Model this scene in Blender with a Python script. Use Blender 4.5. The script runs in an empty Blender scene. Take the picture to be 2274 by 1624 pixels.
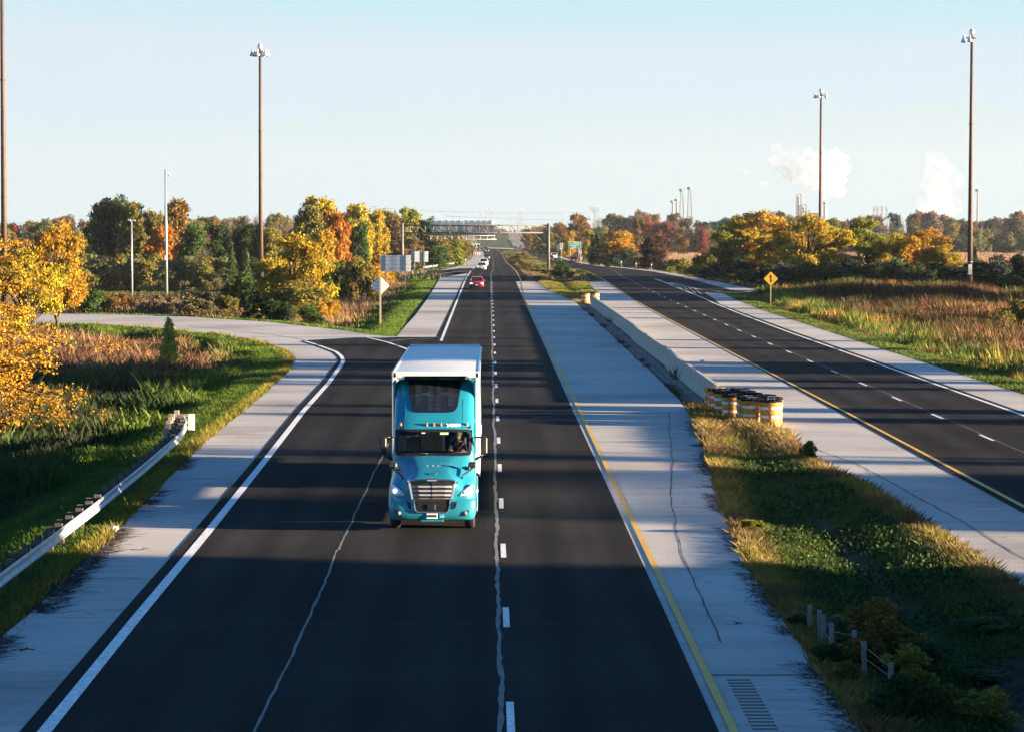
import bpy, bmesh, math, random
import numpy as np
from mathutils import Vector, Matrix
from mathutils.geometry import tessellate_polygon

random.seed(7)
RNG = np.random.default_rng(11)
R = math.radians
S = bpy.context.scene
COL = S.collection

# ------------------------------------------------------------------ camera
CAM_Z = 8.45          # eye height on the overpass
FOC = 6200.0          # focal length in pixels of a 2273 px wide frame
W0, H0 = 2273.0, 1624.0
PITCH = math.atan((812 - 495) / FOC)
YAW = math.atan((1136.5 - 1086) / FOC)
cam = bpy.data.cameras.new('camera')
cam.sensor_width = 36.0
cam.lens = FOC / W0 * 36.0
cam.clip_start = 0.5
cam.clip_end = 30000
camo = bpy.data.objects.new('camera', cam)
COL.objects.link(camo)
camo.location = (0, 0, CAM_Z)
camo.rotation_euler = (R(90) - PITCH, 0, -YAW)
S.camera = camo

# ------------------------------------------------------------------ light
SUN_EL = R(7.0)
SUN_AZ = R(10.0)      # degrees behind the +X axis, towards the camera side
sd = Vector((math.cos(SUN_EL) * math.cos(SUN_AZ), -math.cos(SUN_EL) * math.sin(SUN_AZ), math.sin(SUN_EL)))
world = bpy.data.worlds.new('World')
S.world = world
world.use_nodes = True
wn = world.node_tree
wn.nodes.clear()
sky = wn.nodes.new('ShaderNodeTexSky')
sky.sky_type = 'NISHITA'
sky.sun_disc = False
sky.sun_elevation = SUN_EL
sky.sun_rotation = math.atan2(sd.x, sd.y)
sky.altitude = 100
sky.air_density = 1.0
sky.dust_density = 0.0
sky.ozone_density = 4.0
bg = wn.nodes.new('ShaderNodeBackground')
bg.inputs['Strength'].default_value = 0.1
wo = wn.nodes.new('ShaderNodeOutputWorld')
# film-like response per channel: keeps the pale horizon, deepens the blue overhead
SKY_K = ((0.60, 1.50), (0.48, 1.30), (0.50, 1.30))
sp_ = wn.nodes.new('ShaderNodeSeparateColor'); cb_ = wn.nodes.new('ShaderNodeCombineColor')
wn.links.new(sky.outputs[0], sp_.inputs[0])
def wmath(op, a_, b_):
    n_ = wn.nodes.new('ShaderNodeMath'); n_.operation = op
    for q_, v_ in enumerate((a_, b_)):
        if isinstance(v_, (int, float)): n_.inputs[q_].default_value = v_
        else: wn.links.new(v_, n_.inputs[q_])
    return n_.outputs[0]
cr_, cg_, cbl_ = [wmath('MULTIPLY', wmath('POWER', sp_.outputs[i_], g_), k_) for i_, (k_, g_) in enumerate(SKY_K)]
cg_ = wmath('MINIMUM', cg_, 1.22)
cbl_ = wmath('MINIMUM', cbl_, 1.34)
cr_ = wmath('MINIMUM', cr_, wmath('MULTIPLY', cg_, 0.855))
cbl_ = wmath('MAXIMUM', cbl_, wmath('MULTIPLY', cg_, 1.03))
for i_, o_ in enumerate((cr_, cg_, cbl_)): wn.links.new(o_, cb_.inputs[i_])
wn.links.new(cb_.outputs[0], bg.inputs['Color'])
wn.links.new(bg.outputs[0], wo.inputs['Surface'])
sun = bpy.data.lights.new('sun', 'SUN')
sun.energy = 5.0
sun.angle = R(0.53)
sun.color = (1.0, 0.77, 0.51)
suno = bpy.data.objects.new('sun', sun)
COL.objects.link(suno)
suno.rotation_euler = sd.to_track_quat('Z', 'Y').to_euler()
suno.location = (0, 0, 60)
S.view_settings.view_transform = 'Standard'
S.view_settings.look = 'None'
S.view_settings.exposure = 2.75
S.view_settings.gamma = 1.0
S.view_settings.use_curve_mapping = False
S.cycles.use_denoising = True
S.cycles.max_bounces = 8
S.cycles.diffuse_bounces = 3
S.cycles.glossy_bounces = 3
S.cycles.transmission_bounces = 6
S.cycles.volume_bounces = 3
S.cycles.transparent_max_bounces = 8
S.cycles.sample_clamp_indirect = 4.0
S.cycles.use_adaptive_sampling = True

# ------------------------------------------------------------------ helpers
PK_Y = np.array([-100, 400, 500, 620, 760, 950, 1180, 1430, 1700, 1900, 2080, 2130, 2200, 2440, 2500, 2560, 2800, 9000.])
PK_Z = np.array([0, 0, -.3, -1.1, -2.3, -3.2, -3.9, -5.3, -6.9, -8.0, -8.8, -8.7, -7.4, -.7, .1, -.6, -8., -9.])
FK_Z = np.array([0, 0, -.3, -1.1, -2.3, -3.2, -3.9, -5.3, -6.9, -8.0, -8.8, -8.9, -9., -9, -9, -9, -9., -9.])

def sstep(a, b, x):
    t = np.clip((x - a) / (b - a), 0, 1)
    return t * t * (3 - 2 * t)

def zprof(X, Y):
    """large terrain: flat near, a long sag, and the embankment that carries both roads up to the far bridge"""
    X = np.asarray(X, float); Y = np.asarray(Y, float)
    zc = np.interp(Y, PK_Y, PK_Z)
    zf = np.interp(Y, PK_Y, FK_Z)
    k = 1 - sstep(48, 85, np.abs(X - 8))
    return zf + (zc - zf) * k

def P(x, y, dz=0.0):
    """where the ray through picture point (x, y) meets the terrain: (X, Y, z)"""
    cx = (x - W0 / 2) / FOC; cy = -(y - H0 / 2) / FOC
    d = camo_mat @ Vector((cx, cy, -1))
    t = 40.0
    for i in range(4000):
        p = Vector((0, 0, CAM_Z)) + d * t
        if p.z <= float(zprof(p.x, p.y)) + dz:
            break
        t += max(0.3, t * 0.004)
    lo, hi = t - max(0.6, t * 0.008), t
    for i in range(30):
        m = (lo + hi) / 2
        p = Vector((0, 0, CAM_Z)) + d * m
        if p.z <= float(zprof(p.x, p.y)) + dz: hi = m
        else: lo = m
    return p

camo_mat = camo.rotation_euler.to_matrix()

def XY(pts):
    return [(p.x, p.y) for p in (P(*q) for q in pts)]

def at(x, D):
    """X of picture column x at distance D along the road"""
    return (x - 1086) / FOC * D

def zat(y, D):
    """height of picture row y at distance D"""
    return CAM_Z - (y - 495) / FOC * D

def props(o, label=None, cat=None, group=None, kind=None):
    if label: o['label'] = label
    if cat: o['category'] = cat
    if group: o['group'] = group
    if kind: o['kind'] = kind
    return o

def empty(name, loc=(0, 0, 0), rz=0.0, label=None, cat=None, group=None):
    o = bpy.data.objects.new(name, None)
    o.empty_display_size = 0.3
    COL.objects.link(o)
    o.location = loc
    o.rotation_euler = (0, 0, rz)
    return props(o, label, cat, group)

class MB:
    """collects shapes, then links them as one mesh object"""
    def __init__(s):
        s.v = []; s.f = []; s.m = []; s.sm = []
    def add(s, vs, fs, mi=0, smooth=False):
        b = len(s.v)
        s.v.extend([tuple(v) for v in vs])
        for f in fs:
            s.f.append(tuple(i + b for i in f)); s.m.append(mi); s.sm.append(smooth)
        return s
    def box(s, x0, x1, y0, y1, z0, z1, mi=0):
        vs = [(x, y, z) for z in (z0, z1) for y in (y0, y1) for x in (x0, x1)]
        return s.add(vs, [(0, 2, 3, 1), (4, 5, 7, 6), (0, 1, 5, 4), (2, 6, 7, 3), (0, 4, 6, 2), (1, 3, 7, 5)], mi)
    def bbox(s, c, size, b=0.01, mi=0, rot=None):
        """box with bevelled edges (chamfer b)"""
        hx, hy, hz = size[0] / 2, size[1] / 2, size[2] / 2
        b = min(b, hx * .9, hy * .9, hz * .9)
        rings = []
        for z, k in ((-hz, 1), (-hz + b, 0), (hz - b, 0), (hz, 1)):
            i = b if k else 0
            X, Y = hx - i, hy - i
            c2 = b * .7 if not k else b * .4
            rings.append([(-X + c2, -Y, z), (X - c2, -Y, z), (X, -Y + c2, z), (X, Y - c2, z), (X - c2, Y, z), (-X + c2, Y, z), (-X, Y - c2, z), (-X, -Y + c2, z)])
        M = (rot or Matrix.Identity(3))
        rr = [[tuple(M @ Vector(p) + Vector(c)) for p in r] for r in rings]
        return s.loft(rr, mi=mi, cap=True, smooth=False)
    def loft(s, rings, mi=0, cap=True, smooth=True, closed=True, skip=None):
        n = len(rings[0])
        vs = [p for r in rings for p in r]
        fs = []
        for i in range(len(rings) - 1):
            for j in range(n if closed else n - 1):
                if skip and skip(i, j): continue
                k = (j + 1) % n
                fs.append((i * n + j, i * n + k, (i + 1) * n + k, (i + 1) * n + j))
        if cap:
            fs.append(tuple(range(n - 1, -1, -1)))
            fs.append(tuple((len(rings) - 1) * n + j for j in range(n)))
        return s.add(vs, fs, mi, smooth)
    def tube(s, pts, r, n=8, mi=0, smooth=True, cap=True):
        pts = [Vector(p) for p in pts]
        rs = r if isinstance(r, (list, tuple)) else [r] * len(pts)
        rings = []
        for i, p in enumerate(pts):
            if i == 0: d = pts[1] - p
            elif i == len(pts) - 1: d = p - pts[i - 1]
            else: d = (pts[i + 1] - p).normalized() + (p - pts[i - 1]).normalized()
            d = d.normalized() if d.length > 1e-9 else Vector((0, 0, 1))
            up = Vector((0, 0, 1)) if abs(d.z) < .95 else Vector((1, 0, 0))
            a = d.cross(up).normalized(); b = a.cross(d)
            rings.append([tuple(p + (a * math.cos(t) + b * math.sin(t)) * rs[i]) for t in [2 * math.pi * k / n for k in range(n)]])
        return s.loft(rings, mi, cap, smooth)
    def lathe(s, prof, n=16, c=(0, 0, 0), axis='z', mi=0, smooth=True, cap=True):
        rings = []
        for r, h in prof:
            ring = []
            for k in range(n):
                t = 2 * math.pi * k / n
                a, b = r * math.cos(t), r * math.sin(t)
                if axis == 'z': p = (c[0] + a, c[1] + b, c[2] + h)
                elif axis == 'x': p = (c[0] + h, c[1] + a, c[2] + b)
                else: p = (c[0] + a, c[1] + h, c[2] - b)
                ring.append(p)
            rings.append(ring)
        return s.loft(rings, mi, cap, smooth)
    def prism(s, poly, y0, y1, mi=0):
        """polygon in x,z extruded along y"""
        n = len(poly)
        vs = [(x, y0, z) for x, z in poly] + [(x, y1, z) for x, z in poly]
        fs = [(i, (i + 1) % n, n + (i + 1) % n, n + i) for i in range(n)]
        tri = tessellate_polygon([[Vector((x, z, 0)) for x, z in poly]])
        fs += [t for t in tri] + [tuple(n + i for i in t) for t in tri]
        return s.add(vs, fs, mi)
    def build(s, name, mats, parent=None, fix=True, **kw):
        me = bpy.data.meshes.new(name)
        me.from_pydata(s.v, [], s.f)
        mats = mats if isinstance(mats, (list, tuple)) else [mats]
        for m in mats: me.materials.append(m)
        if len(me.polygons) == len(s.f):
            me.polygons.foreach_set('material_index', s.m)
            me.polygons.foreach_set('use_smooth', s.sm)
        if fix:
            bm = bmesh.new(); bm.from_mesh(me)
            bmesh.ops.recalc_face_normals(bm, faces=bm.faces)
            bm.to_mesh(me); bm.free()
        me.update()
        o = bpy.data.objects.new(name, me)
        COL.objects.link(o)
        if parent: o.parent = parent
        return props(o, **kw)

def copy_tree(o, parent=None, label=None, group=None):
    c = o.copy(); COL.objects.link(c)
    c.parent = parent
    for ch in list(o.children): copy_tree(ch, c)
    if label: c['label'] = label
    if group: c['group'] = group
    return c

# ------------------------------------------------------------------ materials
def nd(nt, t, **kw):
    n = nt.nodes.new(t)
    for k, v in kw.items():
        if k in n.inputs: n.inputs[k].default_value = v
        else: setattr(n, k, v)
    return n

def mat(name, col, rough=0.6, metal=0.0, var=0.08, scale=3.0, spec=0.4, bump=0.0, bscale=40.0, coat=0.0, emit=None, es=0.0, trans=0.0):
    m = bpy.data.materials.new(name)
    m.use_nodes = True
    nt = m.node_tree
    b = nt.nodes['Principled BSDF']
    b.inputs['Roughness'].default_value = rough
    b.inputs['Metallic'].default_value = metal
    b.inputs['Specular IOR Level'].default_value = spec
    b.inputs['Coat Weight'].default_value = coat
    b.inputs['Coat Roughness'].default_value = 0.05
    if trans: b.inputs['Transmission Weight'].default_value = trans
    tc = nd(nt, 'ShaderNodeTexCoord')
    nz = nd(nt, 'ShaderNodeTexNoise', Scale=scale, Detail=5.0)
    nt.links.new(tc.outputs['Object'], nz.inputs['Vector'])
    mr = nd(nt, 'ShaderNodeMapRange')
    mr.inputs['From Min'].default_value = .3; mr.inputs['From Max'].default_value = .7
    mr.inputs['To Min'].default_value = 1 - var; mr.inputs['To Max'].default_value = 1 + var
    nt.links.new(nz.outputs['Fac'], mr.inputs['Value'])
    mx = nd(nt, 'ShaderNodeVectorMath', operation='SCALE')
    mx.inputs[0].default_value = col[:3]
    nt.links.new(mr.outputs[0], mx.inputs['Scale'])
    nt.links.new(mx.outputs[0], b.inputs['Base Color'])
    if bump:
        n2 = nd(nt, 'ShaderNodeTexNoise', Scale=bscale, Detail=4.0)
        nt.links.new(tc.outputs['Object'], n2.inputs['Vector'])
        bp = nd(nt, 'ShaderNodeBump', Strength=bump)
        bp.inputs['Distance'].default_value = 0.02
        nt.links.new(n2.outputs['Fac'], bp.inputs['Height'])
        nt.links.new(bp.outputs[0], b.inputs['Normal'])
    if emit:
        b.inputs['Emission Color'].default_value = (*emit, 1)
        b.inputs['Emission Strength'].default_value = es
    return m

def ramp(nt, fac, stops):
    r = nt.nodes.new('ShaderNodeValToRGB')
    e = r.color_ramp.elements
    while len(e) > 1: e.remove(e[-1])
    e[0].position = stops[0][0]; e[0].color = (*stops[0][1], 1)
    for p, c in stops[1:]:
        x = e.new(p); x.color = (*c, 1)
    nt.links.new(fac, r.inputs[0])
    return r

def pave_mat(name, base, dark, light, spots=0.5, streak=True, rough=.9, spec=.15, joints=0.0):
    """worn paving: large stains, streaks along the traffic, fine aggregate, dark specks, saw joints"""
    m = bpy.data.materials.new(name); m.use_nodes = True
    nt = m.node_tree; b = nt.nodes['Principled BSDF']
    b.inputs['Roughness'].default_value = rough
    b.inputs['Specular IOR Level'].default_value = spec
    g = nd(nt, 'ShaderNodeNewGeometry')
    n1 = nd(nt, 'ShaderNodeTexNoise', Scale=0.09, Detail=6.0, Roughness=.6)
    nt.links.new(g.outputs['Position'], n1.inputs['Vector'])
    mp = nd(nt, 'ShaderNodeMapping'); mp.inputs['Scale'].default_value = (1.6, .05, 1) if not spots else (.22, 2.2, 1)
    nt.links.new(g.outputs['Position'], mp.inputs['Vector'])
    n2 = nd(nt, 'ShaderNodeTexNoise', Scale=1.0, Detail=4.0)
    nt.links.new(mp.outputs[0], n2.inputs['Vector'])
    n3 = nd(nt, 'ShaderNodeTexNoise', Scale=11.0, Detail=6.0, Roughness=.85)
    nt.links.new(g.outputs['Position'], n3.inputs['Vector'])
    def madd(a, k, c=None):
        x = nd(nt, 'ShaderNodeMath', operation='MULTIPLY_ADD')
        nt.links.new(a, x.inputs[0]); x.inputs[1].default_value = k
        if c is None: x.inputs[2].default_value = 0
        else: nt.links.new(c, x.inputs[2])
        return x.outputs[0]
    s = madd(n1.outputs['Fac'], .45 if not spots else .59)
    s = madd(n2.outputs['Fac'], .3 if not spots else .16, s)
    s = madd(n3.outputs['Fac'], .35, s)
    r = ramp(nt, s, [(.44, dark), (.55, base), (.67, light)])
    out = r.outputs[0]
    if spots:
        v = nd(nt, 'ShaderNodeTexVoronoi', Scale=.8)
        mq = nd(nt, 'ShaderNodeMapping'); mq.inputs['Scale'].default_value = (.7, 1.3, 1)
        nt.links.new(g.outputs['Position'], mq.inputs['Vector']); nt.links.new(mq.outputs[0], v.inputs['Vector'])
        mr = nd(nt, 'ShaderNodeMapRange'); mr.inputs['From Min'].default_value = .04; mr.inputs['From Max'].default_value = .09
        mr.inputs['To Min'].default_value = 1 - spots; mr.inputs['To Max'].default_value = 1
        nt.links.new(v.outputs['Distance'], mr.inputs['Value'])
        mu = nd(nt, 'ShaderNodeMix', data_type='RGBA', blend_type='MULTIPLY'); mu.inputs['Factor'].default_value = 1
        nt.links.new(out, mu.inputs['A']); nt.links.new(mr.outputs[0], mu.inputs['B'])
        out = mu.outputs['Result']
    if spots:
        n5 = nd(nt, 'ShaderNodeTexNoise', Scale=.55, Detail=9.0, Roughness=.72)
        nt.links.new(mp.outputs[0], n5.inputs['Vector'])
        m5 = nd(nt, 'ShaderNodeMapRange'); m5.inputs['From Min'].default_value = .56; m5.inputs['From Max'].default_value = .70
        m5.inputs['To Min'].default_value = 1; m5.inputs['To Max'].default_value = .52
        nt.links.new(n5.outputs['Fac'], m5.inputs['Value'])
        x5 = nd(nt, 'ShaderNodeMix', data_type='RGBA', blend_type='MULTIPLY'); x5.inputs['Factor'].default_value = 1
        nt.links.new(out, x5.inputs['A']); nt.links.new(m5.outputs[0], x5.inputs['B']); out = x5.outputs['Result']
    nt.links.new(out, b.inputs['Base Color'])
    bp = nd(nt, 'ShaderNodeBump', Strength=.35); bp.inputs['Distance'].default_value = .01
    nt.links.new(n3.outputs['Fac'], bp.inputs['Height'])
    nt.links.new(bp.outputs[0], b.inputs['Normal'])
    return m

def wheel_tracks(m, phase, period, amount):
    """polished wheel tracks and pale aggregate in an asphalt surface"""
    nt = m.node_tree; b = nt.nodes['Principled BSDF']; src = b.inputs['Base Color'].links[0].from_socket
    g = nd(nt, 'ShaderNodeNewGeometry'); sx = nd(nt, 'ShaderNodeSeparateXYZ'); nt.links.new(g.outputs['Position'], sx.inputs[0])
    nw = nd(nt, 'ShaderNodeTexNoise', Scale=.06, Detail=3.0); nt.links.new(g.outputs['Position'], nw.inputs['Vector'])
    def mm(op, a_, b_):
        x = nd(nt, 'ShaderNodeMath', operation=op)
        for q, v in enumerate((a_, b_)):
            if isinstance(v, (int, float)): x.inputs[q].default_value = v
            else: nt.links.new(v, x.inputs[q])
        return x.outputs[0]
    t = mm('ADD', mm('MULTIPLY', mm('SUBTRACT', sx.outputs[0], phase), 2 * math.pi / period), mm('MULTIPLY', nw.outputs[0], 1.2))
    c = mm('MULTIPLY', mm('COSINE', t, 0), amount)
    vo = nd(nt, 'ShaderNodeTexVoronoi', Scale=5.0); nt.links.new(g.outputs['Position'], vo.inputs['Vector'])
    sp = mm('MULTIPLY', mm('LESS_THAN', vo.outputs['Distance'], .10), 1.6)
    k = mm('ADD', mm('ADD', c, 1.0), sp)
    vm = nd(nt, 'ShaderNodeVectorMath', operation='SCALE'); nt.links.new(src, vm.inputs[0]); nt.links.new(k, vm.inputs['Scale'])
    nt.links.new(vm.outputs[0], b.inputs['Base Color'])

def attr_mat(name, trans=.35, rough=.7, spec=.2):
    """vegetation: colour comes from each leaf or blade (attribute) times the object's own colour"""
    m = bpy.data.materials.new(name); m.use_nodes = True
    nt = m.node_tree; nt.nodes.clear()
    a = nd(nt, 'ShaderNodeAttribute', attribute_name='tint')
    oi = nd(nt, 'ShaderNodeObjectInfo')
    mu = nd(nt, 'ShaderNodeMix', data_type='RGBA', blend_type='MULTIPLY'); mu.inputs['Factor'].default_value = 1
    nt.links.new(a.outputs['Color'], mu.inputs['A']); nt.links.new(oi.outputs['Color'], mu.inputs['B'])
    d = nd(nt, 'ShaderNodeBsdfPrincipled', Roughness=rough)
    d.inputs['Specular IOR Level'].default_value = spec
    t = nd(nt, 'ShaderNodeBsdfTranslucent')
    nt.links.new(mu.outputs['Result'], d.inputs['Base Color']); nt.links.new(mu.outputs['Result'], t.inputs['Color'])
    ms = nd(nt, 'ShaderNodeMixShader'); ms.inputs[0].default_value = trans
    o = nd(nt, 'ShaderNodeOutputMaterial')
    nt.links.new(d.outputs[0], ms.inputs[1]); nt.links.new(t.outputs[0], ms.inputs[2])
    nt.links.new(ms.outputs[0], o.inputs[0])
    return m

M = {}
M['concrete'] = pave_mat('pale_concrete', (.42, .395, .36), (.27, .25, .23), (.51, .485, .445), spots=.6)
M['concrete_dark'] = pave_mat('old_concrete', (.20, .175, .15), (.10, .085, .07), (.30, .27, .24), spots=.5)
M['asphalt'] = pave_mat('fresh_asphalt', (.029, .027, .027), (.020, .019, .019), (.041, .039, .038), spots=0, rough=.95, spec=.02)
M['asphalt_nb'] = M['asphalt'].copy()
wheel_tracks(M['asphalt'], .36 + .94 - .5, 1.875, .13)
wheel_tracks(M['asphalt_nb'], 15.9 + .93 - .5, 1.865, .13)
M['asphalt_far'] = pave_mat('older_asphalt', (.055, .055, .057), (.04, .04, .042), (.075, .075, .077), spots=0, rough=.85, spec=.12)
M['paint'] = mat('white_road_paint', (.70, .70, .68), .6, var=.28, scale=7)
M['paint_y'] = mat('yellow_road_paint', (.60, .35, .045), .6, var=.15, scale=2.5)
M['seal'] = mat('crack_sealant', (.16, .16, .155), .8, var=.25, scale=1.5)
M['tar'] = mat('dark_joint', (.05, .045, .04), .9, var=.3, scale=2)
M['leaf'] = attr_mat('leaves', .32)
M['grass'] = attr_mat('grass_blades', .25)
M['bark'] = mat('bark', (.055, .043, .034), .95, var=.3, scale=4, bump=.5, bscale=9)
M['steel'] = mat('galvanised_steel', (.42, .42, .42), .45, metal=.6, var=.15, scale=2.0)
M['far_steel'] = mat('matte_grey_steel', (.17, .17, .18), .8, var=.1)  # even matte grey for the far metalwork
M['alum'] = mat('aluminium_sign_back', (.74, .76, .78), .5, metal=.1, var=.08, scale=1.0)
M['corten'] = mat('weathering_steel', (.075, .046, .034), .65, metal=.3, var=.2, scale=.8)
M['wood'] = mat('weathered_wood', (.26, .21, .16), .9, var=.25, scale=5, bump=.4)
M['black'] = mat('black_plastic', (.012, .012, .013), .45, var=.1)
M['rubber'] = mat('tyre_rubber', (.018, .018, .019), .8, var=.15)
M['chrome'] = mat('chrome', (.75, .76, .78), .15, metal=.95, var=.03)
M['teal'] = mat('teal_truck_paint', (.014, .205, .29), .35, spec=.5, var=.03, scale=1.5, coat=.35)
M['white'] = mat('white_enamel', (.72, .72, .70), .45, var=.05, scale=1.2)
M['trailer'] = mat('white_trailer_skin', (.66, .67, .68), .5, var=.10, scale=.7)
M['darkgap'] = mat('dark_interior', (.015, .015, .017), .8)
M['glassdark'] = mat('tinted_glass', (.012, .014, .017), .06, spec=.6, coat=.3)
M['lamp'] = mat('headlamp_lens', (.6, .62, .66), .1, spec=.6)
M['headlight'] = mat('lit_headlamp', (.9, .9, .95), .3, emit=(.82, .9, 1.0), es=1.0)
M['amber'] = mat('amber_lamp', (.45, .11, .01), .3, emit=(1, .3, .03), es=.01)
M['red_lamp'] = mat('red_lamp', (.45, .02, .015), .3)
M['orange'] = mat('orange_plastic', (.40, .19, .028), .6, var=.32, scale=5)
M['reflect'] = mat('white_sheeting', (.56, .57, .58), .45, var=.30, scale=7)
M['sign_y'] = mat('yellow_sheeting', (.60, .30, .015), .5, var=.04)
M['sign_g'] = mat('green_sheeting', (.008, .20, .13), .5, var=.04)
M['sign_w'] = mat('white_sign_sheeting', (.68, .68, .66), .5, var=.04)
M['ink'] = mat('black_ink', (.012, .012, .012), .6)
M['bird'] = mat('dark_feathers', (.02, .02, .022), .9)
# ------------------------------------------------------------------ paved outlines (world metres)
def inside(px, py, poly):
    n = len(poly); r = np.zeros(px.shape, bool)
    j = n - 1
    for i in range(n):
        xi, yi = poly[i]; xj, yj = poly[j]
        c = ((yi > py) != (yj > py)) & (px < (xj - xi) * (py - yi) / ((yj - yi) or 1e-9) + xi)
        r ^= c; j = i
    return r

def dist_edges(px, py, poly):
    d = np.full(px.shape, 1e9)
    n = len(poly)
    for i in range(n):
        ax, ay = poly[i]; bx, by = poly[(i + 1) % n]
        vx, vy = bx - ax, by - ay
        L = vx * vx + vy * vy or 1e-9
        t = np.clip(((px - ax) * vx + (py - ay) * vy) / L, 0, 1)
        d = np.minimum(d, np.hypot(px - ax - t * vx, py - ay - t * vy))
    return d

# left shoulder and the ramp that curves away to the left
LEFT_EDGE = [(-10.2, -30), (-10.1, 46), (-9.97, 60), (-10.16, 72)] + XY([(448, 986), (537, 913), (589, 871), (641, 824), (652, 798), (640, 783), (620, 770), (560, 752), (460, 740), (350, 728), (200, 718)]) + [(-60, 243), (-95, 247)]
RAMP_TOP = [(-95, 275), (-60, 266)] + XY([(200, 697), (400, 702), (600, 715), (760, 733), (840, 745)])
POLY_RAMP = LEFT_EDGE + RAMP_TOP + [(-6.9, 208), (-3.5, 208), (-3.5, 46), (-3.5, -30)]
POLY_LSH = XY([(881, 747), (896, 728), (921, 701), (948, 664), (966.6, 635), (977, 616)]) + [(-6.5, 452), (-3.2, 490), (-3.0, 420), (-3.3, 208)]
# concrete inside shoulder of the near carriageway
INNER_R = [(6.2, -30), (6.2, 51), (6.3, 59), (6.4, 69.7), (7.1, 86), (8.1, 104), (8.8, 119), (9.1, 130), (9.25, 164), (9.2, 193), (9.3, 236), (9.2, 300), (8.45, 326), (7.4, 354), (7.1, 398)]
POLY_INNER = INNER_R + [(6.6, 404), (4.2, 406), (3.5, 400), (3.5, -30)]
# far-side (right) carriageway: concrete from the barrier to the right shoulder
MED_R = [(12.3, -30), (12.3, 76), (12.2, 89), (11.5, 100), (11.7, 110), (11.2, 114.6), (10.0, 118), (9.6, 127), (10.45, 129.5)]
POLY_NB = MED_R + [(10.45, 300), (13.3, 342), (13.6, 374), (14.4, 404), (16.2, 407), (20.0, 405), (26.4, 336)] + [(28.2, 336), (27.2, 310), (26.5, 270), (26.4, 186), (26.4, 130), (26.4, -30)]

SB_LINE = [(-7.0, -30), (-7.4, 46.4), (-7.56, 59.6), (-7.7, 75.5), (-8.0, 100), (-8.36, 125.5), (-8.5, 147.6)] + XY([(759, 808), (762, 800), (757, 790), (746, 781), (730, 775), (705, 766), (676, 757)])
AS_LEFT = [(x - .42, y) for x, y in SB_LINE[:8]] + [(x - .25, y - .6) for x, y in SB_LINE[8:]]
FAR_L = XY([(1049.6, 595.5), (1062, 584), (1069, 575), (1072.5, 566), (1070, 557.5), (1062, 549)])
FAR_R = XY([(1170, 620.5), (1157.5, 601.7), (1146, 590), (1131, 578), (1113, 562), (1101.5, 554), (1084, 550.5)])
POLY_SB = AS_LEFT + XY([(676, 755.5), (790, 749.5), (881, 748.5)]) + [(-3.9, 207), (-3.85, 300), (-3.8, 400), (-3.75, 440), (-3.6, 478)] + XY([(1000, 602), (962, 609), (925, 616), (890, 621), (890, 613), (935, 606.5), (985, 600), (1020, 596)]) + FAR_L + FAR_R[::-1] + [(3.85, 406.5), (3.8, 300), (3.8, 200), (3.78, 120), (3.82, 60), (3.8, -30)]
NBL = [(15.5, -30), (15.6, 83), (15.7, 181), (15.7, 238), (15.8, 306), (16.3, 364), (16.9, 406)] + XY([(1315.5, 609), (1293, 600), (1276, 596), (1240, 589), (1217, 583.6), (1205, 579), (1189, 569), (1171.6, 560), (1155, 551.5)])
NBR_FAR = XY([(1623, 644.5), (1564, 628.8), (1513, 615.7), (1440.7, 602.5), (1388, 596.5), (1324, 591), (1278, 582.7), (1259.4, 578.5), (1234.5, 568.8), (1212.5, 561), (1181.8, 551.5)])
POLY_NBA = NBL + NBR_FAR[::-1] + XY([(1760, 651.5), (1700, 652.5)]) + [(30.5, 338), (28.2, 339)] + XY([(1600, 649.0), (1556, 644.0), (1566, 651), (1585, 664)]) + [(24.0, 290), (23.75, 216), (23.9, 123), (23.9, -30)]
G_TOP = XY([(1278, 580.5), (1331, 586.5), (1388, 594.3), (1454, 600), (1506.6, 609), (1572.5, 622), (1638, 635.4), (1689, 645.5), (1790, 647.5), (2100, 651)])
G_BOT = XY([(2100, 656), (1760, 652.5), (1689, 651), (1623, 644.0), (1564, 628.3), (1513, 615.2), (1440.7, 602.0), (1388, 596.0), (1324, 590.6), (1278, 582.2)])
POLY_G = G_TOP + G_BOT
POLY_NBS = XY([(1181.8, 551), (1212.5, 560.7), (1234.5, 568.5), (1259.4, 578.2), (1278, 582.5), (1283, 580.5), (1259, 575), (1236, 565.5), (1214, 558.5), (1184, 549.5)])
POLY_LSHF = XY([(890, 613.5), (935, 607), (985, 600.5), (1020, 596.3), (1049.6, 595), (1062, 583.5), (1069, 574.5), (1072, 566), (1069, 557.5), (1060, 550), (1052, 552), (1050, 561), (1049.6, 568.5), (1034, 583), (1012, 592.5), (965, 603), (923, 609)])
POLY_CL1 = XY([(1062, 549.5), (1084, 551), (1073, 549), (1062, 543), (1056.5, 531), (1053.4, 524), (1050.5, 516.8), (1033, 516.8), (1034.3, 530), (1036, 543)])
POLY_CL2 = XY([(1155, 552), (1181.8, 552), (1178, 547), (1171, 540), (1163, 529), (1158, 520), (1154, 516.6), (1126, 516.6), (1129, 524), (1136, 541), (1140, 547)])
POLY_CROSS = XY([(1084, 551.5), (1150, 554.6), (1150, 552.5), (1120, 550.6), (1084, 549.8)])
PAVED = [POLY_RAMP, POLY_LSH, POLY_INNER, POLY_NB, POLY_SB, POLY_NBA, POLY_G, POLY_NBS, POLY_LSHF, POLY_CL1, POLY_CL2]

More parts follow.
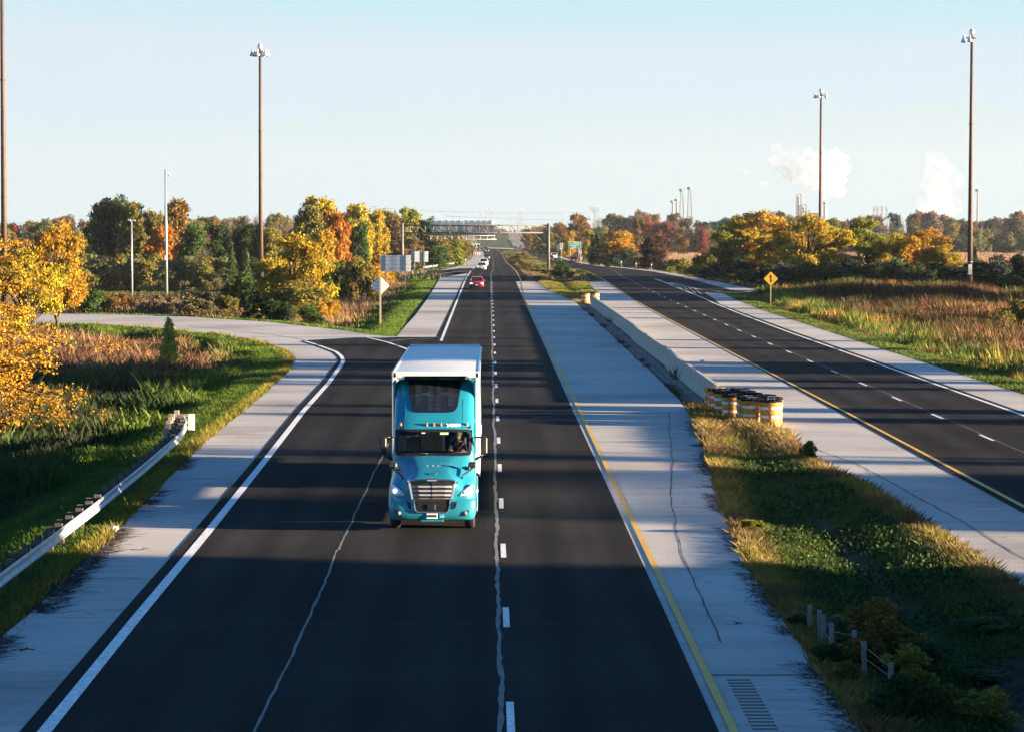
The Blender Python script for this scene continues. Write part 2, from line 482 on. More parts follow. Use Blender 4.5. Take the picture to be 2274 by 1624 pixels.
def ditch(X, Y):
    """depth below the road of the grassed ground at X, Y"""
    X = np.asarray(X, float); Y = np.asarray(Y, float)
    d = np.full(X.shape, 1e9); ins = np.zeros(X.shape, bool)
    for p in PAVED[:7]:
        d = np.minimum(d, dist_edges(X, Y, p)); ins |= inside(X, Y, p)
    k = 1 - sstep(360, 460, Y)
    dep = .05 + 1.25 * sstep(1.2, 7.0, d) * k
    return np.where(ins, .04, dep)

xs = np.unique(np.concatenate([np.linspace(-3000, -120, 30), np.arange(-120, -60, 3.), np.arange(-60, 66, 1.0), np.arange(66, 132, 3.), np.linspace(132, 3000, 30)]))
ys = np.unique(np.concatenate([np.arange(-40, 42, 4.), np.arange(42, 420, 1.5), np.arange(420, 2600, 10.), np.linspace(2600, 4900, 20)]))
GX, GY = np.meshgrid(xs, ys)
near = (np.abs(GX) < 130) & (GY < 470)
dep = np.full(GX.shape, .12)
dep[near] = ditch(GX[near], GY[near])
dep = np.where(GY > 455, .25, dep)
GZ = zprof(GX, GY) - dep
rough = (RNG.random(GX.shape) - .5) * .10
GZ = GZ + np.where((dep > .35) & near, rough, 0)

# which ground colour grows where: green verge, brown reeds, salmon meadow
def ground_colour(X, Y):
    n = np.sin(X * .21 + 1.3 * np.sin(Y * .05)) * np.sin(Y * .09 + .7 * np.sin(X * .13)) * .5 + .5
    g = np.stack([.025 + 0 * X, .042 + 0 * X, .012 + 0 * X], -1)
    b = np.stack([.07 + 0 * X, .045 + 0 * X, .026 + 0 * X], -1)
    far = np.stack([.27 + 0 * X, .155 + 0 * X, .10 + 0 * X], -1)
    k = sstep(.35, .7, n)[..., None]
    c = g * (1 - k) + b * k
    kf = (sstep(480, 620, Y) * sstep(30, 70, X))[..., None]
    c = c * (1 - kf) + far * kf
    km = (sstep(1500, 1750, Y) * (1 - sstep(45, 80, np.abs(X - 8))))[..., None]
    dg = np.stack([.05 + 0 * X, .07 + 0 * X, .03 + 0 * X], -1)
    return c * (1 - km) + dg * km

def grid_mesh(name, X, Y, Z, col, material):
    h, w = X.shape
    me = bpy.data.meshes.new(name)
    v = np.stack([X, Y, Z], -1).reshape(-1, 3).astype(np.float32)
    i = np.arange(h * w).reshape(h, w)
    q = np.stack([i[:-1, :-1], i[:-1, 1:], i[1:, 1:], i[1:, :-1]], -1).reshape(-1, 4)
    me.vertices.add(len(v)); me.vertices.foreach_set('co', v.ravel())
    me.loops.add(q.size); me.loops.foreach_set('vertex_index', q.ravel().astype(np.int32))
    me.polygons.add(len(q)); me.polygons.foreach_set('loop_start', np.arange(0, q.size, 4, dtype=np.int32))
    me.update(calc_edges=True)
    a = me.attributes.new('tint', 'FLOAT_COLOR', 'POINT')
    c = np.concatenate([col.reshape(-1, 3), np.ones((h * w, 1))], 1).astype(np.float32)
    a.data.foreach_set('color', c.ravel())
    me.materials.append(material)
    me.polygons.foreach_set('use_smooth', np.ones(len(q), bool))
    o = bpy.data.objects.new(name, me); COL.objects.link(o)
    return o

gm = bpy.data.materials.new('soil_and_stubble'); gm.use_nodes = True
nt = gm.node_tree; b = nt.nodes['Principled BSDF']; b.inputs['Roughness'].default_value = .95; b.inputs['Specular IOR Level'].default_value = .05
a = nd(nt, 'ShaderNodeAttribute', attribute_name='tint')
g = nd(nt, 'ShaderNodeNewGeometry')
n1 = nd(nt, 'ShaderNodeTexNoise', Scale=.35, Detail=8.0, Roughness=.65); nt.links.new(g.outputs['Position'], n1.inputs['Vector'])
n2 = nd(nt, 'ShaderNodeTexNoise', Scale=7.0, Detail=4.0); nt.links.new(g.outputs['Position'], n2.inputs['Vector'])
mm = nd(nt, 'ShaderNodeMath', operation='MULTIPLY'); nt.links.new(n1.outputs[0], mm.inputs[0]); nt.links.new(n2.outputs[0], mm.inputs[1])
r = nd(nt, 'ShaderNodeMapRange'); r.inputs['From Min'].default_value = .12; r.inputs['From Max'].default_value = .4
r.inputs['To Min'].default_value = .45; r.inputs['To Max'].default_value = 1.35; nt.links.new(mm.outputs[0], r.inputs[0])
vm = nd(nt, 'ShaderNodeVectorMath', operation='SCALE'); nt.links.new(a.outputs['Color'], vm.inputs[0]); nt.links.new(r.outputs[0], vm.inputs['Scale'])
nt.links.new(vm.outputs[0], b.inputs['Base Color'])
bp = nd(nt, 'ShaderNodeBump', Strength=.6); bp.inputs['Distance'].default_value = .1
nt.links.new(n2.outputs[0], bp.inputs['Height']); nt.links.new(bp.outputs[0], b.inputs['Normal'])
ground = grid_mesh('ground', GX, GY, GZ, ground_colour(GX, GY), gm)
ground['kind'] = 'structure'

# ------------------------------------------------------------------ paved sheets
def sheet(name, poly, material, dz, kind='structure', parent=None, cuts=True):
    """flat outline laid on the terrain, cut crosswise so it follows the profile"""
    bm = bmesh.new()
    vs = [bm.verts.new((x, y, 0)) for x, y in poly]
    tri = tessellate_polygon([[Vector((x, y, 0)) for x, y in poly]])
    for t in tri:
        try: bm.faces.new([vs[i] for i in t])
        except ValueError: pass
    y0 = min(y for x, y in poly); y1 = max(y for x, y in poly)
    if y1 > 380:
        cy = [y for y in list(range(400, 1000, 20)) + list(range(1000, 2600, 30)) + list(PK_Y[1:-2]) if y0 < y < y1]
        for c in sorted(set(cy)):
            bmesh.ops.bisect_plane(bm, geom=bm.verts[:] + bm.edges[:] + bm.faces[:], plane_co=(0, c + .01, 0), plane_no=(0, 1, 0))
    for v in bm.verts:
        v.co.z = float(zprof(v.co.x, v.co.y)) + dz
    bmesh.ops.recalc_face_normals(bm, faces=bm.faces)
    for f in bm.faces:
        if f.normal.z < 0: f.normal_flip()
    me = bpy.data.meshes.new(name); bm.to_mesh(me); bm.free()
    me.materials.append(material)
    o = bpy.data.objects.new(name, me); COL.objects.link(o)
    if parent: o.parent = parent
    if kind: o['kind'] = kind
    return o

sheet('ramp_pavement', POLY_RAMP, M['concrete'], .0)
sheet('left_shoulder', POLY_LSH, M['concrete'], .001)
inner_sh = sheet('inner_shoulder', POLY_INNER, M['concrete'], .002)
sheet('right_pavement', POLY_NB, M['concrete'], .0)
sheet('merge_ramp_shoulder', POLY_G, M['concrete'], .016)
sheet('far_right_shoulder', POLY_NBS, M['concrete'], .016)
sheet('far_left_shoulder', POLY_LSHF, M['concrete'], .008)
sheet('far_left_bridge_approach', POLY_CL1, M['concrete_dark'], .05)
sheet('far_right_bridge_approach', POLY_CL2, M['concrete_dark'], .05)
sheet('crossover_pavement', POLY_CROSS, M['concrete'], .03)
road_sb = sheet('near_road', POLY_SB, M['asphalt'], .012)
road_nb = sheet('far_road', POLY_NBA, M['asphalt_nb'], .012)

def ribbon(pts, w, wob=0.0, step=None):
    """strip polygons of width w along pts"""
    pts = [Vector((x, y)) for x, y in pts]
    if step:
        q = []
        for a, b in zip(pts[:-1], pts[1:]):
            n = max(1, int((b - a).length / step))
            q += [a + (b - a) * (i / n) for i in range(n)]
        pts = q + [pts[-1]]
    L, Rr = [], []
    ws = 0.0
    for i, p in enumerate(pts):
        a = pts[max(0, i - 1)]; b = pts[min(len(pts) - 1, i + 1)]
        d = (b - a).normalized(); n = Vector((-d.y, d.x))
        ws = ws * .75 + random.uniform(-1, 1) * wob
        ww = w * (1 + (random.uniform(-.35, .35) if wob else 0)) / 2
        L.append(p + n * (ww + ws)); Rr.append(p - n * (ww - ws))
    return L, Rr

def strip_obj(name, runs, material, dz, parent=None, kind='structure'):
    vs, fs = [], []
    for L, Rr in runs:
        b = len(vs)
        for l, r_ in zip(L, Rr):
            vs.append((l.x, l.y, float(zprof(l.x, l.y)) + dz)); vs.append((r_.x, r_.y, float(zprof(r_.x, r_.y)) + dz))
        fs += [(b + 2 * i, b + 2 * i + 1, b + 2 * i + 3, b + 2 * i + 2) for i in range(len(L) - 1)]
    me = bpy.data.meshes.new(name); me.from_pydata(vs, [], fs); me.materials.append(material); me.update()
    o = bpy.data.objects.new(name, me); COL.objects.link(o)
    if parent: o.parent = parent
    if kind: o['kind'] = kind
    return o

# edge lines
strip_obj('edge_line', [ribbon(SB_LINE, .24, step=4)], M['paint'], .020, road_sb, None)
FL = [(-3.45, 200), (-3.5, 300), (-3.55, 420)] + XY([(1045.5, 601.7)])
strip_obj('edge_line', [ribbon(FL, .20, step=10)], M['paint'], .020, road_sb, None)
FL2 = XY([(1049.6, 597), (1061, 587), (1069, 577), (1073, 566), (1070.5, 557.5), (1063, 551)])
strip_obj('edge_line', [ribbon(FL2, .30, step=10)], M['paint'], .024, road_sb, None)
YL = [(4.06, -30), (4.08, 120), (4.0, 250), (4.05, 317)] + XY([(1161.6, 643), (1155, 620), (1147, 604), (1134.7, 591), (1124, 583), (1118, 570.6), (1110, 560), (1101.5, 554), (1085, 551.2)])
strip_obj('yellow_edge_line', [ribbon(YL, .15, step=10)], M['paint_y'], .020, road_sb, None)
# ramp nose marking
strip_obj('gore_line', [ribbon(XY([(790, 749), (815, 749.5), (860, 760), (900, 774), (930, 788)]), .22)], M['paint'], .028, road_sb, None)
strip_obj('gore_line', [ribbon(XY([(835, 752), (890, 748.5), (975, 749.5)]), .16)], M['paint'], .032, road_sb, None)
strip_obj('gore_line', [ribbon(XY([(866, 757), (915, 752.5), (960, 753)]), .10)], M['paint'], .024, road_sb, None)
strip_obj('gore_line', [ribbon(XY([(1041, 602), (1010, 604), (945, 612), (915, 617)]), .25)], M['paint'], .028, road_sb, None)
# yellow and white lines of the far carriageway
strip_obj('yellow_edge_line', [ribbon([(15.85, -30), (15.95, 83), (15.95, 125), (15.8, 181), (15.75, 238), (15.85, 306), (16.4, 364), (17.0, 406)] + XY([(1317, 609), (1295, 600.3), (1277, 596.3)]), .16, step=10)], M['paint_y'], .020, road_nb, None)
strip_obj('edge_line', [ribbon([(23.5, -30), (23.5, 123), (23.2, 217), (23.35, 260), (23.7, 295)] + XY([(1564, 663.0), (1515, 643.2), (1453, 619.4)]), .2, step=8)], M['paint'], .020, road_nb, None)
strip_obj('gore_line', [ribbon(XY([(1453, 619.4), (1500, 631), (1548, 642), (1600, 648)]), .22)], M['paint'], .028, road_nb, None)
for i in range(5):
    a = XY([(1484 + i * 14, 627.5 + i * 3.0), (1497 + i * 15.5, 634.5 + i * 5.2)])
    strip_obj('hatch_line', [ribbon(a, .07)], M['paint'], .024, road_nb, None)
# lane dashes: 3.05 m painted, 12.19 m apart
def dash(parent, x, y0, y1, name='lane_dash'):
    xa = x(y0) if callable(x) else x; xb = x(y1) if callable(x) else x
    return strip_obj(name, [ribbon([(xa, y0), (xb, y1)], .135)], M['paint'], .020, parent, None)
for k in range(-1, 34):
    y = 45.9 + 12.19 * k
    if y < 15 or y > 460: continue
    dash(road_sb, .36, y, y + 3.05)
nbx = lambda y: float(np.interp(y, [0, 104, 212, 300, 370, 445, 480, 560, 650], [19.6, 19.6, 19.66, 19.8, 20.3, 21.3, 22.2, 24.0, 25.8]))
for k in range(3, 43):
    y = 59.4 + 12.19 * k
    dash(road_nb, nbx, y, y + 3.05)
# sealed longitudinal seams
SEAM = dict(wob=.022, step=.6)
strip_obj('sealed_seam', [ribbon([(.2, 30), (.2, 260)], .09, **SEAM)], M['seal'], .016, road_sb, None)
strip_obj('sealed_seam', [ribbon([(.2, 260), (.25, 470)] + XY([(1094, 602), (1095, 581), (1093, 566), (1089, 557)]), .10, wob=.02, step=4)], M['seal'], .016, road_sb, None)
strip_obj('sealed_seam', [ribbon([(-3.86, 30), (-3.9, 72)], .055, **SEAM)], M['seal'], .016, road_sb, None)
strip_obj('sealed_seam', [ribbon([(-3.9, 72), (-3.88, 107)], .055, **SEAM)], M['seal'], .016, road_sb, None)
strip_obj('sealed_seam', [ribbon([(nbx(y) + .12, y) for y in range(60, 420, 6)], .045, wob=.02, step=2)], M['seal'], .016, road_nb, None)
strip_obj('cross_crack', [ribbon([(-7.9, 58.2), (-3, 58.6), (3.8, 58.5)], .03, wob=.01, step=.7)], M['tar'], .024, road_sb, None)
strip_obj('cross_crack', [ribbon([(-7.9, 53.9), (-3, 54.1), (3.8, 54.0)], .016, wob=.01, step=.7)], M['tar'], .024, road_sb, None)
M['crack'] = mat('crack_dirt', (.10, .085, .07), .95, var=.5, scale=.8)
# cracks and joints in the concrete shoulders
for (px_, py_, L_, a_) in [(5.7, 62, 3.2, .3), (5.3, 80, 2.2, -.5), (7.6, 100, 3.5, .2), (-9.4, 62, 1.8, .5), (13.2, 92, 3.0, -.2), (14.2, 110, 2.2, .6), (6.1, 92, 1.5, 1.2), (5.0, 66, 1.2, 1.4)]:
    strip_obj('hairline_crack', [ribbon([(px_, py_), (px_ + .35 * math.sin(a_ * 7), py_ + L_ * .4), (px_ + L_ * math.sin(a_) * .5, py_ + L_)], .022, wob=.025, step=.3)], M['crack'], .011, None, 'structure')
strip_obj('shoulder_crack', [ribbon([(8.0, 124), (7.3, 113), (6.4, 97), (5.64, 86.6), (5.2, 77), (4.9, 70), (4.68, 56)], .035, wob=.02, step=.5)], M['crack'], .008, inner_sh, None)
strip_obj('shoulder_crack', [ribbon([(11.2, 115), (12.9, 98), (13.4, 80), (13.6, 60)], .05, wob=.035, step=.5)], M['crack'], .008, None, 'structure').name = 'pavement_joint'
strip_obj('pavement_joint', [ribbon([(3.9, 124.0), (8.9, 124.3)], .10, wob=.02, step=1)], M['tar'], .008, inner_sh, None)
for y in (51.9,):
    strip_obj('pavement_joint', [ribbon([(4.0, y), (6.2, y)], .10, wob=.02, step=.5)], M['tar'], .008, inner_sh, None)
strip_obj('ramp_joint', [ribbon(XY([(420, 723), (560, 738), (640, 748), (690, 757)]), .10, wob=.03, step=1)], M['tar'], .008, None, 'structure')
for y in np.arange(150, 400, 16.5):
    strip_obj('pavement_joint', [ribbon([(3.9, y), (min(9.0, float(np.interp(y, [300, 400], [9, 6.8]))), y + .05)], .05, wob=.01, step=1)], M['tar'], .008, inner_sh, None)
for y in (66.3, 90.5, 114.8, 139.2, 154.0, 164.5):
    strip_obj('pavement_joint', [ribbon([(float(np.interp(y, [60, 107, 140, 170], [-10.0, -10.9, -11.1, -11.9])), y), (-8.3 if y < 110 else -9.1, y + .02)], .045, wob=.012, step=.5)], M['tar'], .008, None, 'structure')
for y in (128.6, 152.2, 176.5, 200.4, 224.8, 261.0):
    strip_obj('pavement_joint', [ribbon([(11.1, y), (15.6, y + .03)], .05, wob=.012, step=.6)], M['tar'], .008, None, 'structure')
# rumble strip grooves milled in the inner shoulder
gr = None
for k in range(34):
    y = 40.3 + k * .335
    m_ = MB().box(-.22, .22, -.07, .07, .0025, .006)
    if gr is None:
        gr = m_.build('rumble_groove', M['crack'], inner_sh); o = gr
    else:
        o = gr.copy(); COL.objects.link(o)
    o.location = (4.62 + .0 * k, y, .0); o.parent = inner_sh
# ditch strip with iron grates between shoulder and barrier
MED_STRIP = [(9.27, 130.2), (9.30, 164), (9.25, 193), (9.35, 236), (9.3, 286), (10.44, 286), (10.44, 130.2)]
gutter = sheet('drainage_gutter', MED_STRIP, M['concrete_dark'], -.01)
gb = None
for k in range(110):
    y = 131 + k * 1.38 + random.uniform(-.1, .1)
    if gb is None:
        gb = MB().box(-.42, .42, -.045, .045, 0, .02).build('gutter_slot', mat('pale_gutter_bar', (.36, .34, .31), .8, var=.3), gutter); o = gb
    else:
        o = gb.copy(); COL.objects.link(o); o.parent = gutter
    o.location = (9.9 + random.uniform(-.08, .08), y, .0)
    o.scale = (random.uniform(.7, 1.1), 1, 1)
strip_obj('rusty_cable', [ribbon([(9.62, 130.5), (9.66, 170), (9.6, 210), (9.66, 284)], .05, wob=.02, step=2)], mat('rust', (.07, .04, .025), .9), .03, gutter, None)
strip_obj('gutter_dirt', [ribbon([(10.34, 130.5), (10.36, 284)], .18, wob=.05, step=1)], M['tar'], .004, gutter, None)
strip_obj('gutter_dirt', [ribbon([(9.3, 130.5), (9.32, 190), (9.34, 284)], .14, wob=.06, step=1)], M['tar'], .008, gutter, None)
# ------------------------------------------------------------------ vegetation
def np_mesh(name, verts, faces_tri, tint, material, quads=False):
    me = bpy.data.meshes.new(name)
    n = 4 if quads else 3
    me.vertices.add(len(verts)); me.vertices.foreach_set('co', verts.astype(np.float32).ravel())
    me.loops.add(faces_tri.size); me.loops.foreach_set('vertex_index', faces_tri.astype(np.int32).ravel())
    me.polygons.add(len(faces_tri)); me.polygons.foreach_set('loop_start', np.arange(0, faces_tri.size, n, dtype=np.int32))
    me.update(calc_edges=True)
    if tint is not None:
        a = me.attributes.new('tint', 'FLOAT_COLOR', 'POINT')
        c = np.concatenate([tint, np.ones((len(tint), 1))], 1).astype(np.float32)
        a.data.foreach_set('color', c.ravel())
    me.materials.append(material)
    return me

def leaf_quads(c, size, rng, tint, flat=0.0):
    """leaf-sized four-cornered faces at centres c, turned every way"""
    n = len(c)
    u = rng.normal(size=(n, 3)); u /= np.linalg.norm(u, axis=1, keepdims=True)
    w = rng.normal(size=(n, 3)); w[:, 2] *= (1 - flat)
    v = np.cross(u, w); v /= np.linalg.norm(v, axis=1, keepdims=True) + 1e-9
    s = (size * rng.uniform(.6, 1.4, n))[:, None]
    a = c - u * s * .6; b_ = c + v * s * .38; d = c + u * s * .6; e = c - v * s * .38
    V = np.stack([a, b_, d, e], 1).reshape(-1, 3)
    F = np.arange(4 * n).reshape(n, 4)
    T = np.repeat(tint, 4, axis=0)
    return V, F, T

def limb(MBo, a, b, r0, r1, rng, n=5, k=4, sag=.06):
    a = np.array(a); b = np.array(b); L = np.linalg.norm(b - a)
    pts = []; rs = []
    for i in range(n + 1):
        t = i / n
        p = a + (b - a) * t + rng.normal(size=3) * L * sag * (t * (1 - t) * 2)
        p[2] += L * .12 * math.sin(t * math.pi) * .5
        pts.append(p); rs.append(r0 + (r1 - r0) * t)
    MBo.tube(pts, rs, n=k, cap=False)
    return pts

def tree_proto(kind, seed, nleaf=None, leaf=None):
    """a unit-high tree: (trunk mesh, crown mesh). The crown holds twigs and single leaves"""
    rng = np.random.default_rng(seed)
    nleaf = nleaf or {'locust': 19000, 'high': 7000}.get(kind, 13000)
    leaf = leaf or {'locust': .025, 'high': .05, 'conifer': .036, 'shrub': .036}.get(kind, .031)
    tb = MB()
    lobes = []
    if kind == 'round':
        nl = 26
        for i in range(nl):
            z = .12 + .76 * (i + rng.random()) / nl
            a = i * 2.4 + rng.uniform(-.5, .5); r = rng.uniform(.14, .34) * (1 - .75 * abs(z - .45)) 
            lobes.append((r * math.cos(a), r * math.sin(a), z, rng.uniform(.085, .155)))
        lobes.append((rng.uniform(-.05, .05), rng.uniform(-.05, .05), .84, .13)); lobes.append((.03, .02, .5, .2))
    elif kind == 'locust':
        for i in range(28):
            a = i * 2.4 + rng.uniform(-.4, .4); r = rng.uniform(.16, .48); z = .24 + .66 * rng.random() * (1 - r * .5)
            lobes.append((r * math.cos(a), r * math.sin(a), z, rng.uniform(.09, .16)))
        for i in range(4): lobes.append((rng.uniform(-.15, .15), rng.uniform(-.15, .15), rng.uniform(.75, .93), .10))
    elif kind == 'shrub':
        for i in range(16):
            a = rng.uniform(0, 6.28); r = rng.uniform(.0, .50); z = rng.uniform(.15, .80) * (1 - .5 * r)
            lobes.append((r * math.cos(a), r * math.sin(a), z, rng.uniform(.14, .24)))
    elif kind == 'high':  # thin raised crown, shaped so that its shade spares the road
        for i in range(22):
            a = i * 2.4 + rng.uniform(-.4, .4); z = rng.uniform(.84, .93); r = rng.uniform(.0, .27)
            lobes.append((r * math.cos(a), r * math.sin(a), z, rng.uniform(.06, .09)))
    elif kind == 'tall':
        for i in range(14):
            z = rng.uniform(.2, .9); a = rng.uniform(0, 6.28); r = rng.uniform(.02, .17) * (1.25 - z)
            lobes.append((r * math.cos(a), r * math.sin(a), z, rng.uniform(.09, .15)))
    # trunk and limbs
    if kind == 'conifer':
        tb.tube([(0, 0, -.02), (0, 0, .5), (.005, 0, .99)], [.022, .014, .002], n=6)
        C = []; TT = []
        for i in range(150):
            z = .03 + .95 * (i / 150) ** .9; rr = .30 * (1 - z) ** .8 + .015
            a = i * 2.4 + rng.uniform(-.3, .3); rr *= rng.uniform(.7, 1.15)
            m = int(6 + 26 * (1 - z)); t = rng.uniform(.15, 1, m) ** .6
            p = np.stack([rr * t * math.cos(a), rr * t * math.sin(a), z + .10 * t * t * (1 - z) + 0 * t], 1)
            p += rng.normal(size=p.shape) * .012
            C.append(p)
        C = np.concatenate(C)
        lum = rng.uniform(.6, 1.3, len(C))[:, None]
        V, F, T = leaf_quads(C, leaf * 1.1, rng, np.ones((len(C), 3)) * lum, 0)
        return tb, (V, F, T)
    if kind in ('shrub',):
        stems = 7
        for i in range(stems):
            l = lobes[i * 2 % len(lobes)]
            limb(tb, (rng.uniform(-.06, .06), rng.uniform(-.06, .06), -.02), (l[0], l[1], l[2]), .016, .005, rng)
    else:
        th = .34 if kind != 'tall' else .5
        lean = rng.normal(size=2) * .015
        tb.tube([(0, 0, -.03), (lean[0], lean[1], th * .5), (lean[0] * 2, lean[1] * 2, th), (lean[0] * 2, lean[1] * 2, .7)], [.030, .024, .019, .006], n=8)
        for l in lobes + ([] if kind != 'bare' else []):
            z0 = rng.uniform(.18, .6) * min(1, l[2] + .1)
            limb(tb, (lean[0], lean[1], min(z0, l[2] - .05)), l[:3], .013, .004, rng)
            for j in range(4 if kind != 'locust' else 6):
                d = rng.normal(size=3); d /= np.linalg.norm(d)
                e = np.array(l[:3]) + d * l[3] * rng.uniform(.6, 1.05)
                limb(tb, l[:3], e, .0045, .0012, rng, n=3, k=3, sag=.1)
    if kind == 'bare':
        # only branches, spreading upwards, a few last leaves
        tips = []
        def grow(p, d, L, r, lev):
            q = p + d * L
            limb(tb, p, q, r, r * .6, rng, n=3, k=3 if lev > 1 else 4, sag=.05)
            if lev >= 4:
                tips.append(q); return
            for i in range(rng.integers(3, 5)):
                dd = d + rng.normal(size=3) * .42; dd[2] = abs(dd[2]) * .9 + .12
                dd /= np.linalg.norm(dd)
                grow(q if i else p + d * L * .75, dd, L * rng.uniform(.6, .8), r * .55, lev + 1)
        for i in range(3):
            d = np.array([rng.normal() * .22, rng.normal() * .22, 1.0]); d /= np.linalg.norm(d)
            grow(np.array([0, 0, .12]), d, .29, .014, 1)
        tb.tube([(0, 0, -.03), (0, 0, .2)], [.024, .018], n=7)
        C = np.repeat(np.array(tips), 5, axis=0) + rng.normal(size=(len(tips) * 5, 3)) * .022
        lum = rng.uniform(.6, 1.3, len(C))[:, None]
        V, F, T = leaf_quads(C, leaf * .5, rng, np.ones((len(C), 3)) * lum)
        return tb, (V, F, T)
    # leaves: in small sprays near the surface of each lobe
    C = []; G = []
    tot = sum(l[3] ** 2 for l in lobes)
    for l in lobes:
        n = int(nleaf * l[3] ** 2 / tot)
        ns = max(4, n // 16)
        d = rng.normal(size=(ns, 3)); d /= np.linalg.norm(d, axis=1, keepdims=True)
        rad = l[3] * (rng.random(ns) ** .33) * (.75 + .35 * rng.random(ns))
        if kind == 'locust': d[:, 2] *= .45
        sp = np.array(l[:3]) + d * rad[:, None] * np.array([1.05, 1.05, .9])
        gl = rng.uniform(.55, 1.35, ns)
        hue = rng.normal(0, .10, ns)
        p = np.repeat(sp, 16, axis=0) + rng.normal(size=(ns * 16, 3)) * (.020 if kind != 'locust' else .026) * np.array([1.3, 1.3, .8])
        C.append(p); G.append(np.stack([np.repeat(gl * (1 + hue), 16), np.repeat(gl, 16), np.repeat(gl * (1 - hue), 16)], 1))
    C = np.concatenate(C); G = np.concatenate(G) * rng.uniform(.75, 1.25, (len(C), 1))
    V, F, T = leaf_quads(C, leaf, rng, G)
    return tb, (V, F, T)

PROTO = {}
def proto(kind, i, **kw):
    key = (kind, i)
    if key not in PROTO:
        tb, (V, F, T) = tree_proto(kind, 100 + 17 * i + len(kind) * 7, **kw)
        me = bpy.data.meshes.new('trunk'); me.from_pydata(tb.v, [], tb.f); me.materials.append(M['bark'])
        me.polygons.foreach_set('use_smooth', [True] * len(me.polygons))
        PROTO[key] = (me, np_mesh('crown', V, F, T, M['leaf'], True))
    return PROTO[key]

KINDS = {'round': 4, 'locust': 3, 'shrub': 4, 'tall': 2, 'bare': 3, 'conifer': 2, 'high': 2}
COLS = dict(
    yellow=(.33, .245, .018), gold=(.36, .21, .018), orange=(.38, .15, .02), rust=(.17, .10, .03), olive=(.17, .15, .028),
    ygreen=(.17, .18, .02), green=(.05, .095, .018), dkgreen=(.032, .055, .016), brown=(.13, .085, .04), tan=(.17, .14, .07),
    red=(.17, .04, .035), redder=(.38, .06, .03), greyb=(.17, .125, .10), sage=(.15, .165, .07), dkbrown=(.06, .035, .02), bluegreen=(.035, .06, .045))
WORD = dict(yellow='yellow', gold='golden', orange='orange', rust='rusty orange', olive='olive yellow', ygreen='yellow green', green='green', dkgreen='dark green',
            brown='brown', tan='tan', red='dark red', redder='bright red', greyb='greyish brown', sage='sage green', dkbrown='dark brown', bluegreen='blue green')
tree_n = {}
def tree(kind, x, D, ytop, wpx, colour, label, group=None, ybase=None, i=None, name=None, X=None, h=None, dz=0.0, w=None):
    """kind, picture column, distance, picture row of the top, crown width in picture pixels"""
    tree_n[kind] = tree_n.get(kind, 0) + 1
    i = tree_n[kind] % KINDS[kind] if i is None else i
    X_ = at(x, D) if X is None else X
    zb = float(zprof(X_, D)) - (float(ditch(np.array([X_]), np.array([D]))[0]) if D < 455 and abs(X_) < 125 else .2) + dz
    hh = (zat(ytop, D) - zb) if h is None else h
    ww = wpx * D / FOC if w is None else w
    tm, cm = proto(kind, i)
    nat = {'round': .86, 'locust': 1.12, 'shrub': 1.2, 'tall': .45, 'bare': .9, 'conifer': .62, 'high': .66}[kind]
    root = empty(name or {'shrub': 'shrub', 'conifer': 'cedar_tree', 'bare': 'bare_tree'}.get(kind, 'autumn_tree'), (X_, D, zb), random.uniform(0, 6.28), label,
                 'shrub' if kind == 'shrub' else 'tree', group)
    root.scale = (ww / nat, ww / nat, hh)
    t = bpy.data.objects.new('trunk', tm); COL.objects.link(t); t.parent = root
    c = bpy.data.objects.new('crown', cm); COL.objects.link(c); c.parent = root
    col = COLS[colour] if isinstance(colour, str) else colour
    j = random.uniform(.9, 1.12)
    c.color = (col[0] * j, col[1] * random.uniform(.92, 1.08) * j, col[2] * j, 1)
    return root

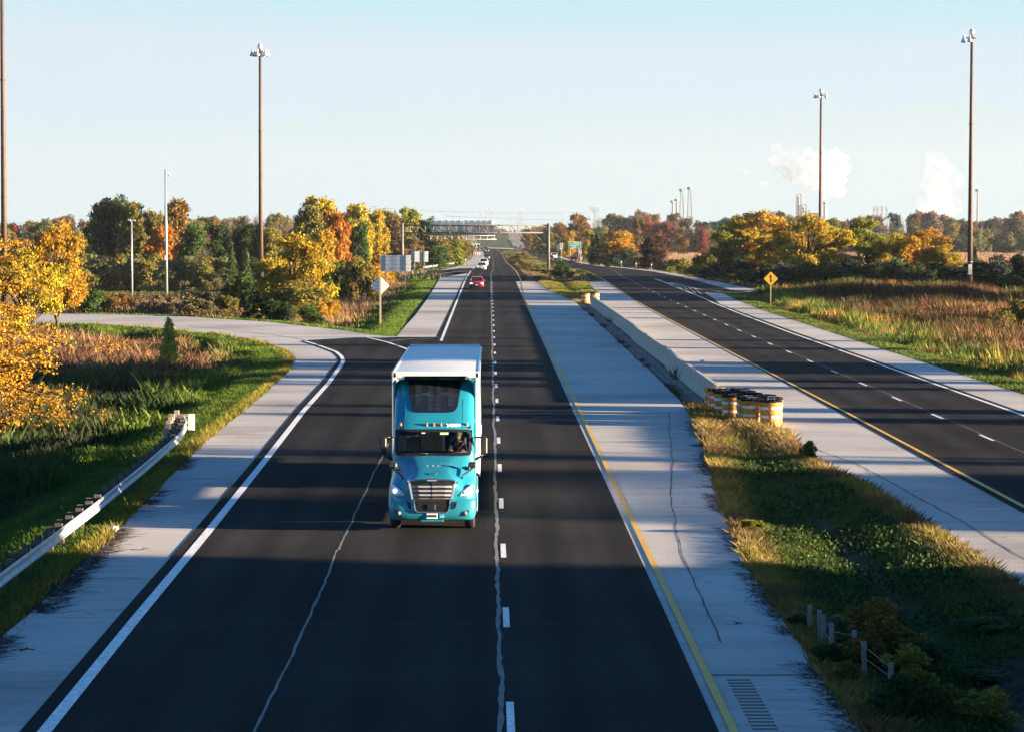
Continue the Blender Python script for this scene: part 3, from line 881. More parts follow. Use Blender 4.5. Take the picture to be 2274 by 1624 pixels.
# --- trees of the left side, near to far: kind, x, D, top, width, colour, label
T = [
 ('locust', 128, 232, 487, 165, 'gold', 'golden honey locust beyond the ramp, right of the leftmost mast'),
 ('locust', 60, 205, 540, 190, 'yellow', 'spreading yellow locust in front of the foot of the leftmost mast'),
 ('locust', 650, 268, 508, 205, 'yellow', 'bright yellow locust in front of the second mast beyond the ramp'),
 ('shrub', 655, 262, 618, 200, 'olive', 'low olive bush under the bright yellow locust'),
 ('shrub', 545, 285, 590, 125, 'green', 'round green bush left of the bright yellow locust'),
 ('shrub', 610, 252, 652, 105, 'dkgreen', 'dark green bush at the grass verge below the yellow locust'),
 ('shrub', 690, 250, 668, 80, 'green', 'small green bush right of the dark one on the verge'),
 ('shrub', 420, 285, 634, 120, 'tan', 'tan bush below the tall camera pole'),
 ('shrub', 350, 275, 646, 80, 'tan', 'smaller tan bush left of the camera pole foot'),
 ('shrub', 275, 295, 640, 70, 'rust', 'rusty bush at the foot of the short light pole'),
 ('shrub', 205, 280, 632, 90, 'green', 'green bush left of the short light pole'),
 ('shrub', 470, 292, 652, 55, 'tan', 'little straw coloured bush between tan bush and green bush'),
 ('conifer', 375, 172, 703, 76, (.30, .34, .05), 'small cedar standing alone on the grass inside the ramp curve'),
 ('conifer', 514, 345, 535, 40, 'green', 'slim cedar left of the second mast'),
 ('conifer', 548, 350, 548, 36, 'green', 'slim cedar just left of the second mast, the right one of two'),
 ('shrub', 230, 405, 560, 110, 'sage', 'sage green thicket left of the camera pole'),
 ('shrub', 320, 400, 563, 105, 'olive', 'olive thicket behind the camera pole'),
 ('shrub', 395, 405, 566, 95, 'sage', 'sage thicket right of the camera pole'),
 ('shrub', 455, 400, 566, 90, 'olive', 'olive thicket below the leaning white trunk'),
 ('shrub', 160, 400, 575, 90, 'rust', 'rusty thicket behind the golden locust'),
 ('shrub', 250, 390, 592, 60, 'rust', 'low rusty bush at the end of the thicket strip'),
 ('round', 252, 455, 432, 130, 'dkgreen', 'tall dark green tree, highest of the left wood'),
 ('round', 296, 450, 440, 105, 'olive', 'tall olive tree beside the highest dark one'),
 ('round', 225, 470, 455, 90, 'dkgreen', 'dark tree at the left end of the left wood'),
 ('round', 345, 460, 462, 85, 'olive', 'olive brown tree left of the camera pole top'),
 ('tall', 392, 450, 432, 75, 'rust', 'slender orange brown tree behind the camera pole'),
 ('round', 360, 440, 498, 80, 'orange', 'low orange tree behind the camera pole'),
 ('round', 434, 430, 488, 72, 'green', 'bright green tree with pale stems right of the camera pole'),
 ('round', 490, 450, 492, 90, 'dkgreen', 'dark tree between the green tree and the second mast'),
 ('round', 545, 440, 490, 80, 'dkgreen', 'dark tree left of the second mast'),
 ('round', 590, 460, 500, 80, 'olive', 'olive tree just behind the second mast'),
 ('round', 690, 440, 445, 105, 'olive', 'olive tree left of the orange one behind the yellow locust'),
 ('round', 718, 470, 431, 110, 'yellow', 'high yellow tree behind the orange tree'),
 ('round', 745, 400, 463, 85, 'orange', 'flaming orange tree above the yellow locust'),
 ('round', 716, 385, 505, 80, 'gold', 'golden tree at the foot of the orange one'),
 ('round', 792, 500, 443, 95, 'yellow', 'yellow crown right of the orange tree'),
 ('round', 835, 560, 462, 70, 'yellow', 'smaller yellow crown left of the sign gantry'),
 ('round', 800, 470, 490, 50, 'green', 'dark green tree between orange and brown trees'),
 ('round', 850, 590, 470, 110, 'brown', 'large brown tree left of the gantry post'),
 ('round', 905, 620, 475, 110, 'olive', 'olive brown tree behind the gantry post'),
 ('round', 912, 620, 457, 80, 'ygreen', 'yellow green tree rising over the gantry post'),
 ('round', 868, 640, 462, 70, 'olive', 'olive tree behind the large brown one'),
 ('round', 950, 600, 480, 60, 'green', 'green tree left of the overhead sign panels'),
 ('shrub', 800, 330, 556, 110, 'olive', 'olive bush behind the reeds left of the guide signs'),
 ('shrub', 765, 335, 572, 70, 'green', 'green bush right of the yellow locust'),
 ('shrub', 845, 400, 560, 90, 'gold', 'golden bush behind the larger guide sign'),
 ('shrub', 745, 345, 560, 60, 'ygreen', 'yellow green bush touching the yellow locust'),
 ('round', 960, 600, 516, 110, 'olive', 'olive bushy tree behind the smaller guide sign'),
 ('round', 905, 585, 526, 90, 'brown', 'brown bushy tree between the two guide signs'),
 ('round', 1000, 640, 520, 80, 'ygreen', 'yellow green tree under the overhead signs'),
 ('round', 975, 560, 545, 70, 'green', 'green bush above the distant guard rail'),
 ('round', 1022, 900, 520, 40, 'gold', 'narrow golden tree beside the left lane far ahead'),
 ('round', 1012, 800, 535, 40, 'yellow', 'small yellow tree before the narrow golden one'),
 ('round', 40, 420, 520, 110, 'brown', 'brown tree behind the leftmost mast'),
 ('round', 105, 430, 505, 80, 'rust', 'rusty tree behind the golden locust'),
 ('round', 170, 440, 505, 80, 'olive', 'olive tree left of the tall wood'),
 ('round', 38, 700, 498, 34, 'redder', 'small bright red tree near the left edge'),
 ('round', 92, 700, 488, 70, 'sage', 'sage tree between the red tree and the tall wood'),
 ('bare', 458, 400, 530, 60, 'tan', 'small leafless tree with leaning white trunk'),
 # right side
 ('bare', 1192, 1150, 487, 42, 'greyb', 'leafless tree above the right half of the gantry'),
 ('round', 1222, 1100, 500, 50, 'rust', 'rusty tree behind the right gantry post'),
 ('round', 1243, 1000, 490, 60, 'rust', 'rusty tree right of the right gantry post'),
 ('round', 1284, 980, 472, 75, 'rust', 'tallest orange brown tree right of the gantry'),
 ('round', 1232, 960, 515, 55, 'olive', 'olive tree behind the speed limit signs'),
 ('round', 1262, 960, 512, 46, 'gold', 'golden tree above the green exit sign'),
 ('round', 1200, 1000, 512, 45, 'olive', 'olive tree left of the right gantry post'),
 ('round', 1310, 780, 508, 38, 'yellow', 'narrow yellow tree right of the green exit sign'),
 ('shrub', 1296, 800, 546, 22, 'tan', 'tan bush hiding the right end of the green exit sign'),
 ('round', 1330, 640, 515, 60, 'dkgreen', 'dark green tree left of the orange topped one'),
 ('round', 1372, 620, 510, 100, 'gold', 'wide golden topped tree left of the dark brown one'),
 ('round', 1400, 640, 520, 85, 'brown', 'brown tree beside the golden topped one'),
 ('shrub', 1395, 590, 545, 85, 'brown', 'brown thicket below the golden topped tree'),
 ('round', 1450, 535, 522, 72, 'dkbrown', 'dark brown bushy tree alone before the meadow'),
 ('shrub', 1385, 585, 548, 75, 'bluegreen', 'dark bush behind the first marker post'),
 ('shrub', 1425, 550, 560, 55, 'sage', 'sage bush right of the second marker post'),
 ('shrub', 1350, 600, 560, 60, 'dkgreen', 'dark bush near the road left of the marker posts'),
 ('shrub', 1320, 650, 572, 34, 'tan', 'round tan tuft at the roadside left of the marker posts'),
 ('shrub', 1475, 505, 570, 60, 'tan', 'tan bush between dark brown tree and hedge'),
 ('shrub', 1512, 480, 566, 70, 'ygreen', 'yellow green bush at the meadow corner'),
 ('shrub', 1555, 448, 560, 80, 'olive', 'olive bush at the left end of the hedge'),
 ('shrub', 1590, 430, 545, 90, 'olive', 'tall olive bush under the left yellow tree'),
 ('locust', 1668, 440, 463, 175, 'gold', 'leftmost of the big yellow trees behind the hedge'),
 ('locust', 1640, 440, 480, 120, 'yellow', 'yellow tree just left behind the leftmost big one'),
 ('locust', 1728, 430, 478, 140, 'gold', 'amber tinted tree between two big yellow ones'),
 ('locust', 1795, 400, 470, 185, 'yellow', 'big yellow tree in front of the third mast'),
 ('locust', 1845, 405, 496, 120, 'yellow', 'yellow crown just right of the third mast'),
 ('locust', 1762, 420, 488, 140, 'gold', 'golden crown left of the third mast foot'),
 ('locust', 1622, 432, 500, 120, 'ygreen', 'yellow green crown at the left end of the big yellow trees'),
 ('locust', 1985, 405, 512, 100, 'yellow', 'yellow crown between the yellow green and the golden tree'),
 ('locust', 1925, 410, 474, 135, 'ygreen', 'yellow green tree right of the third mast'),
 ('locust', 2050, 395, 504, 175, 'gold', 'round golden tree left of the rightmost mast'),
 ('round', 2010, 390, 525, 90, 'gold', 'lower golden crown beside the round golden tree'),
 ('locust', 2095, 390, 538, 90, 'yellow', 'low yellow crown at the right end of the golden tree'),
]
for t in T:
    tree(t[0], t[1], t[2], t[3], t[4], t[5], t[6])
for (x, D, yt, w, c_) in [(210, 395, 556, 90, 'sage'), (262, 392, 552, 90, 'olive'), (300, 396, 556, 90, 'sage'), (348, 393, 558, 90, 'olive'), (420, 392, 560, 90, 'sage'), (470, 388, 558, 95, 'olive'), (510, 392, 562, 90, 'sage'), (560, 388, 566, 90, 'dkgreen'),
        (185, 376, 590, 70, 'olive'), (290, 372, 588, 80, 'olive'), (365, 370, 590, 80, 'sage'), (440, 372, 592, 80, 'olive'), (500, 374, 588, 70, 'sage')]:
    tree('shrub', x, D + 18, yt, w, c_, WORD[c_] + ' shrub of the thicket behind the grass strip', 'thicket behind the strip of mown grass on the left')
for (x, D, yt, w, c_) in [(150, 300, 640, 90, 'olive'), (240, 290, 650, 70, 'rust'), (310, 282, 655, 70, 'tan'), (385, 278, 652, 90, 'tan'), (450, 282, 655, 80, 'tan'), (500, 276, 648, 80, 'olive'), (560, 262, 640, 90, 'dkgreen'), (725, 272, 640, 70, 'gold')]:
    tree('shrub', x, D, yt, w, c_, WORD[c_] + ' low bush along the far side of the ramp', 'low bushes along the far side of the ramp')
# dark hedge behind the right verge
HG = 'hedge of dark shrubs behind the right verge'
HD = lambda x: float(np.interp(x, [1500, 1560, 1600, 1650, 1700, 1800], [470, 445, 420, 396, 376, 368]))
def hedge_bit(x, D, yt, w, c, lab):
    D = max(D, HD(x))
    tree('shrub', x, D, yt, w, c, lab, HG)
hx = [(1560, 400, 585, 'olive'), (1605, 385, 575, 'dkgreen'), (1650, 372, 572, 'dkgreen'), (1700, 368, 578, 'dkgreen'), (1750, 372, 568, 'bluegreen'), (1795, 365, 574, 'dkgreen'),
      (1845, 368, 572, 'dkgreen'), (1890, 372, 566, 'bluegreen'), (1940, 366, 570, 'dkgreen'), (1985, 370, 562, 'sage'), (2030, 365, 578, 'dkgreen'), (2080, 372, 572, 'dkgreen'),
      (2125, 366, 578, 'dkgreen'), (2175, 372, 566, 'dkgreen'), (2220, 368, 560, 'bluegreen'), (2268, 364, 552, 'dkgreen'), (2310, 368, 556, 'dkgreen')]
names = ['leftmost shrub of the dark hedge', 'second shrub from the left in the dark hedge', 'hedge shrub left of the yellow merge sign', 'hedge shrub right behind the merge sign', 'bluish hedge shrub right of the merge sign',
         'hedge shrub under the big yellow tree', 'hedge shrub under the third mast', 'bluish hedge shrub right of the third mast', 'hedge shrub under the yellow green tree', 'grey green hedge shrub left of the golden tree', 'hedge shrub under the golden tree',
         'hedge shrub right under the golden tree', 'hedge shrub left of the rightmost mast', 'hedge shrub right of the rightmost mast', 'bluish hedge shrub near the right edge', 'hedge shrub at the right edge', 'last hedge shrub at the right frame edge']
for (x, D, yt, c), lab in zip(hx, names):
    hedge_bit(x, D, yt, 120, c, lab)
for j in range(10):
    x = 1580 + j * 75
    tree('shrub', x, HD(x) - 4 + (j % 3) * 3, 600 + (j % 2) * 8, 110, 'dkgreen', 'low dark shrub at the foot of the hedge', 'low front shrubs of the hedge')
tree('conifer', 2165, 385, 545, 30, 'dkgreen', 'little pointed cedar in the hedge right of the rightmost mast')
tree('conifer', 1990, 368, 575, 46, 'dkgreen', 'dark cedar in the hedge below the golden tree')
tree('shrub', 2262, 240, 655, 130, 'olive', 'olive bush in the reeds at the right edge')
tree('shrub', 2075, 600, 545, 60, 'sage', 'sage bush at the far edge of the salmon meadow')
# far tree line: right
far_cols = ['greyb', 'brown', 'bluegreen', 'greyb', 'rust', 'dkgreen', 'greyb', 'olive', 'brown', 'bluegreen']
SP = {1472: ('round', 490, 60, 'red', 'red tree left in the far row'), 1507: ('round', 500, 60, 'rust', 'reddish orange tree in the far row'), 1558: ('round', 502, 46, 'red', 'dark red round tree before the far row'),
      1437: ('round', 492, 34, 'redder', 'small red tree left of the far red row'), 1420: ('round', 478, 40, 'rust', 'brown crown above the small red tree')}
for x, (k, yt, w, c, lab) in SP.items():
    tree(k, x, 1050, yt, w, c, lab)
far_lab = {'greyb': 'greyish brown tree of the far tree line', 'brown': 'brown tree of the far tree line', 'bluegreen': 'blue green tree of the far tree line', 'rust': 'rusty tree of the far tree line',
           'dkgreen': 'dark green tree of the far tree line', 'olive': 'olive tree of the far tree line', 'tan': 'tan bush of the far tree line', 'sage': 'sage bush of the far tree line'}
rr = random.Random(3)
x = 1335
k = 0
while x < 2400:
    c = far_cols[rr.randrange(len(far_cols))]
    kind = 'bare' if c == 'greyb' and rr.random() < .6 else 'round'
    yt = 478 + 9 * math.sin(x * .021) + rr.uniform(-7, 7) - (4 if x > 2000 else 0)
    tree(kind, x, 1250 + rr.uniform(-90, 120), yt, rr.uniform(42, 70), c, ('leafless ' if kind == 'bare' else '') + far_lab[c] + ' behind the meadow', 'far tree line behind the meadow on the right')
    x += rr.uniform(15, 26); k += 1
x = 1500
while x < 2400:
    c = ['bluegreen', 'dkgreen', 'sage', 'bluegreen', 'olive'][rr.randrange(5)]
    tree('round' if rr.random() < .5 else 'shrub', x, 1130 + rr.uniform(-30, 30), 508 + rr.uniform(-8, 12), rr.uniform(40, 65), c, far_lab[c].replace(' of the far tree line', '') + ' along the meadow edge', 'lower trees along the meadow edge')
    x += rr.uniform(20, 30)
# far tree line: left
x = -60
while x < 700:
    c = ['greyb', 'rust', 'greyb', 'olive', 'brown', 'greyb'][rr.randrange(6)]
    kind = 'bare' if c == 'greyb' and rr.random() < .7 else 'round'
    yt = 484 + 6 * math.sin(x * .03) + rr.uniform(-6, 6) - (8 if 440 < x < 660 else 0)
    tree(kind, x, 1000 + rr.uniform(-90, 120), yt, rr.uniform(42, 70), c, ('leafless ' if kind == 'bare' else '') + far_lab[c] + ' behind the left wood', 'far tree line on the left')
    x += rr.uniform(15, 25)
x = -40
while x < 640:
    c = ['dkgreen', 'olive', 'green', 'rust', 'brown'][rr.randrange(5)]
    tree('round', x, 640 + rr.uniform(-60, 60), 515 + rr.uniform(-10, 12), rr.uniform(50, 80), COLS[c], WORD[c] + ' tree in the middle distance of the left wood', 'middle trees of the left wood')
    x += rr.uniform(26, 40)
x = 660
while x < 1030:
    c = ['olive', 'brown', 'ygreen', 'olive', 'green'][rr.randrange(5)]
    tree('round', x, 720 + rr.uniform(-60, 260), 505 + rr.uniform(-14, 14) + max(0, x - 900) * .12, rr.uniform(50, 75), COLS[c], WORD[c] + ' tree of the wood behind the gantry', 'wood behind the left gantry post')
    x += rr.uniform(18, 26)
for x in range(1180, 1345, 14):
    c = ['olive', 'rust', 'dkgreen', 'brown'][rr.randrange(4)]
    tree('round', x, 1300 + rr.uniform(-60, 60), 505 + rr.uniform(-9, 9), 55, c, WORD[c] + ' tree beside the far right carriageway', 'trees beside the far right carriageway')
# beyond the bridge crest, between the carriageways
for x in range(1010, 1230, 13):
    c = ['rust', 'greyb', 'brown', 'olive'][rr.randrange(4)]
    if 1122 < x < 1160: continue
    tree('round', x, 2720 + rr.uniform(-60, 60), 503 + rr.uniform(-6, 5), 40, c, WORD[c] + ' tree beyond the bridge crest', 'trees beyond the bridge crest')
# shrubs in the far median
for (x, D, yt, w, c, lab) in [(1250, 455, 578, 40, 'green', 'green bush in the median right of the gantry post'), (1243, 470, 569, 20, 'green', 'young green tree rising from the median bush'),
        (1158, 640, 571, 26, 'olive', 'olive bush in the median left of the gantry post'), (1172, 560, 583, 32, 'rust', 'rusty bush in the median before the gantry post'), (1150, 780, 561, 40, 'brown', 'brown bush in the far median'),
        (1212, 480, 595, 44, 'brown', 'brown weeds bush at the gantry foot'), (1232, 450, 596, 40, 'dkgreen', 'dark low bush right of the gantry foot'), (1166, 900, 556, 26, 'tan', 'tan tuft in the far median'),
        (1140, 690, 572, 26, 'brown', 'small brown bush at the near road edge'), (1190, 520, 597, 36, 'olive', 'olive low bush in the median left of the gantry foot'), (1268, 440, 600, 34, 'olive', 'olive bush beside the striped marker')]:
    tree('shrub', x, D, yt, w, c, lab)
# near median: yellow and green weeds round the cable fence
for (X, Y, h, w, c, lab) in [(7.75, 54.6, 1.25, 1.8, (.15, .105, .02), 'large straw yellow bush behind the cable fence'), (7.2, 52.6, .9, 1.2, (.13, .085, .02), 'low yellow weed bush between the fence posts'), (7.0, 55.6, .8, .9, 'sage', 'grey green weed behind the first fence posts'),
        (6.5, 50.5, .6, .8, (.12, .10, .02), 'yellow tipped weed at the shoulder edge'), (7.7, 50.6, .9, 1.1, 'olive', 'olive weed right of the last fence post'), (7.5, 48.0, .9, 1.2, (.09, .095, .015), 'yellow green weed at the bottom right'), (8.6, 47.6, .8, 1.2, 'olive', 'olive weed clump near the debris'),
        (6.5, 52.7, .6, .9, 'dkgreen', 'dark weed at the foot of the fence'), (6.45, 57.6, .45, .8, 'dkgreen', 'small dark tuft at the shoulder edge'), (11.4, 99.0, .9, .8, 'green', 'upright green weed at the right edge of the median'), (8.0, 52.0, .9, 1.3, 'dkgreen', 'dark green weed mass right of the fence'),
        (9.4, 52.6, .35, 1.6, 'green', 'low leafy patch in the median hollow'), (10.5, 58, .35, 2.0, 'green', 'leafy patch on the far slope of the median'), (7.0, 47.0, 1.0, 1.1, 'dkgreen', 'dark weed at the bottom edge'), (7.2, 76, .5, .9, 'ygreen', 'sunlit yellow green weed in the median')]:
    r_ = tree('shrub', 0, Y, 0, 0, c, lab, X=X, h=h, w=w, name='weed_clump')
    r_['category'] = 'weed'
# trees out of view on the right whose long shadows cross the road
OFF = [(86, y, 22, 17) for y in range(-6, 46, 7)] + [(106, y, 25, 19) for y in range(-10, 46, 7)] + [(86, 50, 17, 9.5), (92, 50.5, 19, 8)] + \
      [(90, y, 13.6, 11) for y in (67, 72, 77)] + [(97, y, 14.8, 11) for y in (66, 70.5, 75)] + [(104, y, 15.8, 11) for y in (66, 70, 74)] + \
      [(92, 106, 15, 5), (94, 112, 15, 4.5), (96, 148, 16.5, 9), (99, 153, 17, 6), (104, 173, 18, 3.2), (104, 186, 17, 2.4), (104, 232, 14, 4), (106, 262, 16, 5), (108, 246, 17, 2.4),
       (116, 290, 21, 14), (118, 300, 22, 14), (116, 312, 21, 14), (120, 334, 22, 9), (112, 352, 14.5, 11), (116, 370, 15, 14), (118, 388, 15, 14)]
for j, (X, Y, h, w) in enumerate(OFF):
    tree('round', 0, Y, 0, 0, 'olive', 'tall roadside tree outside the picture on the right', 'roadside trees on the sunny side', X=X, h=h, w=w, i=j % 4)
for j, (X, Y) in enumerate([(102, y) for y in (76, 83, 128, 135, 143)] + [(106, y) for y in (133, 146)]):  # added trees, crowns raised to shade the left field but not the road
    tree('high', 0, Y, 0, 0, 'olive', 'high crowned tree added outside the picture to shade the left field', 'roadside trees on the sunny side', X=X, h=(20.7 if X < 104 else 21.2) + .3 * (j % 3), w=13, i=j % 2)
# ------------------------------------------------------------------ near tree at the left edge
def near_locust():
    rng = np.random.default_rng(5)
    D0 = 121.0
    root = empty('honey_locust', (-24.2, D0, -1.2), 0, 'sparse yellow locust whose branches reach in from the left edge', 'tree')
    tb = MB(); C = []; G = []
    tb.tube([(0, 0, 0), (.1, 0, 2.2), (.5, .1, 5.0), (.4, .2, 8.2)], [.24, .19, .14, .04], n=9)
    for i in range(40):
        a = rng.uniform(-1.1, 1.1) if i < 31 else rng.uniform(1.5, 4.8)
        z0 = rng.uniform(1.0, 7.2); L = rng.uniform(4.0, 9.6) * (1 - .05 * z0)
        if i < 31: a *= .9
        e = np.array([math.cos(a) * L, math.sin(a) * L * .8, z0 + rng.uniform(-.8, 2.3)])
        e[2] = min(e[2], 9.6 - .16 * L)
        if i % 4 == 0: e[2] = rng.uniform(.6, 2.2)
        b0 = np.array([.1 + .08 * z0, .03 * z0, z0])
        pts = limb(tb, b0, e, .075, .018, rng, n=8, k=5, sag=.07)
        for j in range(3, 9):
            for q in range(2):
                d = rng.normal(size=3); d[2] *= .35; d /= np.linalg.norm(d)
                l2 = rng.uniform(.6, 1.7)
                t = pts[j] + d * l2
                sub = limb(tb, pts[j], t, .014, .004, rng, n=4, k=3, sag=.12)
                for s_ in sub[1:]:
                    if rng.random() < .80:
                        m = rng.integers(5, 18)
                        p = s_ + rng.normal(size=(m, 3)) * np.array([.20, .20, .09])
                        p[:, 2] -= .05
                        g = rng.uniform(.55, 1.4); hu = rng.normal(0, .12)
                        C.append(p); G.append(np.tile([g, g * (1 - hu), g * (1 - 2 * abs(hu))], (m, 1)))
    C = np.concatenate(C); G = np.concatenate(G) * rng.uniform(.8, 1.2, (len(C), 1))
    V, F, T_ = leaf_quads(C, .105, rng, G)
    tr = tb.build('trunk', M['bark'], root, fix=False)
    me = np_mesh('crown', V, F, T_, M['leaf'], True)
    c = bpy.data.objects.new('crown', me); COL.objects.link(c); c.parent = root
    c.color = (.38, .20, .018, 1)
near_locust()

# ------------------------------------------------------------------ grass and reeds
def scatter(poly, n, rng, reject=()):
    xs_ = [p[0] for p in poly]; ys_ = [p[1] for p in poly]
    out = []
    need = n
    for _ in range(12):
        X = rng.uniform(min(xs_), max(xs_), n); Y = rng.uniform(min(ys_), max(ys_), n)
        ok = inside(X, Y, poly)
        ok &= (np.abs(X) < 200)
        for r_ in reject: ok &= ~inside(X, Y, r_)
        out.append(np.stack([X[ok], Y[ok]], 1)); need -= ok.sum()
        if need <= 0: break
    return np.concatenate(out)[:n]

def gz(X, Y):
    dd = np.full(X.shape, .2)
    m_ = (Y < 455) & (np.abs(X) < 130)
    dd[m_] = ditch(X[m_], Y[m_])
    return zprof(X, Y) - dd - .03

def blades(name, pts, hfun, wfun, cfun, rng, per=1, spread=.0, lean=.25, label=None, seedtop=False):
    """triangular blades, one or two per tuft point; returns one stuff object"""
    P0 = np.repeat(pts, per, axis=0)
    P0 = P0 + rng.normal(size=P0.shape) * spread
    X, Y = P0[:, 0], P0[:, 1]
    Z = gz(X, Y)
    n = len(X)
    h = hfun(X, Y) * rng.uniform(.55, 1.25, n)
    w = wfun(X, Y) * rng.uniform(.7, 1.3, n)
    a = rng.uniform(0, math.pi, n)
    l = rng.normal(size=(n, 2)) * lean * h[:, None]
    b0 = np.stack([X - np.cos(a) * w / 2, Y - np.sin(a) * w / 2, Z], 1)
    b1 = np.stack([X + np.cos(a) * w / 2, Y + np.sin(a) * w / 2, Z], 1)
    mx = np.stack([X + l[:, 0] * .45 + np.cos(a) * w * .35, Y + l[:, 1] * .45 + np.sin(a) * w * .35, Z + h * .6], 1)
    tp = np.stack([X + l[:, 0], Y + l[:, 1], Z + h], 1)
    V = np.stack([b0, b1, mx, tp], 1).reshape(-1, 3)
    i = np.arange(n) * 4
    F = np.stack([i, i + 1, i + 2, i + 3], 1)
    c = cfun(X, Y, rng)
    c = c * rng.uniform(.65, 1.35, (n, 1))
    Tn = np.repeat(c, 4, axis=0)
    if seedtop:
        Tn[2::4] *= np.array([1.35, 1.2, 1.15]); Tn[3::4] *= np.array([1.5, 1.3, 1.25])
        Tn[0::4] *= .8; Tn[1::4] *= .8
    me = np_mesh(name, V, F, Tn, M['grass'], True)
    o = bpy.data.objects.new(name, me); COL.objects.link(o)
    return props(o, label, None, None, 'stuff')

def fbm(X, Y, s, seed=0):
    r_ = np.random.default_rng(seed); v = np.zeros(X.shape)
    for k in range(5):
        a = r_.uniform(0, 6.28); f = s * 1.9 ** k
        v += np.sin((X * math.cos(a) + Y * math.sin(a)) * f + r_.uniform(0, 6) + 1.7 * np.sin((X * math.sin(a) - Y * math.cos(a)) * f * .7)) / 1.6 ** k
    return v / 2.2 * .5 + .5

def mixc(pal, k):
    """palette lookup"""
    pal = np.array(pal); k = np.clip(k, 0, .999) * (len(pal) - 1); i = k.astype(int); f = (k - i)[:, None]
    return pal[i] * (1 - f) + pal[i + 1] * f

GREEN = (.028, .062, .010); LGREEN = (.07, .125, .012); STRAW = (.20, .145, .055); GOLD = (.20, .135, .025); BROWN = (.075, .048, .026); RED = (.105, .058, .032); PINK = (.17, .115, .062); DARK = (.018, .026, .011); OLIVE = (.060, .068, .016)
rg = np.random.default_rng(21)
EDGE_X = lambda Y: -.19 * Y - 10
dleft = lambda X, Y: dist_edges(X, Y, LEFT_EDGE + [(-95, 243), (-95, -30)])
FIELD_L = [(-10.2, 50)] + LEFT_EDGE[2:-2] + [(-60, 243), (-62, 243), (-14, 50)]
def c_left(X, Y, rng):
    d = dleft(X, Y)
    n = fbm(X, Y, .16, 3); n2 = fbm(X, Y, .5, 8)
    k = sstep(3.0, 6.5, d + (n - .5) * 4)[:, None]
    verge = mixc([GREEN, LGREEN, LGREEN, OLIVE], n2)
    edge = (sstep(.9, .0, d))[:, None]
    verge = verge * (1 - edge * .6) + np.array(GOLD) * edge * .6
    reeds = mixc([DARK, GREEN, BROWN, RED, PINK, STRAW], .25 + .75 * (n - .1) + .25 * (n2 - .5) - .62 * sstep(185, 135, Y))  # nearer reeds darker and greener, the field's shade put into the tint
    return verge * (1 - k) + reeds * k
def h_left(X, Y):
    d = dleft(X, Y)
    return (.16 + .95 * sstep(3, 6.5, d + (fbm(X, Y, .3, 5) - .5) * 4) + .10 * sstep(1.0, .2, d)) * (.6 + .9 * fbm(X, Y, .7, 6) ** 1.5)
# several density bands: nearest ones thickest
for (y0, y1, n, per, wd, nm) in [(50, 110, 21000, 4, .022, 'l'), (110, 180, 29000, 4, .032, 'l'), (180, 246, 19000, 4, .05, 'l')]:
    pl = [(max(-95, EDGE_X(y0)), y0), (-9.9, y0), (-9.9, y1), (EDGE_X(y1), y1)]
    p = scatter(pl, int(n * 2.2), rg, [POLY_RAMP])
    p = p[inside(p[:, 0], p[:, 1], [(-200, 40), (-9.5, 40)] + LEFT_EDGE[1:] + [(-200, 247)])][:n]
    # thick short grass near the pavement needs more points
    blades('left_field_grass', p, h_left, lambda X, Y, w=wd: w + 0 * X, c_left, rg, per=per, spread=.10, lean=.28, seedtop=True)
pv = scatter([(-16.5, 50), (-10, 50), (-11, 150), (-12, 180), (-30, 222), (-60, 235), (-60, 243), (-20, 212), (-17, 170)], 60000, rg, [POLY_RAMP])
pv = pv[dleft(pv[:, 0], pv[:, 1]) < 4.5]
blades('left_verge_grass', pv, lambda X, Y: .17 + .0 * X + .12 * sstep(.8, 0, dleft(X, Y)), lambda X, Y: .012 + .0001 * Y, c_left, rg, per=3, spread=.05, lean=.35)

# dead grass matted over the edge of the left shoulder
p = scatter([(-10.3, 46), (-9.9, 46), (-9.6, 60), (-9.9, 75), (-10.7, 100), (-11.0, 100), (-10.3, 75), (-10.1, 60)], 4200, rg)
p = p[fbm(p[:, 0] * 3, p[:, 1], .5, 90) > .48]
blades('dead_grass_mat', p, lambda X, Y: .05 + 0 * X, lambda X, Y: .012 + 0 * X, lambda X, Y, r: mixc([(.02, .016, .012), (.06, .045, .03), (.03, .03, .015)], r.random(len(X))), rg, per=3, spread=.10, lean=5.0).location.z = .06
p = scatter([(5.9, 42), (6.4, 42), (6.5, 60), (7.3, 86), (8.3, 104), (8.9, 119), (8.6, 119), (7.9, 104), (6.8, 86), (6.1, 65)], 5200, rg)
p = p[fbm(p[:, 0] * 3, p[:, 1], .5, 91) > .42]
blades('dead_grass_mat', p, lambda X, Y: .05 + 0 * X, lambda X, Y: .012 + 0 * X, lambda X, Y, r: mixc([(.025, .02, .014), (.07, .05, .03), (.03, .03, .015)], r.random(len(X))), rg, per=3, spread=.10, lean=4.0).location.z = .06

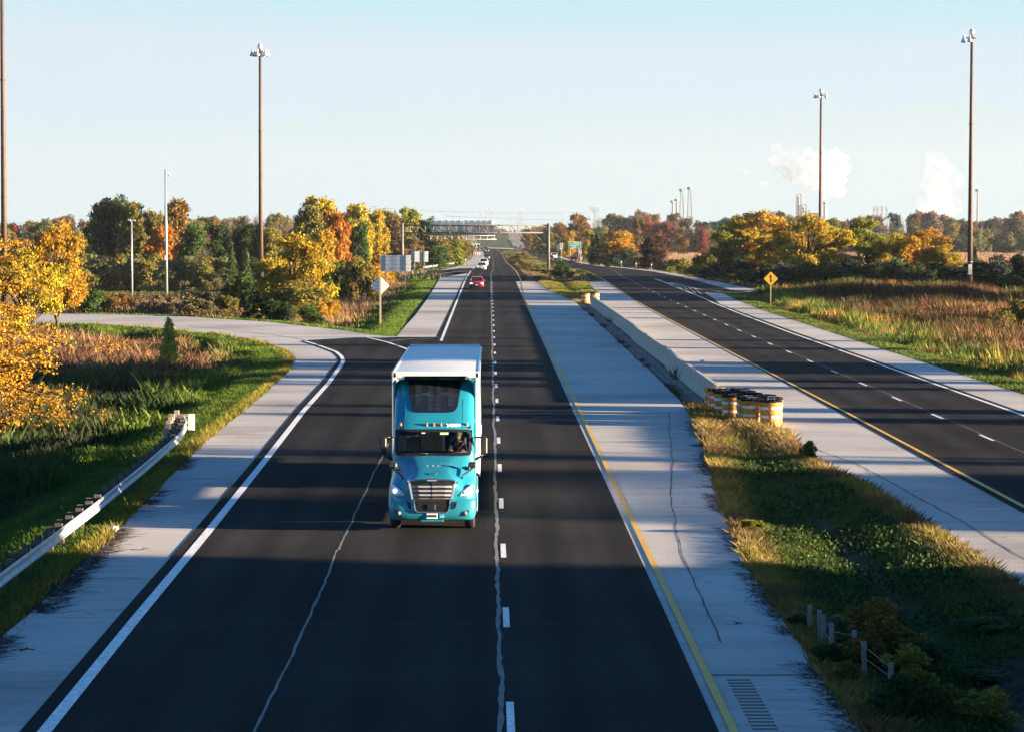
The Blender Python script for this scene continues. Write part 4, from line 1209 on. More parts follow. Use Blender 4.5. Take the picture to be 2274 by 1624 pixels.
# triangle between ramp and near carriageway, and land beyond the ramp
TRI = XY([(-20, 688), (200, 696.5), (400, 701.5), (600, 714), (760, 732), (840, 744.5), (881, 746.5)]) + [(-7.4, 260), (-7.4, 330), (-7.8, 420), (-90, 420)]
SBV = XY([(881, 747), (896, 728), (921, 701), (948, 664), (966.6, 635), (977, 616)])
def d_tri(X, Y):
    e1 = XY([(-20, 688), (200, 696.5), (400, 701.5), (600, 714), (760, 732), (840, 744.5), (881, 746.5)]) + SBV[1:]
    return dist_edges(X, Y, e1 + e1[::-1])
def c_tri(X, Y, rng):
    d = d_tri(X, Y); n = fbm(X, Y, .11, 13); n2 = fbm(X, Y, .5, 18)
    k = sstep(3.0, 6.5, d + (n2 - .5) * 3)[:, None]
    verge = mixc([GREEN, LGREEN, LGREEN], n2)
    reeds = mixc([DARK, OLIVE, BROWN, RED, PINK, STRAW, GREEN], .1 + .9 * n)
    c = verge * (1 - k) + reeds * k
    band = (sstep(352, 358, Y) * (1 - sstep(386, 392, Y)) * sstep(-24, -30, X))[:, None]
    return c * (1 - band) + np.array(LGREEN) * band
def h_tri(X, Y):
    band = sstep(352, 358, Y) * (1 - sstep(386, 392, Y)) * sstep(-24, -30, X)
    return (.18 + .9 * sstep(3, 7, d_tri(X, Y) + (fbm(X, Y, .3, 25) - .5) * 3)) * (1 - .85 * band)
p = scatter(TRI, 30000, rg, [POLY_RAMP, POLY_LSH, POLY_SB])
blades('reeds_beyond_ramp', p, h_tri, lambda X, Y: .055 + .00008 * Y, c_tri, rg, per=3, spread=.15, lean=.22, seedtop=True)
pv = scatter(TRI, 160000, rg, [POLY_RAMP, POLY_LSH, POLY_SB]); pv = pv[d_tri(pv[:, 0], pv[:, 1]) < 4.0]
blades('verge_grass_beyond_ramp', pv, lambda X, Y: .2 + .0 * X, lambda X, Y: .04 + .0 * X, c_tri, rg, per=3, spread=.08, lean=.35)
p = scatter([(-160, 420), (-8, 420), (-8.5, 500), (-30, 520), (-22, 600), (-11, 640), (-160, 640)], 16000, rg, [POLY_SB, POLY_LSHF])
blades('undergrowth_far_left', p, lambda X, Y: .8 + 0 * X, lambda X, Y: .16 + 0 * X, c_tri, rg, per=2, spread=.3, lean=.3)
p = scatter([(-12, 520), (-7.5, 560), (-6, 700), (-8, 900), (-12, 1100), (-16, 1300), (-22, 1300), (-22, 640)], 7000, rg, [POLY_SB, POLY_LSHF])
blades('verge_grass_far_left', p, lambda X, Y: .3 + 0 * X, lambda X, Y: .2 + 0 * X, lambda X, Y, r: mixc([GREEN, LGREEN, GREEN], fbm(X, Y, .05, 2)), rg, per=2, spread=.3, lean=.3)

# near median
MEDP = [(6.2, 40)] + INNER_R[1:8] + [(9.6, 127), (10.0, 118), (11.0, 114.6), (11.7, 110), (11.5, 100), (12.2, 89), (12.3, 76), (12.3, 40)]
def d_med(X, Y): return dist_edges(X, Y, MEDP)
def c_med(X, Y, rng):
    d = d_med(X, Y); n = fbm(X, Y, .35, 31); n2 = fbm(X, Y, 1.0, 33)
    e = np.clip(sstep(1.3, .1, d) + .55 * sstep(95, 108, Y) + .35 * (n - .5), 0, 1)[:, None]
    inner = mixc([DARK, GREEN, GREEN, OLIVE], n2)
    ed = mixc([OLIVE, (.13, .125, .022), (.17, .135, .04), BROWN, (.12, .13, .02)], n)
    return inner * (1 - e) + ed * e
DEB = [(8.7, 46), (9.2, 50), (9.7, 53.2), (10.2, 54.2), (10.9, 52.6), (11.2, 49.5), (11.2, 46)]
for (y0, y1, n, w) in [(42, 70, 52000, .014), (70, 128, 46000, .022)]:
    p = scatter([(x, max(y0, min(y1, y))) for x, y in MEDP], n, rg, [DEB])
    blades('median_grass', p, lambda X, Y: .13 + .16 * sstep(1.6, .2, d_med(X, Y)) + .16 * sstep(95, 110, Y), lambda X, Y, w=w: w + 0 * X, c_med, rg, per=2, spread=.03, lean=.4, seedtop=True)
# broad leaves of ground ivy in the hollow of the median
p = scatter([(x, min(100, y)) for x, y in MEDP], 30000, rg, [DEB]); p = p[(d_med(p[:, 0], p[:, 1]) > .8) & (fbm(p[:, 0], p[:, 1], .8, 77) + rg.random(len(p)) * .4 > .62)]
z = gz(p[:, 0], p[:, 1]) + rg.uniform(.05, .22, len(p))
V, F, T_ = leaf_quads(np.stack([p[:, 0], p[:, 1], z], 1), .085, rg, mixc([DARK, GREEN, GREEN, LGREEN], rg.random(len(p))) * rg.uniform(.3, 1.2, (len(p), 1)), 0)
o = bpy.data.objects.new('median_ground_ivy', np_mesh('ivy', V, F, T_, M['grass'], True)); COL.objects.link(o); o['kind'] = 'stuff'
# dead stalks and mud in the hollow
mud = sheet('debris_mud', DEB, mat('black_mud', (.025, .02, .018), .8, var=.4, scale=2, bump=.5), 0)
for v in mud.data.vertices: v.co.z = float(gz(np.array([v.co.x]), np.array([v.co.y]))[0]) + .12
mud['kind'] = 'stuff'
p = scatter(DEB, 2500, rg)
blades('dead_stalks', p, lambda X, Y: .10 + 0 * X, lambda X, Y: .02 + 0 * X, lambda X, Y, r: mixc([(.03, .022, .015), (.10, .07, .045)], r.random(len(X))), rg, per=1, spread=.05, lean=2.2).location.z = .14
slab = MB()
for (x, y, sx, sy) in [(10.9, 50.3, .55, .25), (11.0, 49.0, .6, .4), (10.95, 47.6, .5, .3)]:
    slab.bbox((x, y, float(gz(np.array([x]), np.array([y]))[0]) + .15), (sx * 2, sy * 2, .08), .02, rot=Matrix.Rotation(.3, 3, 'Z'))
slab.build('drain_slab', M['concrete'], kind='structure')
# far median
MEDF = [(7.2, 405), (14.0, 404), (16.6, 407)] + XY([(1315.5, 609.6), (1293, 600.6), (1276, 596.6), (1240, 589.6), (1217, 584.2), (1205, 579.6), (1189, 569.6), (1171.6, 560.5), (1158, 555), (1147, 553), (1113, 560.5), (1132, 577), (1147, 589.5), (1159, 601.5)])
p = scatter(MEDF, 20000, rg, [POLY_SB, POLY_NBA])
blades('far_median_grass', p, lambda X, Y: .10 + .40 * sstep(.5, .85, fbm(X, Y, .12, 40)), lambda X, Y: .07 + .00012 * Y, lambda X, Y, r: mixc([GREEN, LGREEN, GREEN, STRAW, BROWN, RED], fbm(X, Y, .07, 41) * (.35 + .65 * sstep(420, 460, Y))), rg, per=3, spread=.2, lean=.28)
p = scatter([(7.4, 355), (8.4, 326), (9.2, 301), (9.6, 300), (10.2, 302), (12.9, 342), (13.4, 374), (14.2, 403), (7.2, 403)], 12000, rg)
blades('middle_median_grass', p, lambda X, Y: .28 + 0 * X, lambda X, Y: .05 + 0 * X, lambda X, Y, r: mixc([GREEN, LGREEN, GOLD, STRAW, GREEN], fbm(X, Y, .09, 43)), rg, per=3, spread=.1, lean=.3)
# weeds along the gutter
p = scatter([(9.2, 131), (9.42, 131), (9.44, 284), (9.22, 284)], 1300, rg)
blades('gutter_weeds', p, lambda X, Y: .22 * sstep(.45, .8, fbm(X, Y, .25, 50)) + .03, lambda X, Y: .03 + 0 * X, lambda X, Y, r: mixc([DARK, BROWN, OLIVE], r.random(len(X))), rg, per=4, spread=.07, lean=.5)
p = scatter([(10.1, 150), (10.3, 150), (10.3, 240), (10.1, 240)], 250, rg)
blades('barrier_foot_weeds', p, lambda X, Y: .55 * sstep(.6, .85, fbm(X, Y, .3, 52)) + .02, lambda X, Y: .03 + 0 * X, lambda X, Y, r: mixc([DARK, GREEN], r.random(len(X))), rg, per=5, spread=.09, lean=.3)

# right verge and reed field
RF = [(26.5, 110), (26.5, 186), (26.6, 270), (27.3, 310), (28.4, 337), (36, 344), (80, 347), (105, 347), (44, 100)]
def d_rf(X, Y):
    e = [(26.4, 100), (26.4, 186), (26.5, 270), (27.2, 310), (28.2, 336), (36, 343), (70, 346)]
    return dist_edges(X, Y, e + e[::-1])
def c_rf(X, Y, rng):
    d = d_rf(X, Y); n = fbm(X, Y, .12, 61); n2 = fbm(X, Y, .45, 62)
    k = sstep(2.2, 3.6, d + (n2 - .5) * 1.5)[:, None]
    verge = mixc([LGREEN, OLIVE, LGREEN, GREEN], n2)
    tall = mixc([GREEN, GREEN, LGREEN, GOLD, STRAW], n2)
    reeds = mixc([OLIVE, BROWN, RED, (.05, .075, .015), BROWN, STRAW, PINK, GOLD], fbm(X, Y, .09, 68) * .8 + .45 * (n2 - .5) + .12 + .25 * sstep(240, 170, Y))
    reeds = reeds * np.array([.72, .60, .55]) * (1.0 + .9 * sstep(190, 140, Y))[:, None]
    kk = sstep(6, 10, d + (n - .5) * 5)[:, None]
    t2 = tall * (1 - kk) + reeds * kk
    mow = (sstep(298, 304, Y) * (1 - sstep(312, 318, Y)) * sstep(33, 37, X))[:, None]
    c = verge * (1 - k) + t2 * k
    return c * (1 - mow) + np.array(LGREEN) * mow
def h_rf(X, Y):
    d = d_rf(X, Y)
    mow = sstep(298, 304, Y) * (1 - sstep(312, 318, Y)) * sstep(33, 37, X)
    return (.16 + 1.25 * sstep(2.6, 5.5, d + (fbm(X, Y, .3, 66) - .5) * 2) * (.5 + .95 * fbm(X, Y, .33, 67))) * (1 - .8 * mow)
p = scatter(RF, 84000, rg)
p = p[p[:, 0] < .25 * p[:, 1] + 9]
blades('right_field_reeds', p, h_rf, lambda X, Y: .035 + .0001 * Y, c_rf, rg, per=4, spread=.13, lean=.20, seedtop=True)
p = scatter(RF, 200000, rg); p = p[(d_rf(p[:, 0], p[:, 1]) < 3.4) & (p[:, 0] < .195 * p[:, 1] + 4)]
blades('right_verge_grass', p, lambda X, Y: .18 + 0 * X, lambda X, Y: .03 + .00005 * Y, c_rf, rg, per=3, spread=.07, lean=.35)
# verge along the far right carriageway
e = XY([(1278, 579.5), (1331, 585.5), (1388, 593), (1454, 598.5), (1506.6, 607.5), (1572.5, 620.5), (1638, 634), (1689, 644), (1790, 646), (2100, 649.5)])
VR = e + [(x + 7 * (1 - i * .05), y + 26) for i, (x, y) in list(enumerate(e))[::-1]]
p = scatter(VR, 22000, rg, [POLY_G])
blades('verge_grass_far_right', p, lambda X, Y: .22 + .5 * sstep(.5, .8, fbm(X, Y, .15, 71)), lambda X, Y: .07 + 0 * X, lambda X, Y, r: mixc([GREEN, OLIVE, BROWN, STRAW, RED], fbm(X, Y, .1, 72)), rg, per=2, spread=.2, lean=.3)
# salmon meadow, rough texture of stems near its front edge
p = scatter([(20, 640), (170, 640), (260, 1120), (45, 1120)], 40000, rg)
p = p[(p[:, 0] > .055 * p[:, 1])]
blades('meadow_stems', p, lambda X, Y: .8 + 0 * X, lambda X, Y: .35 + 0 * X, lambda X, Y, r: mixc([(.22, .12, .075), (.27, .155, .10), (.24, .15, .09), (.18, .12, .07)], fbm(X, Y, .02, 73)), rg, per=2, spread=.8, lean=.3)
# ------------------------------------------------------------------ writing
_fc = {}
def text_bm(s, size, bold=0.0):
    key = (s, size, bold)
    if key in _fc: return _fc[key]
    cu = bpy.data.curves.new('t', 'FONT'); cu.body = s; cu.size = size; cu.extrude = .003; cu.align_x = 'CENTER'; cu.align_y = 'CENTER'; cu.offset = bold
    cu.resolution_u = 3
    o = bpy.data.objects.new('t', cu); COL.objects.link(o)
    dg = bpy.context.evaluated_depsgraph_get()
    me = bpy.data.meshes.new_from_object(o.evaluated_get(dg))
    bpy.data.objects.remove(o)
    _fc[key] = me
    return me
def text(name, s, size, parent, loc, m, rot=(R(90), 0, 0), sx=1.0, bold=0.0):
    me = text_bm(s, size, bold).copy(); me.materials.clear(); me.materials.append(m)
    o = bpy.data.objects.new(name, me); COL.objects.link(o); o.parent = parent
    o.location = loc; o.rotation_euler = rot; o.scale = (sx, 1, 1)
    return o

# ------------------------------------------------------------------ high masts
def zg(X, Y):
    return float(zprof(X, Y)) - (float(ditch(np.array([X]), np.array([Y]))[0]) if Y < 455 and abs(X) < 125 else .2)
def mast(x, D, top, heads, label, tag=None, tilt=0.0, plate=None):
    X = at(x, D); z0 = zg(X, D) - .1
    root = empty('high_mast_light', (X, D, z0), 0, label, 'mast', 'tall brown lighting masts')
    root.rotation_euler = (0, tilt, 0)
    H = top - z0
    MB().tube([(0, 0, 0), (0, 0, H * .33), (0, 0, H * .66), (0, 0, H)], [.36, .30, .235, .17], n=16).build('pole', M['corten'], root)
    MB().lathe([(.44, 0), (.44, .06), (.40, .25), (.36, .3)], 16).build('base_flange', M['corten'], root)
    for k in (1, 2):
        MB().lathe([(.305, 0), (.325, .02), (.325, .12), (.305, .14)], 16, (0, 0, H * .33 * k)).build('slip_joint', M['corten'], root)
    ring = MB()
    ring.tube([(math.cos(a) * .55, math.sin(a) * .55, H - .55) for a in [2 * math.pi * k / 16 for k in range(17)]], .06, 6)
    ring.lathe([(.2, -.15), (.45, -.10), (.45, .02), (.2, .06)], 14, (0, 0, H - .5))
    for a in heads:
        ring.tube([(0, 0, H - .5), (math.cos(a) * 1.05, math.sin(a) * 1.05, H - .48)], .04, 6)
    ring.build('lowering_ring', M['corten'], root)
    hd = MB(); hd.lathe([(.32, -.05), (.36, .25), (.34, .5), (.22, .68), (0.02, .74)], 14, (0, 0, H - .1)); hd.build('mast_head', M['alum_bright'], root)
    MB().tube([(.12, 0, H + .5), (.12, 0, H + 1.5)], [.018, .006], 5).build('lightning_rod', M['steel'], root)
    for a in heads:
        cx, cy = math.cos(a) * 1.08, math.sin(a) * 1.08
        l = MB()
        l.lathe([(.36, -.62), (.37, -.58), (.33, -.42), (.24, -.28), (.15, -.2), (.14, .10), (.12, .16), (.02, .18)], 14, (cx, cy, H - .42))
        lo = l.build('luminaire', M['alum_bright'], root)
        MB().lathe([(.02, -.70), (.2, -.69), (.31, -.65), (.355, -.615), (.355, -.60)], 14, (cx, cy, H - .42)).build('lens', M['lamp'], lo)
    if plate:
        pz, txt = plate
        p = MB().bbox((-.05, -.42, pz), (.42, .03, 1.3), .01).build('number_plate', M['sign_w'], root)
        for i, ch in enumerate(txt):
            text('letter', ch, .34, p, (-.05, -.438, pz + .48 - i * .32), M['ink'])
        MB().lathe([(.375, 0), (.375, .05)], 14, (0, 0, pz + .95)).build('band', M['alum_bright'], root)
        MB().lathe([(.375, 0), (.375, .05)], 14, (0, 0, pz - .55)).build('band', M['alum_bright'], root)
M['alum_bright'] = mat('bright_spun_aluminium', (.62, .64, .68), .35, metal=.55, var=.06)
SIX = [k * math.pi / 3 + .25 for k in range(6)]
mast(12, 300, 36.5, SIX, 'nearest brown mast at the left edge, its top above the picture', plate=(3.6, '7B'), tilt=.0)
mast(580, 384, 32.3, SIX, 'brown mast rising behind the yellow locust on the left')
mast(1820.5, 510, 32.2, [2.6, 3.3, 4.2, 5.6], 'brown mast rising from the yellow trees before the steam')
mast(2154, 357, 32.5, [2.7, 3.4, 4.3], 'brown mast standing in front of the dark hedge on the right', plate=(3.9, 'IXBJ'))

def pole_cam():
    X = at(370.5, 369); z0 = zg(X, 369) - .1; top = zat(377, 369) - z0
    r = empty('camera_pole', (X, 369, z0), 0, 'tall pale pole carrying a dome camera near its top', 'pole')
    MB().tube([(0, 0, 0), (-.02, 0, top * .5), (-.05, 0, top)], [.20, .16, .115], 12).build('pole', M['steel'], r)
    MB().tube([(-.05, 0, top - .55), (.25, 0, top - .5), (.42, 0, top - .52)], .03, 6).build('bracket', M['white'], r)
    MB().lathe([(.05, .1), (.12, .04), (.13, -.12), (.11, -.16)], 12, (.45, 0, top - .62)).build('camera_housing', M['white'], r)
    MB().lathe([(.11, 0), (.10, -.08), (.05, -.14), (.01, -.15)], 12, (.45, 0, top - .78)).build('camera_dome', M['glassdark'], r)
    MB().bbox((0, -.22, 5.2), (.35, .22, .55), .02).build('cabinet', M['alum'], r)
pole_cam()
def pole_light():
    X = at(294, 327); z0 = zg(X, 327) - .1; top = zat(490, 327) - z0
    r = empty('short_light_pole', (X, 327, z0), 0, 'short pale pole with a small double flood light on top', 'pole')
    MB().tube([(0, 0, 0), (0, 0, top)], [.14, .08], 10).build('pole', M['steel'], r)
    for s in (-1, 1):
        MB().bbox((s * .28, 0, top + .02), (.34, .22, .12), .03).build('flood_light', M['alum_bright'], r)
    MB().tube([(-.3, 0, top - .02), (.3, 0, top - .02)], .025, 6).build('crossarm', M['steel'], r)
pole_light()
p_ = (at(1192, 1300), 1300)
r = empty('marker_pole', (p_[0], p_[1], zprof(*p_)), 0, 'slim white pole beside the far right carriageway', 'pole')
MB().tube([(0, 0, 0), (0, 0, 7.2)], [.16, .10], 8).build('pole', M['white'], r)

# ------------------------------------------------------------------ sign gantry
def gantry():
    D = 545.0; z0 = float(zprof(0, D))
    x0, x1 = at(893.5, D), at(1217.5, D)
    zt, zb = zat(500.5, D), zat(517, D)
    r = empty('sign_gantry', (0, D, 0), 0, 'grey truss gantry spanning the near carriageway with sign panels seen from behind', 'gantry')
    mg = mat('dull_galvanised', (.12, .11, .095), .7, metal=.1, var=.15)
    for x in (x0, x1):
        for s in (-.75, .75):
            MB().tube([(x, s, z0 - .6), (x, s, zt + .35)], .26, 12).build('post', mg, r)
        MB().tube([(x, -.75, z0 + 3), (x, .75, z0 + 4.5)], .08, 6).build('post_brace', mg, r)
    n = 19
    xsn = [x0 + (x1 - x0) * i / n for i in range(n + 1)]
    for s in (-.7, .7):
        for z in (zt, zb):
            MB().tube([(x0, s, z), (x1, s, z)], .13, 8).build('chord', mg, r)
    v = d = None
    for i, x in enumerate(xsn):
        for s in (-.7, .7):
            if v is None: v = MB().tube([(0, 0, zb), (0, 0, zt)], .065, 6).build('vertical_strut', mg, r); o = v
            else: o = v.copy(); COL.objects.link(o)
            o.location = (x, s, 0); o.parent = r
            if i < n:
                if d is None: d = MB().tube([(0, 0, 0), ((x1 - x0) / n, 0, zt - zb)], .07, 6).build('diagonal_strut', mg, r); o = d
                else: o = d.copy(); COL.objects.link(o)
                o.parent = r
                if i % 2 == 0: o.location = (x, s, zt); o.scale = (1, 1, -1)
                else: o.location = (x, s, zb)
    for f in (.325, .665):
        x = x0 + (x1 - x0) * f
        for s in (-.7, .7):
            for z in (zt, zb):
                MB().bbox((x, s, z), (.28, .3, .3), .03).build('splice_flange', mg, r)
    # two panels of ribbed aluminium seen from behind
    sx0, sx1 = at(956.5, D), at(1097.3, D); st, sb = zat(488.8, D), zat(523, D)
    mid = sx0 + (sx1 - sx0) * .52
    for a, b in ((sx0, mid - .06), (mid + .06, sx1)):
        pn = empty('sign_panel', (0, 0, 0)); pn.parent = r
        slat = None
        k = 11
        for i in range(k):
            za = sb + (st - sb) * i / k; h = (st - sb) / k - .035
            if slat is None: slat = MB().bbox((0, 0, 0), (b - a, .05, h), .012).build('extruded_plank', M['alum'], pn); o = slat
            else: o = slat.copy(); COL.objects.link(o); o.parent = pn
            o.location = ((a + b) / 2, 1.06, za + h / 2)
        for i in range(5):
            x = a + (b - a) * (i + .5) / 5
            MB().box(x - .05, x + .05, .82, 1.02, sb - .55, st - .05).build('hanger_beam', mg, pn)
    # catwalk and light rail below
    cw = MB().box(sx0 - .2, sx1 + .3, -.1, .8, sb + .16, sb + .22).build('catwalk', mg, r)
    MB().tube([(sx0 - .2, -1.6, sb - .75), (sx1 + .4, -1.6, sb - .75)], .045, 6).build('light_rail', M['steel'], r)
    MB().tube([(sx0 - .2, -1.0, sb - .02), (sx1 + .1, -1.0, sb - .02)], .05, 6).build('light_rail', M['steel'], r)
    for i in range(10):
        x = sx0 + (sx1 - sx0) * i / 9
        MB().tube([(x, -1.6, sb - .95), (x, -1.3, sb - .1), (x, .6, sb + .1)], .045, 6).build('rail_bracket', M['steel'], r)
gantry()

# ------------------------------------------------------------------ guide signs seen from behind
def guide_back(name, xl, xr, yt, yb, posts, D, label, k):
    X0, X1 = at(xl, D), at(xr, D); zt, zb = zat(yt, D), zat(yb, D)
    r = empty(name, ((X0 + X1) / 2, D, 0), 0, label, 'road sign')
    c = (X0 + X1) / 2; w = X1 - X0
    MB().box(-w / 2 + .01, w / 2 - .01, .135, .15, zb, zt).build('gap_shade_sheet', M['tar'], r)  # dark sheet standing in for the shade in the gaps between planks
    sl = None
    for i in range(k):
        h = (zt - zb) / k
        if sl is None: sl = MB().bbox((0, .0, 0), (w, .045, h - .045), .012).build('extruded_plank', M['alum'], r); o = sl
        else: o = sl.copy(); COL.objects.link(o); o.parent = r
        o.location = (0, .12, zb + h * (i + .5))
    for xp in posts:
        X = at(xp, D) - c; z0 = zg(X + c, D)
        m_ = MB(); m_.box(X - .085, X + .085, -.02, -.005, z0 - .3, zt + .03); m_.box(X - .008, X + .008, -.005, .075, z0 - .3, zt + .03); m_.box(X - .085, X + .085, .075, .09, z0 - .3, zt + .03)
        m_.build('post', M['steel'], r)
guide_back('guide_sign', 845.3, 911.7, 566.8, 602.7, (856.7, 900.2), 370, 'larger ribbed guide sign seen from behind on two steel posts', 12)
guide_back('guide_sign', 912.7, 950.4, 558.2, 581.5, (920.6, 942), 455, 'smaller ribbed guide sign seen from behind, nearer the gantry', 10)

def diamond(X, D, zc, s, front, label, name):
    z0 = zg(X, D)
    r = empty(name, (X, D, 0), 0, label, 'road sign')
    m_ = MB()
    def dia(hw, y0, y1, c=.07):
        P4 = [Vector((hw, 0)), Vector((0, hw)), Vector((-hw, 0)), Vector((0, -hw))]; pts = []
        for i in range(4):
            a, p, q = P4[i], P4[i - 1], P4[(i + 1) % 4]
            pts += [a + (p - a) * c, a * (1 - c * .38), a + (q - a) * c]
        return MB().prism([(v.x, v.y + zc) for v in pts], y0, y1)
    if front:
        dia(s, .0, .012).build('sign_plate', M['ink'], r)
        dia(s * .965, -.004, -.001).build('sign_face', M['sign_y'], r)
        dia(s * .93, -.007, -.005).build('border', M['ink'], r)
        dia(s * .905, -.010, -.008).build('sign_field', M['sign_y'], r)
        k = s
        a = MB()
        a.prism([(-.13 * k, zc - .52 * k), (.02 * k, zc - .52 * k), (.02 * k, zc - .22 * k), (.15 * k, zc - .42 * k), (.27 * k, zc - .33 * k), (.05 * k, zc - .02 * k), (.05 * k, zc + .14 * k), (.21 * k, zc + .14 * k), (-.02 * k, zc + .58 * k), (-.25 * k, zc + .14 * k), (-.09 * k, zc + .14 * k)], -.014, -.011)
        a.build('merge_arrow', M['ink'], r)
        MB().bbox((0, .05, (z0 + zc) / 2 - .0), (.09, .06, zc - z0 + .4), .01).build('post', M['wood_pale'], r)
    else:
        dia(s, .0, .012).build('sign_plate', M['alum'], r)
        for dz in (-.28, 0, .28):
            MB().box(-s * (1 - abs(dz) / s) * .8, s * (1 - abs(dz) / s) * .8, -.006, -.001, zc + dz - .012, zc + dz + .012).build('panel_seam', M['tar'], r)
        MB().bbox((.26, -.008, zc - .42), (.16, .01, .07), .003).build('sticker', M['sign_w'], r)
        MB().bbox((0, -.06, (z0 + zc + s) / 2), (.15, .11, zc + s - z0 + .05), .01).build('post', M['wood_pale'], r)
M['wood_pale'] = mat('pale_wooden_post', (.36, .27, .19), .85, var=.15, scale=6)
diamond(at(844.2, 237), 237, zat(634.3, 237), 1.60 / 2, False, 'grey diamond sign seen from behind on a wooden post', 'diamond_sign')
diamond(at(1711.2, 292), 292, zat(619, 292), .80, True, 'yellow diamond merge sign with black arrow right of the road', 'merge_sign')

def plate_sign(name, xl, xr, yt, yb, D, label, lines, face='sign_w', ink='ink', postx=None, back=False):
    X0, X1 = at(xl, D), at(xr, D); zt, zb = zat(yt, D), zat(yb, D); c = (X0 + X1) / 2; z0 = zg(c, D)
    r = empty(name, (c, D, 0), 0, label, 'road sign')
    w = X1 - X0; h = zt - zb
    MB().bbox((0, 0, (zt + zb) / 2), (w, .03, h), .01).build('sign_plate', M[face], r)
    if not back and lines:
        if ink != 'none' and face == 'sign_w':
            for q in ((-w / 2 + .03, zb, .02, h), (w / 2 - .05, zb, .02, h)):
                MB().box(q[0], q[0] + q[2], -.022, -.018, zb + .03, zt - .03).build('border', M[ink], r)
        for (s_, size, dy) in lines:
            text('lettering', s_, size, r, (0, -.024, zt - dy), M['ink'] if ink == 'ink' else M['sign_w'], bold=.012)
    MB().bbox(((postx or 0), .06, (z0 + zt) / 2 - .1), (.1, .08, zt - z0), .01).build('post', M['steel'], r)
    return r
plate_sign('speed_limit_sign', 1242.5, 1249.6, 539.7, 553, 790, 'white sign reading speed limit 70 minimum 45, the taller of the pair', [('SPEED', .20, .2), ('LIMIT', .20, .42), ('70', .55, .82), ('MINIMUM', .15, 1.17), ('45', .40, 1.42)])
plate_sign('truck_speed_sign', 1234.8, 1241, 542.2, 554.6, 780, 'white truck speed limit 60 sign, left of the 70 sign', [('TRUCKS', .17, .2), ('OVER', .14, .42), ('8000 LBS', .13, .62), ('60', .55, 1.2)])
plate_sign('speed_limit_sign', 1285.4, 1290.9, 554.9, 563.3, 760, 'white speed limit 55 sign beside the tan bush', [('SPEED', .16, .16), ('LIMIT', .16, .34), ('55', .48, .70)])
plate_sign('median_sign', 1142, 1147.4, 546.9, 555.8, 1000, 'small white sign with a round symbol in the far median', [('II', .5, .5)])
plate_sign('roadside_sign', 1202.4, 1204.8, 542, 549.2, 1150, 'narrow white sign at the far right roadside', [])
plate_sign('roadside_sign', 1022.0, 1025.6, 559, 572.6, 645, 'narrow white sign seen edge on above the far guard rail', [])
def exit_sign():
    D = 905.0; X0, X1 = at(1261.4, D), at(1289.5, D); zt, zb = zat(537.2, D), zat(551.6, D); c = (X0 + X1) / 2
    r = empty('exit_sign', (c, D, 0), 0, 'green exit sign partly hidden by the tan bush', 'road sign')
    w, h = X1 - X0, zt - zb; zc = (zt + zb) / 2
    MB().bbox((0, 0, zc), (w, .05, h), .02).build('sign_border', M['sign_w'], r)
    MB().bbox((0, -.03, zt - .32), (w - .14, .02, .44), .008).build('exit_tab', M['sign_g'], r)
    MB().bbox((0, -.03, zc - .27), (w - .14, .02, h - .70), .008).build('sign_field', M['sign_g'], r)
    text('lettering', 'EXIT 244', .38, r, (.45, -.045, zt - .32), M['sign_w'], bold=.015)
    text('lettering', 'Arsenal Rd', .62, r, (-.05, -.045, zc - .05), M['sign_w'], bold=.015)
    text('lettering', '2 MILES', .46, r, (-.25, -.045, zb + .36), M['sign_w'], bold=.015)
    for s in (-1.3, 1.3):
        MB().bbox((s, .08, (zt + zg(c, D)) / 2), (.14, .1, zt - zg(c, D)), .01).build('post', M['steel'], r)
exit_sign()
def object_marker():
    D = 418; X = at(1291.4, D); r = empty('object_marker', (X, D, 0), 0, 'yellow and black striped marker in the grass of the median', 'road sign')
    zc = zat(611, D); w = .23
    MB().bbox((0, 0, zc), (.48, .02, .50), .005).build('marker_plate', M['sign_y'], r)
    for k in (-.24, -.08, .08, .24):
        pts = [(max(-w, min(w, a)), b) for a, b in [(-w, zc + w + k - .04 + .0), (-w, zc + w + k + .05), (w, zc - w + k + .05), (w, zc - w + k - .04)]]
        pts = [(a, max(zc - .24, min(zc + .24, b))) for a, b in pts]
        MB().prism(pts, -.016, -.012).build('stripe', M['ink'], r)
    MB().bbox((0, .04, (zg(X, D) + zc) / 2), (.06, .04, zc - zg(X, D) + .3), .01).build('post', M['steel'], r)
object_marker()
def marker_post(x, D, yt, lab):
    X = at(x, D); r = empty('marker_post', (X, D, zg(X, D)), 0, lab, 'marker post', 'white roadside marker posts')
    h = zat(yt, D) - zg(X, D)
    MB().bbox((0, 0, h / 2), (.11, .04, h), .01).build('post', M['wood_pale'], r)
    MB().bbox((0, -.03, h - .2), (.2, .02, .36), .01).build('reflector', M['sign_w'], r)
marker_post(1379.2, 555, 579.5, 'white marker post before the dark thicket, leftmost of three')
marker_post(1412, 540, 583, 'white marker post below the sage bush, middle of three')
marker_post(1446.4, 520, 585.5, 'white marker post nearest the hedge, right of three')
marker_post(1290.7, 660, 571, 'white marker post right of the dark red van')
marker_post(1024.9 + 8.5, 600, 574, 'short white marker post left of the far left shoulder')

